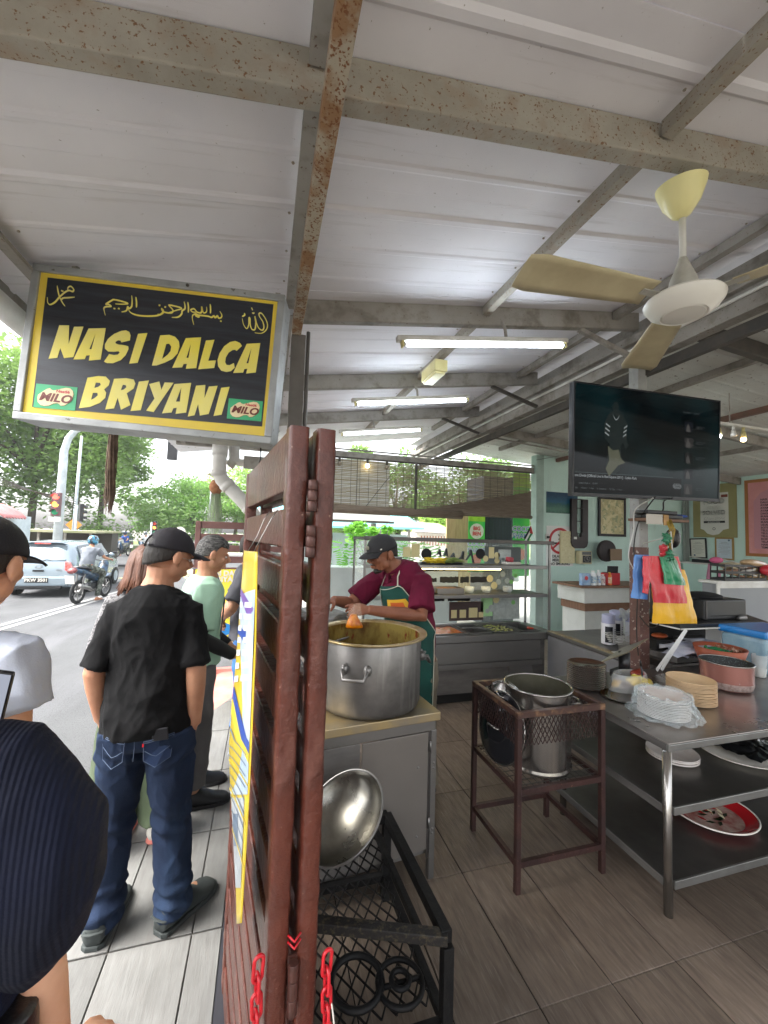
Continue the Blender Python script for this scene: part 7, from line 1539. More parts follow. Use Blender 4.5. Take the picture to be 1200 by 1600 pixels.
for k in range(46):
    lo = (random.uniform(-.17, .15), random.uniform(-.07, .10), .004+.0022*k); ro_ = (random.uniform(-.16, .16), random.uniform(-.16, .16), random.uniform(-1.6, 1.6))
    if p0 is None: p0 = B().grid(lambda u, v: (.10*(u-.5), .17*(v-.5), .010*math.sin(v*4+u)), 4, 6).build('receipt', m_pp, rc, smooth=True, loc=lo, rot=ro_)
    else: inst(p0, 'receipt', lo, ro_, rc)
ob = thing('orange_dish', 'small orange dish in the dark under the stand', 'dish', (3.15, 2.62, .90)); B().ball((0, 0, 0), (.07, .05, .02), 16, 8).build('dish_body', M('orange_dish', 'a4502a', .4), ob, smooth=True); B().box(-.1, .1, -.06, .1, -.145, -.021).build('dish_base', m_kick_shade, ob)
wv = thing('white_box', 'small white carton under the right end of the stand', 'box', (3.62, 2.45, .756)); B().box(-.10, .08, -.05, .07, .11, .24).build('carton', m_paper, wv, bevel=.003); B().box(-.22, .3, -.04, .3, 0, .11).build('grey_box', m_ssd, wv); 

# ------------------------------------------------------------------ plastic bags hanging from the hook, shelf with set-top box
rs = thing('router_shelf', 'small wooden shelf on the column with a black set-top box and blue cloth', 'shelf', (2.86, 2.44, 1.84))
B().box(-.17, .26, -.10, .05, -.02, .0).build('board', M('shelf_wood', '6b4f3c', .6), rs); B().box(-.165, -.01, -.104, -.1005, -.045, .03).build('front_board', M('shelf_front', 'b9b4aa', .6, speck='7a6450', speck_scale=40, speck_amt=.66), rs); B().box(0.0, .05, -.1045, -.1005, -.05, .03).build('tan_board', m_wood, rs)
B().box(-.14, .16, -.09, .03, .034, .062).build('set_top_box', m_blk, rs, bevel=.006); B().box(-.12, .20, -.10, .04, .003, .032).build('black_box', m_blk, rs, bevel=.006); B().ball((.24, -.03, .03), (.08, .05, .015), 14, 6).build('blue_cloth', M('blue_cloth', '2a4a8f', .8), rs, smooth=True)
B().ball((.22, 0, -.14), (.055, .05, .08), 14, 8).build('black_bag', M('black_bag_plastic', '171615', .3, bump=.5, bump_scale=40), rs, smooth=True)
b = B()
for k, (x, c_) in enumerate(((.03, 1), (.045, 2), (.06, 3), (.075, 1))): b.tube([(x, -.095, .0), (x+.012, -.12, -.08), (x+.018*math.sin(k), -.10, -.22), (x+.03, -.09, -.30)], .006, 6)
b.build('yellow_cables', M('yellow_cable', 'b59a3a', .5, col2='5e4a24', scale=20), rs, smooth=True)
cables = ((((2.60, 2.20, 1.97), (2.66, 2.40, 1.90), (2.70, 2.45, 1.75), (2.66, 2.46, 1.55), (2.72, 2.46, 1.42), (2.70, 2.46, 1.28)), 'c9c9c4', .0045, 'white cable looping down from the television left of the column'), (((2.62, 2.2, 1.98), (2.72, 2.42, 1.82), (2.70, 2.45, 1.6), (2.745, 2.46, 1.36), (2.745, 2.47, 1.0), (2.76, 2.47, .80)), '1d1d1e', .0045, 'black cable running down the left side of the column'), (((2.78, 2.2, 1.98), (2.92, 2.38, 1.98), (2.96, 2.42, 1.92), (2.93, 2.42, 1.88)), '1d1d1e', .005, 'black loop of cable above the set-top box'), (((2.76, 2.46, 1.1), (2.82, 2.42, 1.02), (2.92, 2.42, 1.06), (2.97, 2.44, 1.20), (2.93, 2.46, 1.32)), '2a2522', .004, 'dark cable looping round the brown part of the column'))
for P_, c_, r_, lab in cables:
    Q = [Vector(p) for p in P_]; S_ = []
    for i in range(len(Q)-1):
        p0_, p1_, p2_, p3_ = Q[max(i-1, 0)], Q[i], Q[i+1], Q[min(i+2, len(Q)-1)]
        for k in range(6): t = k/6; S_.append(.5*((2*p1_)+(-p0_+p2_)*t+(2*p0_-5*p1_+4*p2_-p3_)*t*t+(-p0_+3*p1_-3*p2_+p3_)*t**3))
    tag(B().tube(S_+[Q[-1]], r_, 6).build('cable', M('cable_'+c_, c_, .5), smooth=True), lab, 'cable')
tag(B().at((2.735, 2.445, 1.38)).box(-.022, .022, -.02, .0, -.075, .07).build('power_strip', m_ws, bevel=.004), 'white socket strip hanging on its cable at the column', 'socket')
hk = thing('bag_hook', 'white wire hook and arm that carries the coloured plastic bags', 'hook', (2.76, 2.22, 1.60)); B().tube([(.0, .20, .05), (.0, .05, .09), (0, -.02, .14), (.0, -.03, .0), (.0, -.03, -.14)], .004, 6).build('wire', m_white, hk, smooth=True)
def bagm(name, c, c2): return M(name, c, .28, col2=c2, scale=5, coat=.35, bump=.6, bump_scale=11, bump_stretch=(2, 1, .7))
def hang_bag(lab, pts, mat, y, gather=None, n=0, amp=.02, wdt=.012):
    """hanging bundle of flat bags: outline in X-Z, folded and creased in depth"""
    t = thing('plastic_bag_bundle', lab, 'plastic bags', (0, 0, 0)); (x0t, x1t, zt), (x0b, x1b, zb2) = pts
    def f(u, v, s=1):
        w_ = v**.8; l = x0t+(x0b-x0t)*w_; r = x1t+(x1b-x1t)*w_; z = zt+(zb2-zt)*v-.012*u*(1 if v > .95 else 0)
        d = amp*.6*noise.noise(Vector((u*4.5, v*2.0, y*9)))+amp*.18*noise.noise(Vector((u*13, v*5, y*7)))
        return (l+(r-l)*u+.006*noise.noise(Vector((v*9, u, y*5))), y+d-s*wdt*(math.sin(math.pi*u)**.5), z)
    b = B(); b.grid(lambda u, v: f(u, v, 1), 30, 40); b.grid(lambda u, v: f(u, v, -1), 30, 40); b.build('bags', mat, t, smooth=True, fix=False)
    if gather:
        gx, gz_, gr = gather; q = B()
        for k in range(26):
            a = k*2.4; r_ = gr*(.45+.55*random.random()); q.tube([(gx, y-.005, gz_), (gx+r_*.6*math.cos(a), y-.02+.012*math.sin(k), gz_+r_*.6*math.sin(a)), (gx+r_*math.cos(a), y-.01, gz_+r_*math.sin(a))], [.014, .016, .006], 6, flat=.35)
        q.build('gathered_handles', mat, t, smooth=True)
    return t
hang_bag('yellow plastic bags, the lowest and largest bundle on the hook', ((2.62, 2.93, 1.47), (2.625, 3.04, 1.095)), bagm('yellow_bag', 'e3ad12', 'cf9c10'), 2.235)
hang_bag('blue plastic bags hanging at the left behind the red ones', ((2.50, 2.62, 1.57), (2.46, 2.60, 1.27)), bagm('blue_bag', '5a8fd0', '4176ba'), 2.255)
hang_bag('red plastic bags under the green ones, in the middle of the hook', ((2.51, 2.83, 1.565), (2.60, 2.91, 1.245)), bagm('red_bag', 'd13440', 'b92a36'), 2.205, (2.68, 1.60, .055))
hang_bag('narrow red plastic bag hanging at the left of the wide red ones', ((2.505, 2.60, 1.56), (2.50, 2.545, 1.315)), bagm('red_bag2', 'd63c48', 'c22e3b'), 2.20)
hang_bag('green plastic bags in front of the red ones, topmost on the hook', ((2.63, 2.76, 1.56), (2.665, 2.87, 1.375)), bagm('green_bag', '1f8a5c', '2f7a58'), 2.18, (2.70, 1.575, .05))
g2 = B()
for k in range(22): a = k*2.4; r_ = .05*(.5+.5*random.random()); g2.tube([(2.70, 2.19, 1.695), (2.70+r_*.7*math.cos(a), 2.18, 1.695+r_*.7*math.sin(a)), (2.70+r_*math.cos(a), 2.19, 1.695+r_*math.sin(a))], [.012, .014, .006], 6, flat=.35)
tag(g2.build('plastic_bag_bundle', _mats['green_bag'], smooth=True), 'small green gathered bag knot at the top of the hook', 'plastic bags')

# ------------------------------------------------------------------ grey cabinet at the right with crate, stool
rc2 = thing('grey_cabinet', 'grey cabinet with white frame at the right, black crate on top', 'cabinet', (5.25, 3.6, 0))
B().box(0.02, 2.4, .012, .2, .0, 1.19).build('panel', M('grey_board', '8c8f91', .6, col2='83868a', scale=1.5), rc2); B().box(-.02, 2.42, -.01, .22, 1.191, 1.225).build('top', m_white, rc2, bevel=.003); B().box(-.02, .03, -.002, .0115, 0, 1.19).build('frame_bar', m_white, rc2)
B().box(.031, 2.4, .0, .0115, 1.14, 1.19).build('frame_bar', m_white, rc2)
cr2 = thing('crate', 'black slatted plastic crate of packets on the grey cabinet', 'crate', (5.40, 3.62, 1.226)); m_cr = M('crate_black', '121214', .4)
for x0, x1, y0, y1 in ((0, .72, 0, .008), (0, .72, .172, .18), (0, .008, .0085, .1715), (.712, .72, .0085, .1715)):
    for z in (0, .085, .17): B().box(x0, x1, y0, y1, z, z+.03).build('rail', m_cr, cr2)
for k in range(7):
    for y in (.0005, .1725): B().box(.712/6*k*.985, .712/6*k*.985+.016, y+.0005, y+.0065, .0305, .1695).build('slat', m_cr, cr2)
B().box(.01, .71, .01, .17, .001, .01).build('bottom', m_cr, cr2)
cn = thing('packet_pile', 'pile of tan and white packets inside and over the black crate', 'packets', (5.40, 3.61, 1.24))
for k in range(14): B().at((random.uniform(.12, .60), random.uniform(.08, .10), .03+.012*k), (random.uniform(-.15, .15), random.uniform(-.25, .25), random.uniform(-.3, .3))).box(-.09, .09, -.06, .06, -.012, .012).build('packet', M('packet_'+('a98d66', 'c4b99a', '8d6a55', 'c9c4bd')[k % 4], ('a98d66', 'c4b99a', '8d6a55', 'c9c4bd')[k % 4], .45), cn, bevel=.01)
tag(B().at((6.05, 3.71, 1.43), (0, .1, .2)).ball((0, 0, 0), (.30, .10, .055), 24, 10).build('bread_bag', M('bread_bag', 'a8875f', .3, col2='c9b08c', scale=14, coat=.5, bump=.5, bump_scale=24), smooth=True), 'clear bag of brown bread lying over the right end of the crate', 'bread bag')
tag(B().ball((6.12, 3.60, 1.36), (.13, .08, .07), 20, 10).build('red_bag', _mats['red_bag'], smooth=True), 'red plastic bag hanging over the crate\'s right front corner', 'plastic bag')
tag(B().box(6.20, 6.62, 3.62, 3.78, 1.226, 1.38).build('cardboard_box', M('cardboard', '9a7a55', .8), bevel=.004), 'brown cardboard box right of the black crate', 'box')
tag(B().ball((5.40, 3.72, 1.47), (.10, .05, .04), 16, 8).build('pink_cloth', M('pink_cloth', 'b8557a', .8, bump=.4), smooth=True), 'pink cloth on the left corner of the crate', 'cloth')
stl = thing('stool', 'upturned pink plastic stool whose legs form an H behind the printer', 'stool', (6.85, 4.8, .62)); m_pk = M('pink_plastic', 'b5708c', .45)
for p, q in (((-.13, 0, .2), (-.02, 0, .74)), ((.17, 0, .2), (.17, 0, .62))): B().beam(p, q, .05, .03, (0, 1, 0)).build('leg', m_pk, stl, bevel=.006)
B().beam((-.07, 0, .42), (.17, 0, .42), .06, .03, (0, 1, 0)).build('crossbar', m_pk, stl); B().box(-.2, .24, -.15, .2, .15, .2).build('seat', m_pk, stl, bevel=.02); B().box(-.3, .35, -.25, .35, -.62, .149).build('crate_under', m_ssd, stl)
ld = thing('wall_ledge', 'white ledge on the right wall with cables and a multi-plug', 'shelf', (7.93, 5.5, 1.33)); B().box(-.25, .02, -.75, .45, -.03, 0).build('board', m_white, ld, bevel=.003); B().box(-.22, -.1, -.1, .25, 0.001, .06).build('multi_plug', m_blk, ld, bevel=.01); B().tube([(-.2, -.6, .02), (-.2, -.3, .08), (-.15, 0, .05), (-.2, .3, .10)], .012, 8).build('cable', m_white, ld, smooth=True); B().box(-.245, .0, -.7, .4, -1.3, -.031).build('panel', m_wall, ld)

tag(B().at((.93, 2.18, .002), (0, 0, .4)).ball((0, 0, 0), (.018, .014, .003), 14, 6).build('cucumber_slice', M('cucumber', '5f7a3a', .5, col2='2f4a20', scale=90), smooth=True), 'small green slice dropped on the floor by the stove cabinet', 'food scrap')
m_leaf = {}
def leafm(c, c2): 
    k = 'leaf_'+c
    if k not in m_leaf:
        m = M(k, c, .6, col2=c2, scale=.9, mix=(.35, .65)); p = m.node_tree.nodes['Principled BSDF']
        out = m.node_tree.nodes['Material Output']; tr = m.node_tree.nodes.new('ShaderNodeBsdfTranslucent'); mx = m.node_tree.nodes.new('ShaderNodeMixShader'); mx.inputs[0].default_value = .5
        src = p.inputs['Base Color'].links[0].from_socket; m.node_tree.links.new(src, tr.inputs[0]); m.node_tree.links.new(p.outputs[0], mx.inputs[1]); m.node_tree.links.new(tr.outputs[0], mx.inputs[2]); m.node_tree.links.new(mx.outputs[0], out.inputs[0]); m_leaf[k] = m
    return m_leaf[k]

# ------------------------------------------------------------------ bamboo blind and what hangs at the back
bl_ = thing('bamboo_blind', 'wide bamboo roller blind hanging across the back opening, backed with grey sheet at left', 'blind', (0, 5.90, 0))
m_slat = M('bamboo_slat', '9a8d74', .8, col2='7a6f58', scale=9, stretch=(.5, 1, 30)); m_slat2 = M('bamboo_roll', '85786a', .8, col2='5e5347', scale=20, stretch=(.4, 1, 20))
b = B(); z = 2.76; rnd = random.Random(3)
while z > 2.07:
    h = .0105+.005*rnd.random(); x = .45
    while x < 4.30:
        L = .5+rnd.random()*1.4; x2 = min(4.30, x+L); dz = rnd.uniform(-.003, .003); b.box(x, x2, -.002, .002, z+dz-h, z+dz); x = x2
    z -= h+.0045+.003*rnd.random()
tag(b.build('slats', m_slat, bl_), kind='stuff')
b = B(); b.grid(lambda u, v: (.45+1.34*u, .012, 2.77-.70*v), 4, 4); b.build('grey_backing', leafm('d9dcdf', 'c6c9cc'), bl_)
b = B()
for k in range(28): x = .50+k*.137; b.tube([(x, -.004, 2.79), (x+.004, -.006, 2.05)], .0028, 4)
for x in (1.28, 2.2): b.tube([(x, -.006, 2.79), (x, -.006, 2.03)], .005, 4)
tag(b.build('cords', m_dark_steel, bl_), kind='stuff')
for p, q in (((.45, 2.79), (4.30, 2.79)),): B().tube([(p[0], 0, p[1]), (q[0], 0, q[1])], .012, 8).build('top_rail', m_dark_steel, bl_, smooth=True)
B().tube([(.44, -.01, 2.03), (2.2, -.01, 2.02), (3.0, -.01, 2.015)], .080, 10, flat=.85).build('bottom_roll', m_slat2, bl_, smooth=True); B().tube([(3.0, -.01, 2.03), (4.3, -.01, 2.035)], .040, 10, flat=.7).build('bottom_roll', m_slat2, bl_, smooth=True)
b = B()
for k in range(22):
    f0 = k/22; b.beam((2.45+1.8*f0*.98, -.03, 2.12+.33*f0-.004), (4.28, -.03, 2.08+.40*f0), .003, .010+.004*(k % 2), (0, -1, 0)) if k else None
b.prism([(2.3, 2.07), (4.28, 2.46), (4.28, 2.04)], .02, .026, (0, 0, 0), (1, 0, 0), (0, 0, 1)); tag(b.build('folded_part', m_slat2, bl_), kind='stuff')
B().tube([(1.95, -.05, 2.78), (1.40, -.05, 2.05)], .004, 5).build('pull_cord', m_blk, bl_); B().tube([(2.2, -.05, 2.78), (2.2, -.05, 2.05)], .02, 6).build('dark_strap', m_dark_steel, bl_)
for x, on in ((1.0, 0), (1.42, 1), (1.72, 0)):
    t = thing('string_bulb', ('glowing' if on else 'unlit')+' bulb hanging before the blind'+(', between the unlit two' if on else (', nearest the gate' if x < 1.2 else ', right of the glowing bulb')), 'bulb', (x, 5.84, 2.68)); B().tube([(0, 0, .10), (0, 0, .03)], .018, 8).build('holder', m_dark_steel, t); B().ball((0, 0, 0), .032, 12, 8).build('bulb', M('bulb_on', 'ffffff', .3, emit='ffe9a8', emit_s=6) if on else M('bulb_off', '8a8070', .3), t, smooth=True)

# ------------------------------------------------------------------ outside, behind the shop
def leaves(b, c, rx, rz, n, s, rnd, ry=None, asp=.55):
    ry = ry or rx; vs = b.v; fs = b.f
    for _ in range(n):
        while True:
            p = Vector((rnd.uniform(-1, 1), rnd.uniform(-1, 1), rnd.uniform(-1, 1)))
            if p.length < 1: break
        p = p*(.55+.45*p.length)
        p = Vector((c[0]+p.x*rx, c[1]+p.y*ry, c[2]+p.z*rz)); a = Vector((rnd.uniform(-1, 1), rnd.uniform(-1, 1), rnd.uniform(-.6, .6))).normalized(); q = a.cross(Vector((rnd.uniform(-.5, .5), rnd.uniform(-.5, .5), 1))).normalized()
        l = s*(.6+.8*rnd.random()); a = a*l; q = q*l*asp; o = len(vs)
        vs += [tuple(p-a), tuple(p+q), tuple(p+a), tuple(p-q)]; fs.append((o, o+1, o+2, o+3))
m_bark = M('bark', '6a5f52', .95, col2='4b4238', scale=3, stretch=(1, 1, .3), bump=.5, bump_scale=8)
def tree(lab, x, y, h, r, rz, c, nclump=26, per=230, s=.16, seed=1, base=-.3, lo=.25, name='tree', spread=1., trunk=.22):
    rnd = random.Random(seed); t = thing(name, lab, 'tree', (x, y, base)); b = B(); cz = h-rz; b.tube([(0, 0, 0), (.1, .05, h*.3), (-.1, .1, h*.55), (0, 0, h*.8)], [trunk, trunk*.8, trunk*.5, trunk*.15], 8); cs = []
    for k in range(nclump):
        a = rnd.random()*6.283; e = math.asin(rnd.uniform(-lo*2.4 if lo < .4 else -.95, 1)); q = .55+.45*rnd.random(); cs.append((r*q*math.cos(e)*math.cos(a)*spread, r*q*math.cos(e)*math.sin(a), cz+rz*q*math.sin(e)))
    for c_ in cs[:7]: b.tube([(0, .05, h*.38), (c_[0]*.5, c_[1]*.5, (h*.4+c_[2])*.52), c_], [trunk*.45, trunk*.25, trunk*.06], 6)
    b.build('trunk', m_bark, t, smooth=True); b = B()
    for c_ in cs: k = .30+.18*rnd.random(); leaves(b, c_, r*k, rz*k*.75, per, s, rnd)
    b.build('crown', leafm(*c), t, fix=False); return t
DG, MG, LG, YG = ('7f9c5a', '6b8a4a'), ('8fae60', '7a9a50'), ('8db35c', '75a04e'), ('a6c266', '8bb052')
T_ = [('huge dark leafy tree over the red hut at the far left', -24, 36, 17, 6.5, 6.5, DG), ('tall dense tree behind the shed, left of the traffic light', -17.5, 38, 16, 5.6, 6, MG), ('tall tree with sky gaps right behind the traffic light', -15.8, 41, 15, 4.6, 5.5, MG),
      ('tall loose tree behind the leaning lamp pole', -15.6, 46, 14.5, 4.2, 4.6, MG), ('big tree far left behind the hut roof', -32, 44, 19, 8, 8, MG), ('broad light green rain tree, left of the hanging planter', -6.8, 44, 7.4, 4.6, 2.8, LG), ('bright green spreading tree behind the black cap', -3.2, 48, 9.2, 4.6, 3.2, YG),
      ('round green tree behind the mid-left junction', -10.5, 50, 7.2, 4.4, 2.9, LG), ('dark green tree behind the white downpipe', -1.0, 52, 10.4, 3.6, 4.2, MG), ('small bright tree behind the far brown gate', 1.5, 50, 8, 4, 3.2, LG),
      ('tree seen through the left of the blind', 5.6, 27, 7.6, 2.6, 3.0, MG), ('tree seen through the middle of the blind', 9.8, 30, 8.2, 3.2, 3.3, LG), ('tree seen through the right of the blind', 14.6, 29, 8.6, 3.6, 3.6, DG), ('tall tree far right behind the blind', 19.5, 31, 9.5, 4, 4.2, MG), ('bright bushy tree right of the blue roof', 10.2, 20, 3.6, 2.4, 1.7, YG), ('thin tree standing in the sky gap left of the downpipe', 0.6, 58, 12.2, 2.0, 2.4, DG)]
for i, (lab, x, y, h, r, rz, c) in enumerate(T_):
    if i < 5: tree(lab, x, y, h, r, rz, c, 46, 260, .21, i+1, lo=.6, trunk=.3)
    else: tree(lab, x, y, h, r, rz, c, 30 if i != 15 else 12, 240 if i != 15 else 120, .17, i+1, lo=.5)
b = B(); rnd = random.Random(5)
for k in range(60): leaves(b, (-36+k*1.25+rnd.uniform(-1, 1), 37+rnd.uniform(-1.2, 2.5), .6+rnd.random()*1.0), 1.2, .9, 120, .16, rnd)
for k in range(26): leaves(b, (-34+k*1.1, 36+rnd.uniform(-1, 1), 2+rnd.random()*3.5), 1.5, 1.6, 190, .2, rnd)
tag(b.build('undergrowth', leafm(*DG), fix=False), 'dark undergrowth along the far side of the junction', 'undergrowth', kind='stuff')
b = B(); b.box(-60, 60, 36, 70, -.3, -.13); tag(b.build('grass', m_grass), kind='structure')
yd = B().box(-.3, 14, 6.2, 22, -.3, -.03); tag(yd.build('yard', M('yard_concrete', 'b9b7b0', .9, col2='a5a39b', scale=1.5)), kind='structure')
pb = thing('planter', 'long white planter wall full of ferns behind the display', 'planter', (0, 0, 0)); B().box(.75, 3.4, 6.75, 7.2, -.02, 1.10).build('planter_box', M('white_concrete', 'b9c2c0', .8, col2='a9b3b0', scale=2, bump=.1), pb, bevel=.01); B().box(.74, 3.41, 6.74, 6.749, .56, .60).build('moulding', _mats['white_concrete'], pb)
b = B(); rnd = random.Random(9)
for k in range(70):
    x, y = rnd.uniform(.8, 3.3), rnd.uniform(6.8, 7.2); a = rnd.random()*6.28; L = .3+.3*rnd.random(); P_ = [Vector((x, y, 1.08)), Vector((x+L*.3*math.cos(a), y+L*.3*math.sin(a), 1.08+L*.8)), Vector((x+L*.8*math.cos(a), y+L*.8*math.sin(a), 1.08+L*.75))]
    for j in range(14):
        t = j/14; p = P_[0].lerp(P_[1], min(1, t*2)) if t < .5 else P_[1].lerp(P_[2], t*2-1); o = len(b.v); d_ = Vector((-math.sin(a), math.cos(a), -.1)); e_ = .07*(1-t*.7)
        b.v += [tuple(p), tuple(p+d_*e_+Vector((0, 0, .02))), tuple(p+Vector((.018, 0, .03))), tuple(p-d_*e_)]; b.f += [(o, o+1, o+2, o+3)]
tag(b.build('ferns', leafm('6fae3f', '4f8f33'), pb, fix=False), kind='stuff')
tree('young tree with big light leaves just behind the planter', 2.0, 7.9, 2.05, .42, .34, ('8cc653', '6fae3f'), 12, 60, .06, 33, trunk=.02, base=0)
nb = thing('neighbour_stall', 'neighbouring stall with pale turquoise roof behind the planter', 'building', (0, 0, 0))
B().add([(-.5, 11.8, 1.86), (4.75, 11.8, 1.93), (4.3, 13.0, 2.52), (-.5, 13.0, 2.5), (-.5, 11.8, 1.80), (4.75, 11.8, 1.87), (4.3, 13.0, 2.46), (-.5, 13.0, 2.44)], [(0, 1, 2, 3), (7, 6, 5, 4), (0, 4, 5, 1), (1, 5, 6, 2), (2, 6, 7, 3), (3, 7, 4, 0)]).build('roof', M('turquoise_sheet', '78b4b6', .7, col2='6ba8aa', scale=1), nb)
for x in (.4, 2.6, 4.3): B().box(x, x+.08, 12, 12.08, -.02, 1.84).build('post', m_steel, nb)
B().box(-.5, 4.6, 12.9, 12.98, -.02, 1.7).build('wall', M('far_wall', '9aa6a4', .9), nb)
wbm = thing('awning_frame', 'white roller frame on a grey post outside, above the planter', 'frame', (0, 0, 0)); B().box(-.4, 2.75, 8.95, 9.05, 1.98, 2.14).build('white_board', m_paper, wbm); B().box(-.4, 2.85, 8.94, 9.06, 1.93, 1.977).build('bar', m_dark_steel, wbm); B().box(2.33, 2.44, 9.0, 9.1, -.02, 1.925).build('post', m_steel, wbm)
hs_ = thing('house', 'small white house with a grey roof beyond the neighbouring stall', 'building', (0, 0, 0)); B().box(6.1, 7.6, 16, 18, -.02, 1.85).build('wall', m_ws, hs_); B().add([(5.8, 15.7, 1.84), (7.9, 15.7, 1.80), (7.5, 17, 2.25), (6.2, 17, 2.3)], [(0, 1, 2, 3)]).build('roof', m_steel, hs_, solid=.05)
for k in range(9): B().box(6.3+k*.13, 6.34+k*.13, 15.97, 15.995, 1.3, 1.7).build('window_slat', M('orange_brick', 'a06a4a', .8), hs_)
ks = thing('drinks_kiosk', 'dark drinks kiosk with green coconut shake banners behind the display', 'kiosk', (0, 0, 0))
B().box(4.15, 4.85, 7.2, 7.9, -.02, 2.9).build('dark_door', M('kiosk_dark', '2b2d34', .6), ks); B().box(3.55, 4.1, 7.6, 7.64, -.02, 2.3).build('tan_boards', M('tan_board', 'b7a079', .8, col2='9c8660', scale=3, stretch=(12, 1, 1)), ks)
B().box(4.87, 4.98, 7.2, 7.25, .8, 2.2).build('white_notice', m_paper, ks); b = B()
for k in range(9): b.box(4.2+k*.07, 4.21+k*.07, 7.19, 7.199, -.02, 2.9)
b.build('corrugation', m_blk, ks)
m_gban = M('banner_green', '2fae4e', .5, col2='59c24a', scale=3, mix=(.4, .6)); m_lime = M('banner_lime', 'a8cf3a', .5, col2='7fb52e', scale=7)
def gban(lab, x0, x1, y, z0, z1, seedt):
    t = thing('banner', lab, 'banner', (0, 0, 0)); B().box(x0, x1, y, y+.01, z0, z1).build('sheet', m_gban, t); w2 = (x1-x0); cx = (x0+x1)/2
    B().box(x0, x1, y-.002, y-.0005, z0+(z1-z0)*.82, z1).build('lime_print', m_lime, t); flat('white_disc', [[(w2*.42*math.cos(a), w2*.42*math.sin(a)) for a in [2*math.pi*k/24 for k in range(24)]]], m_ws, t, .001, FX((cx, y-.003, z0+(z1-z0)*.66)))
    text('lettering', 'BIG\nBEN', w2*.28, M('banner_red', 'c8242c', .5), t, FX((cx, y-.005, z0+(z1-z0)*.66)), 'CENTER', .001, .004); text('lettering', 'COCO\nSHAKE', w2*.36, m_ws, t, FX((cx, y-.005, z0+(z1-z0)*.40)), 'CENTER', .001, .012); text('lettering', 'COCO\nSHAKE', w2*.36, M('banner_blue_print', '2c6fb0', .5), t, FX((cx, y-.007, z0+(z1-z0)*.40)), 'CENTER', .001)
    B().ball((cx, y-.004, z0+(z1-z0)*.20), (w2*.3, .004, w2*.3), 16, 6).build('fruit_print', M('fruit_print', 'c5694a', .5), t)
gban('tall green COCO SHAKE banner beside the corner post', 4.26, 4.60, 6.35, 1.0, 2.95, 1); gban('smaller green SHAKE banner left of the dark kiosk door', 3.80, 4.16, 7.15, 1.0, 2.2, 2)
gd = B().at((0, 0, 0)).beam((4.4, 5.9, 3.02), (5.12, 5.9, 3.19), .006, .006); tag(gd.build('sagging_cable', m_blk), 'thin cable sagging from the corner post to the right', 'cable')

# ------------------------------------------------------------------ far gate, menu board, things hanging under the eave
fg_ = thing('far_gate', 'far brown slatted gate with the yellow menu board, beyond the queue', 'gate', (-.80, 5.32, 0)); 
for x in (0, .62, 1.24): B().box(x, x+.06, 0, .05, .0, 1.76).build('stile', m_gate2, fg_, bevel=.004, seg=1)
for x0, x1 in ((.0605, .6195), (.6805, 1.2395)):
    for k in range(12):
        z = 1.76-.055-k*.135; B().box(x0, x1, .01, .04, z-.04 if k else z-.03, z+.04 if k else z+.054).build('slat', m_gate2, fg_, bevel=.003, seg=1)
B().box(-1.0+.8, 1.35, -.02, .06, -.06, .0).build('sill', m_conc, fg_)
mb = board('menu_board', 'yellow NASI DALCA menu board hung on the far gate', 'menu board', FX((-.42, 5.30, .69)), .70, .99, M('menu_yellow', 'e3d64a', .5, col2='dccd3c', scale=3), .008)
text('lettering', 'NASI DALCA\nBRIYANI', .085, m_ws, mb, T(.0, .41, .0105), 'CENTER', .001, .004, line=.85); b = B()
for i in range(4):
    for j in range(9): w_ = .03+.05*random.random(); x = -.28+i*.16; b.box(x, x+w_, .26-j*.045, .268-j*.045, .0082, .0094)
b.build('printed_lines', m_inkg, mb); flat('round_badge', [[(.07*math.cos(a), .07*math.sin(a)) for a in [2*math.pi*k/20 for k in range(20)]]], M('badge_blue', '2277b8', .5), mb, .001, T(.02, -.22, .010)); B().box(-.33, .33, -.46, -.34, .0082, .0092).build('photo_strip', M('menu_pale', 'd8dcb4', .5, col2='c4b690', scale=30), mb)
hr = tag(B().ball((-.15, 5.30, 1.66), (.04, .01, .04), 12, 6).build('red_heart', m_red, smooth=True), 'small red heart ornament on the top bar of the far gate', 'ornament')
dp = thing('downpipe', 'fat white PVC downpipe bending from the gutter down to the right', 'pipe', (0, 0, 0)); m_pvc = M('pvc_white', 'cfcdc9', .45, col2='bdbab4', scale=4, streak=('a19d95', (2, 2, .4), .55, .8, 3.))
dpts = [(-.43, 4.0, 2.72), (-.43, 4.0, 2.38), (-.43, 4.0, 2.18), (-.40, 4.0, 2.12), (-.36, 4.0, 2.08), (-.16, 4.0, 1.88), (-.10, 4.0, 1.80), (-.09, 4.0, 1.70), (-.09, 4.0, .0)]
B().tube(dpts, .062, 16).build('pipe_run', m_pvc, dp, smooth=True)
for p, q in (((-.43, 4, 2.44), (-.43, 4, 2.34)), ((-.43, 4, 2.20), (-.43, 4, 2.15)), ((-.37, 4, 2.09), (-.33, 4, 2.05)), ((-.17, 4, 1.89), (-.13, 4, 1.85))): B().tube([p, q], .069, 16).build('collar', m_pvc, dp, smooth=True)
B().tube([(-.33, 4.1, 2.6), (-.31, 4.1, 2.33), (-.36, 4.1, 2.27)], .05, 12).build('branch_pipe', m_pvc, dp, smooth=True)
B().box(-.30, .3, 4.02, 4.3, 2.30, 2.33).build('soffit_board', m_pvc, dp, bevel=.004); B().box(-.22, .3, 4.0, 4.018, 2.24, 2.36).build('fascia_board', m_steel, dp)
mv_ = thing('hanging_vine', 'dark brown shaggy root bundle hanging from the eave left of the queue', 'hanging plant', (-1.13, 3.5, 1.86)); mv_.scale = (.8, .8, 1); b = B(); rnd = random.Random(12); m_root = M('dry_roots', '4a3a30', .9, col2='6b5848', scale=20)
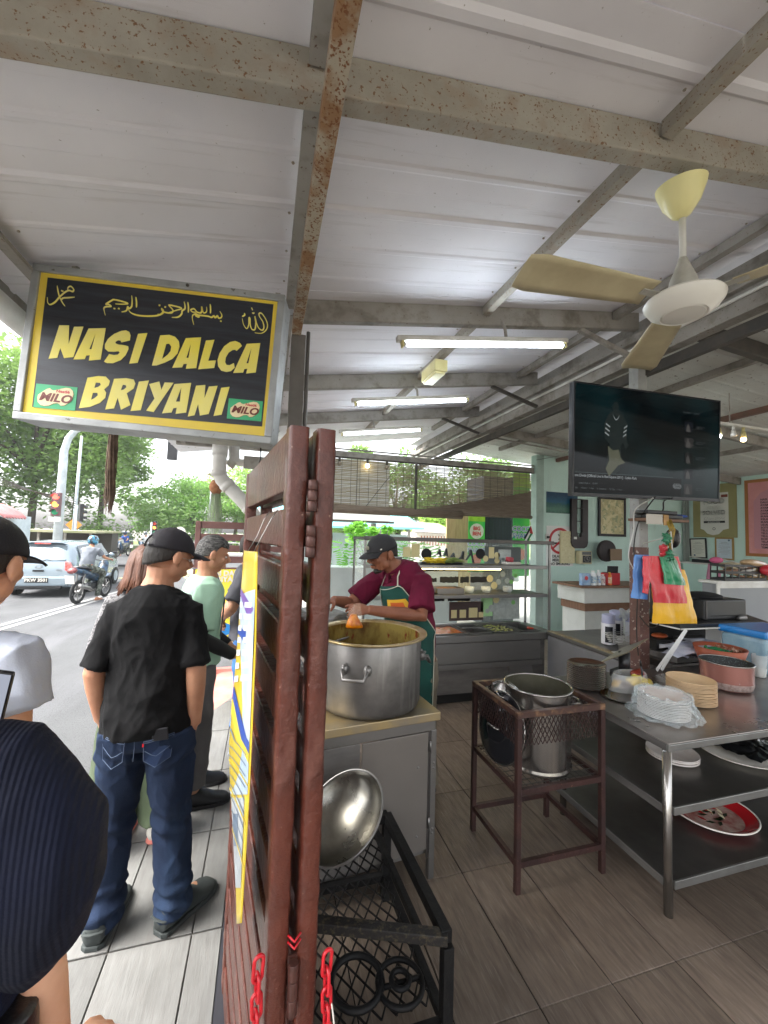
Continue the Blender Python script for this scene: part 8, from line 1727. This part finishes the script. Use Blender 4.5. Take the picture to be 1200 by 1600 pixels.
for k in range(150):
    a = rnd.random()*6.28; r = .036*math.sqrt(rnd.random()); z0 = .95*rnd.random()**1.0; L = .25+.2*rnd.random(); z1 = max(z0-L, -.02-.1*rnd.random()); b.tube([(r*math.cos(a), r*math.sin(a), z0+.08), (r*1.3*math.cos(a+.5), r*1.3*math.sin(a+.5), (z0+z1)/2), (r*.8*math.cos(a+1), r*.8*math.sin(a+1), z1)], [.003, .0035, .0015], 4)
b.tube([(0, 0, .98), (0, 0, .1)], [.034, .018], 8); tag(b.build('roots', m_root, mv_), kind='stuff')
hp = thing('hanging_planter', 'small hanging planter with orange bromeliad and trailing grey moss', 'hanging plant', (-.67, 6.0, 2.27)); b = B(); rnd = random.Random(4)
B().ball((0, 0, -.02), (.09, .09, .11), 16, 10).build('pot', M('coir', '7a4f35', .9, col2='94694a', scale=20, bump=.6), hp, smooth=True)
for k in range(22): a = rnd.random()*6.28; L = .16; b.tube([(0, 0, .06), (L*.5*math.cos(a), L*.5*math.sin(a), .15), (L*math.cos(a), L*math.sin(a), .13+.05*rnd.random())], [.012, .012, .003], 4, flat=.3)
b.build('bromeliad', M('orange_leaf', 'c98a4a', .6, col2='9fae55', scale=20), hp); b = B()
for k in range(120): a = rnd.random()*6.28; r = .09*math.sqrt(rnd.random()); b.tube([(r*.6*math.cos(a), r*.6*math.sin(a), -.1), (r*math.cos(a), r*math.sin(a), -.3), (r*1.2*math.cos(a+.4), r*1.2*math.sin(a+.4), -.52-.2*rnd.random())], .0018, 3)
tag(b.build('moss', M('spanish_moss', '7f8a72', .9), hp), kind='stuff'); B().tube([(0, 0, .05), (0, 0, .55)], .003, 4).build('cord', m_dark_steel, hp)

# ------------------------------------------------------------------ street furniture
m_pole = M('galvanised_pole', 'c3cdd2', .5, col2='aab5ba', scale=3)
def signal_head(t, x, y, z, s, lit, yaw=0, mat=m_blk):
    h = B().at((x, y, z), (0, 0, yaw)).box(-.15*s, .15*s, -.09*s, .09*s, -.48*s, .48*s).build('signal_head', mat, t, bevel=.02)
    for k, (c_, nm) in enumerate((('ff4a3c', 'red'), ('e08a3a', 'amber'), ('1f9a6b', 'green'))):
        zz = (.31-.31*k)*s; on = nm in lit
        B().at((x, y, z), (0, 0, yaw)).ball((0, -.095*s, zz), (.12*s, .02*s, .12*s), 18, 8).build('lens', M('lens_%s_%d' % (nm, on), c_, .25, emit=c_ if on else None, emit_s=1.6), h, smooth=True)
        q = B().at((x, y, z), (0, 0, yaw)); q.lathe([(0, 0)], 3) if False else None
        vs = []; 
        for i in range(13): a = math.pi*i/12; vs += [(.135*s*math.cos(a), -.09*s, zz+.135*s*math.sin(a)), (.135*s*math.cos(a), -.26*s, zz+.135*s*math.sin(a)-.02*s)]
        q.add(vs, [(2*i, 2*i+1, 2*i+3, 2*i+2) for i in range(12)]); q.build('visor', mat, h, solid=.01)
tl = thing('traffic_light', 'nearest traffic light showing red, on a tall curved pole at the left', 'traffic light', (-8.22, 20, -.25))
B().tube([(0, 0, 0), (0, 0, 4.5), (.0, 0, 5.05), (.12, 0, 5.6), (.35, 0, 5.95), (.7, 0, 6.15), (4.2, .0, 6.5)], [.17, .15, .14, .13, .12, .11, .08], 14).build('pole', m_pole, tl, smooth=True)
signal_head(tl, -.02, -.26, 2.78, 1.0, ('red', 'amber'), 0, M('signal_pink_grey', '6a4a4f', .5)); B().box(-.24, .16, -.32, -.2, 2.08, 2.26).build('plate', m_paper, tl); B().box(3.9, 4.3, -.1, .1, 5.0, 6.0).build('overhead_head', m_blk, tl)
def light2(lab, x, y, z, s, lit, yaw=0, hgt=None, g='far traffic lights at the junction'):
    t = thing('traffic_light', lab, 'traffic light', (x, y, -.25), group=g); B().tube([(0, 0, 0), (0, 0, z+.25+.4*s)], .06, 8).build('pole', m_pole, t, smooth=True); signal_head(t, .25*s, -.12, z+.25, s, lit, yaw); return t
light2('traffic light seen from behind beside the leaning lamp pole', -9.9, 26, 2.4, 1.0, (), 2.2); light2('small traffic light glowing amber, left of the black cap', -6.2, 26, 1.72, .75, ('amber',), 0); light2('tall traffic light with side arm against the sky, left of the downpipe', -4.65, 38, 5.1, 1.0, (), 3.0)
tag(B().beam((-4.4, 38, 5.25), (-.6, 38, 5.25), .06, .06).build('signal_arm', m_pole), 'thin horizontal signal arm crossing behind the hanging planter', 'pole')
tag(B().tube([(-11.53, 30, -.25), (-11.45, 30, 7.4)], [.11, .07], 10).build('lamp_pole', m_pole, smooth=True), 'leaning pale lamp pole right of the nearest traffic light', 'lamp pole')
tag(B().tube([(-7.0, 45, -.25), (-7.05, 45, 8.2)], .10, 8).build('lamp_pole', m_pole, smooth=True), 'far thin lamp pole behind the hanging vine', 'lamp pole')
sg_ = thing('road_sign', 'small red WA sign on a post beside the lamp pole', 'sign', (-11.2, 29.5, -.25)); B().box(-.45, .55, -.02, .02, 1.0, 1.65).build('sign_plate', M('sign_red2', 'b0232a', .5), sg_); text('lettering', 'WAS', .5, m_ws, sg_, FX((.05, -.03, 1.32)), 'CENTER', .001, .02); B().box(-.05, .05, .021, .06, 0, 1.65).build('post', m_pole, sg_)
sg_ = thing('road_sign', 'orange diamond warning sign above the red sign', 'sign', (-11.9, 31, -.25)); B().prism([(0, -.45), (.45, 0), (0, .45), (-.45, 0)], 0, .03, (0, 0, 2.0), (1, 0, 0), (0, 0, 1)).build('sign_plate', M('sign_orange', 'd8882a', .5), sg_); B().box(-.04, .04, .01, .05, 0, 1.9).build('post', m_pole, sg_)
sg_ = thing('road_sign', 'round white sign with an arrow behind the black cap', 'sign', (-5.45, 30, -.25)); B().prism(circ(0, 0, .34), 0, .03, (0, 0, 1.75), (1, 0, 0), (0, 0, 1)).build('sign_plate', m_ws, sg_); B().box(-.03, .03, -.035, -.031, 1.58, 1.9).build('arrow', m_ink, sg_); B().box(-.04, .04, .01, .05, 0, 1.7).build('post', m_pole, sg_)
ht = thing('hut', 'red corrugated hut with pink curved roof at the left edge', 'hut', (-9.45, 15, -.25)); m_hut = M('hut_red', 'a8554f', .7, col2='97483f', scale=3); b = B()
for k in range(22): x = -.3+k*.09; b.box(x, x+.05, -.02, 0, 0, 2.16)
b.box(-.3, 1.64, 0.001, 1.6, 0, 2.16); b.build('corrugated_wall', m_hut, ht); B().box(1.645, 1.83, -.03, 1.6, 0, 2.18).build('corner_panel', m_pole, ht)
b = B(); b.grid(lambda u, v: (-.5+2.62*u, -.5+1.2*v, 2.52-.42*max(0, (u-.72)/.28)**1.8+.02*math.cos(v*50)), 24, 100); b.build('roof', M('hut_roof', 'c98a88', .6, col2='b87472', scale=2), ht, smooth=True, solid=.03); B().box(-.3, .75, -.25, 0.0, 2.55, 2.75).build('upper_roof', _mats['hut_roof'], ht)
sh_2 = thing('shed', 'long low shed with flat mossy roof behind the silver car', 'shed', (-9.8, 21, -.25)); B().box(-2.5, 2.7, -.4, 3, 1.62, 1.72).build('roof', M('mossy_roof', 'a6a186', .9, col2='8a8f6a', scale=2), sh_2); B().box(-2.4, 2.6, 2.0, 2.9, 0, 1.61).build('wall', M('dark_shed', '4a4741', .9), sh_2)
for k in range(6): B().box(-2.3+k*.95, -2.22+k*.95, -.3, -.22, 0, 1.61).build('post', m_steel, sh_2)
b = B()
for k in range(5): b.tube([(-22, 12-k*.4, 10.2-k*1.1), (-15.2+k*.2, 17, 5.9-k*.5), (-9.6, 25, 2.6+k*.12)], .018, 4)
tag(b.build('overhead_cables', m_dark_steel), 'bundle of sagging overhead cables at the far left', 'cables', kind='stuff')
fr_ = thing('roadside_railing', 'low white railing along the far side of the junction', 'railing', (-20, 35.5, -.12))
for k in range(24): B().box(k*1.2, k*1.2+.08, 0, .08, 0, .8).build('rail_post', m_white, fr_)
for z in (.45, .78): B().box(0, 28, .02, .06, z, z+.06).build('rail', m_white, fr_)

# ------------------------------------------------------------------ vehicles
def car(name, lab, loc, rz, body, detail=True, s=1.):
    t = thing(name, lab, 'car', loc, rz); t.scale = (s, s, s); mb_ = M('car_'+body, body, .22, metal=.35, coat=.7); mg = M('car_glass', '2c373d', .12, col2='48575e', scale=1.5, spec=.6); mk = M('car_black', '141517', .5); L = 3.65
    # station y, belt z, roof z, half width belt, half width roof, bottom z
    st_ = [(-1.84, .50, .62, .70, .60, .36), (-1.82, .84, .95, .79, .62, .30), (-1.74, .90, 1.24, .815, .60, .26), (-1.60, .93, 1.42, .825, .585, .24), (-1.2, .94, 1.475, .83, .60, .22), (-.5, .93, 1.49, .835, .61, .22), (.1, .91, 1.475, .835, .60, .22), (.55, .90, 1.37, .83, .58, .22), (.95, .89, 1.10, .82, .60, .22), (1.15, .87, .93, .81, .66, .22), (1.5, .78, .82, .79, .64, .24), (1.72, .66, .69, .74, .58, .28), (1.80, .50, .55, .66, .5, .34)]
    vs = []; fs = []; n = 14
    for y, zb1, zt, wb_2, wr_, z0 in st_:
        half = [(wb_2*.90, z0), (wb_2*.99, z0+.10), (wb_2*1.0, (z0+zb1)/2+.05), (wb_2*.985, zb1), (wr_+(wb_2-wr_)*.45, zb1+(zt-zb1)*.55), (wr_, zt-.05 if zt-zb1 > .15 else zt-.01), (wr_*.6, zt)]
        vs += [(x, y, z) for x, z in half]+[(-x, y, z) for x, z in reversed(half)]
    for i in range(len(st_)-1):
        for k in range(n): fs.append((i*n+k, i*n+(k+1) % n, (i+1)*n+(k+1) % n, (i+1)*n+k))
    fs += [tuple(range(n-1, -1, -1)), tuple((len(st_)-1)*n+k for k in range(n))]
    bd = B().add(vs, fs).build('body', mb_, t, autos=50)
    for q in (-1, 1):
        def sw(y0, y1, zr0, zr1): return [(q*.845, y0, .955), (q*.845, y1, .945), (q*(.64+.02), y1-(.25 if y1 > .3 else 0), zr1), (q*.66, y0+(.12 if y0 < -1 else 0), zr0)]
        B().add(sw(-1.50, -.62, 1.36, 1.40), [(0, 1, 2, 3)]).build('side_window', mg, t, solid=.012); B().add(sw(-.56, .55, 1.40, 1.39), [(0, 1, 2, 3)]).build('side_window', mg, t, solid=.012)
        B().at((q*.90, .52, 1.02)).ball((0, 0, 0), (.09, .07, .07), 12, 8).build('mirror', mb_, t, smooth=True)
        if detail:
            B().prism([(0, 0), (.13, -.10), (.17, .02), (.10, .19), (.0, .22)] if q > 0 else [(0, 0), (0, .22), (-.10, .19), (-.17, .02), (-.13, -.10)], -.02, .09, (q*.62, -1.84, .74), (1, 0, 0), (0, 0, 1)).build('tail_light', M('tail_red', 'c23a34', .2, col2='e08a84', scale=16, coat=.6), t, bevel=.008)
            B().box(q*.42 if q > 0 else -.66, .66 if q > 0 else -.42, -1.875, -1.83, .44, .53).build('reflector_vent', mk, t, bevel=.008)
            B().cbox((q*.845, -.3, .78), (.02, .16, .03)).build('door_handle', mb_, t, bevel=.005)
            b2 = B(); b2.box(q*.838-.002, q*.838+.002, -.60, -.59, .32, .93); b2.build('door_gap', mk, t)
        for y in (-1.22, 1.22):
            w2_ = B().at((q*.75, y, .285), (0, rad(90), 0)).lathe([(.17, -.09), (.27, -.09), (.285, -.06), (.285, .06), (.27, .09), (.17, .09)], 28).build('wheel', M('tyre', '1f2021', .8), t, autos=50); B().at((q*.80, y, .285), (0, rad(90), 0)).lathe([(0, .02*q), (.17, .045*q), (.175, .0)], 20).build('rim', m_pole, w2_)
            for k in range(5): a = k*1.2566; B().beam((q*.845, y+.03*math.cos(a), .285+.03*math.sin(a)), (q*.845, y+.16*math.cos(a), .285+.16*math.sin(a)), .04, .012, (1, 0, 0)).build('spoke', m_pole, w2_)
    B().add([(-.60, -1.815, .955), (.60, -1.815, .955), (.54, -1.655, 1.36), (-.54, -1.655, 1.36)], [(0, 1, 2, 3)]).build('rear_window', mg, t, solid=.012); B().add([(-.66, 1.13, .955), (.66, 1.13, .955), (.54, .62, 1.36), (-.54, .62, 1.36)], [(0, 1, 2, 3)]).build('windscreen', mg, t, solid=.012)
    if detail:
        B().box(-.70, .70, -1.90, -1.78, .30, .56).build('rear_bumper', mb_, t, bevel=.05); B().box(-.55, .55, -1.885, -1.80, .22, .31).build('lower_bumper', mk, t, bevel=.02); B().box(-.50, .50, -1.72, -1.50, 1.44, 1.47).build('roof_spoiler', mb_, t, bevel=.012); B().box(-.18, .18, -1.728, -1.70, 1.405, 1.435).build('brake_light', _mats['tail_red'], t)
        pl_ = B().box(-.26, .26, -1.915, -1.902, .40, .53).build('number_plate', mk, t, bevel=.004); text('plate_lettering', 'PKW 3501', .115, m_ws, pl_, FX((0, -1.917, .465)), 'CENTER', .002, .004)
        B().at((0, -1.86, .82), (rad(90), 0, 0)).tube([(.075*math.cos(a), .045*math.sin(a), 0) for a in [2*math.pi*k/20 for k in range(20)]], .008, 6, closed=True, cap=False).build('emblem', m_ss, t); text('model_lettering', 'AXIA', .06, m_ss, t, FX((.46, -1.855, .72)), 'CENTER', .004)
        B().tube([(.0, -1.84, .93), (.15, -1.80, 1.0), (.3, -1.815, .96)], .010, 6).build('rear_wiper', mk, t); B().box(-.12, .12, -1.865, -1.845, .68, .73).build('boot_handle', mk, t)
    return t
car('parked_car', 'silver-blue hatchback waiting at the red light, seen from behind', (-5.66, 14.75, -.25), -.01, '8e9ca5')
for i, (x, y, c_, lab) in enumerate(((-13.2, 41, 'c9ccd0', 'far pale car in the side road behind the motorcyclist'), (-9.6, 44, '4b6fa3', 'far blue car across the junction left of the white motorcycle'), (-5.4, 43, 'd8d8d6', 'far white car across the junction behind the grey-haired man'), (-2.2, 41, '35373b', 'far dark car across the junction behind the far gate'))): car('far_car', lab, (x, y, -.13), 1.5+.1*i, c_, False)
def motorcycle(lab, plab, loc, rz, shirt, helmet, vox=.016, near=True):
    t = thing('motorcycle', lab, 'motorcycle', loc, rz); mk = M('moto_black', '1e2024', .4, coat=.3); mp2 = M('moto_panel', '3c5a78', .3, coat=.4, col2='20262e', scale=9)
    for y, nm in ((-.60, 'rear'), (.62, 'front')):
        w2_ = B().at((0, y, .285), (0, rad(90), 0)).tube([(.25*math.cos(a), .25*math.sin(a), 0) for a in [2*math.pi*k/36 for k in range(36)]], .042, 10, closed=True, cap=False).build('wheel', M('tyre', '1f2021', .8), t, smooth=True)
        b = B().at((0, y, .285), (0, rad(90), 0)); b.lathe([(.04, -.05), (.04, .05), (0, .05)], 14); b.tube([(.215*math.cos(a), .215*math.sin(a), 0) for a in [2*math.pi*k/28 for k in range(28)]], .014, 6, closed=True, cap=False)
        for k in range(6): a = k*1.047; b.tube([(0, 0, 0), (.21*math.cos(a), .21*math.sin(a), 0)], .012, 5)
        b.build('rim', m_ss, w2_)
    B().loft([((0, -.88, .86), (.05, 0, 0), (0, .0, .03)), ((0, -.72, .82), (.10, 0, 0), (0, 0, .07)), ((0, -.35, .72), (.13, 0, 0), (0, 0, .10)), ((0, .0, .60), (.12, 0, 0), (0, 0, .10)), ((0, .25, .55), (.10, 0, 0), (0, 0, .16)), ((0, .42, .72), (.14, 0, 0), (0, 0, .20)), ((0, .48, .92), (.12, 0, 0), (0, 0, .08))], 16).build('fairing', mp2, t, smooth=True)
    B().loft([((0, -.75, .90), (.09, 0, 0), (0, 0, .03)), ((0, -.4, .86), (.14, 0, 0), (0, 0, .05)), ((0, -.02, .76), (.11, 0, 0), (0, 0, .05))], 14).build('seat', mk, t, smooth=True)
    B().loft([((0, -.93, .82), (.09, 0, 0), (0, 0, .06)), ((0, -.86, .84), (.11, 0, 0), (0, 0, .07))], 14).build('tail_light', M('moto_tail', '7a3a3a', .3, coat=.5), t, smooth=True)
    B().at((0, -.95, .60), (.25, 0, 0)).box(-.10, .10, -.005, .005, -.08, .12).build('number_plate', m_ws, t); B().box(-.11, .11, -.30, .20, .22, .46).build('engine', mk, t, bevel=.05)
    B().tube([(.10, .1, .30), (.14, -.25, .28), (.15, -.42, .36), (.16, -.80, .46)], [.02, .03, .05, .055], 12).build('exhaust', m_ss, t, smooth=True); B().tube([(0, .62, .285), (0, .5, .7), (0, .42, 1.0)], .03, 8).build('fork', m_ss, t, smooth=True)
    B().tube([(-.34, .22, 1.04), (-.2, .38, 1.02), (0, .42, 1.0), (.2, .38, 1.02), (.34, .22, 1.04)], .015, 8).build('handlebar', mk, t, smooth=True); B().loft([((0, .35, .5), (.05, 0, 0), (0, .02, .0)), ((0, .75, .62), (.06, 0, 0), (0, .02, .01))], 8).build('front_mudguard', mp2, t)
    for q in (-1, 1): B().tube([(q*.06, -.60, .285), (q*.09, -.52, .72)], .018, 6).build('shock_absorber', m_ss, t); B().tube([(q*.28, .28, 1.04), (q*.33, .3, 1.2)], .006, 5).ball((q*.35, .3, 1.23), (.06, .012, .035), 10, 6).build('mirror', mk, t)
    P = thing('person', plab, 'person', loc, rz); sp = Spine([(0, -.30, .83), (0, -.31, .96), (0, -.28, 1.08), (0, -.24, 1.2), (0, -.2, 1.3), (0, -.16, 1.38)], [0]*6); Hd_ = Matrix.Translation((0, -.10, 1.53)) @ rotm(0, .15, 0)
    def limbs(b, g=0):
        for q in (-1, 1):
            if g in (0, 1): arm_geo(b, (q*.17, -.19, 1.31), (q*.25, .02, 1.10), (q*.27, .22, 1.05), 1.) if g == 0 else b.tube([(q*.10, -.19, 1.32), (q*.175, -.19, 1.31), (q*.22, -.08, 1.18)], [.06, .072, .075], 12)
            if g == 0: hand_geo(b, hand_frame((q*.28, .22, 1.05), (0, 1, 0), (0, 0, -1)), .8, side=-q)
            if g in (0, 2): k_ = (.055 if g == 0 else .068); b.tube([(q*.09, -.30, .84), (q*.17, .05, .74), (q*.16, .18, .68)], [.085 if g == 0 else .10, .07 if g == 0 else .088, k_], 12); b.tube([(q*.16, .18, .68), (q*.16, .05, .42), (q*.19 if q > 0 else q*.16, -.05 if q < 0 else -.12, .14 if q > 0 else .32)], [k_, k_*.95, k_*.85], 12)
    b = B(); sp.loft(b, TORSO); head_geo(b, Hd_, (0, -.15, 1.36)); limbs(b)
    for q in (-1, 1): foot_geo(b, (q*.19, -.12, 0), (.2*q, 1)) if q > 0 else None
    remesh(b, 'body', m_sk1, P, vox, 2)
    b = B(); sp.loft(b, [(.02, .17, .13, 0), (.3, .165, .125, .0), (.62, .172, .126, 0), (.85, .178, .115, 0), (.95, .12, .08, 0)]); limbs(b, 1); remesh(b, 'tshirt', shirt, P, vox, 2, disp=folds(.012, (6, 6, 5), 2))
    b = B(); sp.loft(b, [(-.05, .13, .11, 0), (.06, .165, .13, 0), (.2, .15, .11, 0)]); limbs(b, 2); remesh(b, 'trousers', M('camo_trousers', '6f736a', .9, col2='3f443c', scale=14, mix=(.45, .52)), P, vox, 2, disp=folds(.01, (7, 7, 7), 3))
    hl = B(); hl.T = Hd_; hl.ball((0, 0, .02), (.125, .145, .135), 20, 14); hl.build('helmet', M('helmet_'+helmet, helmet, .25, coat=.6, col2='1e2a33', scale=7, mix=(.42, .5)), P, smooth=True); return t
motorcycle('black and blue small motorcycle stopped beside the silver car', 'motorcyclist in grey T-shirt and blue helmet with one bare foot on the road', (-4.27, 12.45, -.25), -.16, M('rider_grey', '6c7178', .85), '3f8aa8')
motorcycle('far motorcycle with blue rider coming through the junction', 'far motorcyclist in blue jacket, left of the one in white', (-9.0, 31, -.236), 2.9, M('rider_blue', '2f4f8f', .85), '2b3f7a', .04, False)
motorcycle('far motorcycle with white-shirted rider, nearer the black cap', 'far motorcyclist in white shirt behind the brown-haired woman', (-7.9, 31.5, -.236), 3.0, M('rider_white', 'cfd2d4', .85), 'c9ccd0', .04, False)

# ------------------------------------------------------------------ thin daylight haze
hz = B().box(-75, 62, -16, 75, -1.4, 26).build('haze', None); hz['kind'] = 'stuff'
hm = bpy.data.materials.new('haze'); hm.use_nodes = True; hn = hm.node_tree; hn.nodes.clear(); ho = hn.nodes.new('ShaderNodeOutputMaterial'); hv = hn.nodes.new('ShaderNodeVolumePrincipled')
hv.inputs['Color'].default_value = (.95, .98, 1, 1); hv.inputs['Density'].default_value = .0008; hn.links.new(hv.outputs[0], ho.inputs['Volume']); hz.data.materials.append(hm)
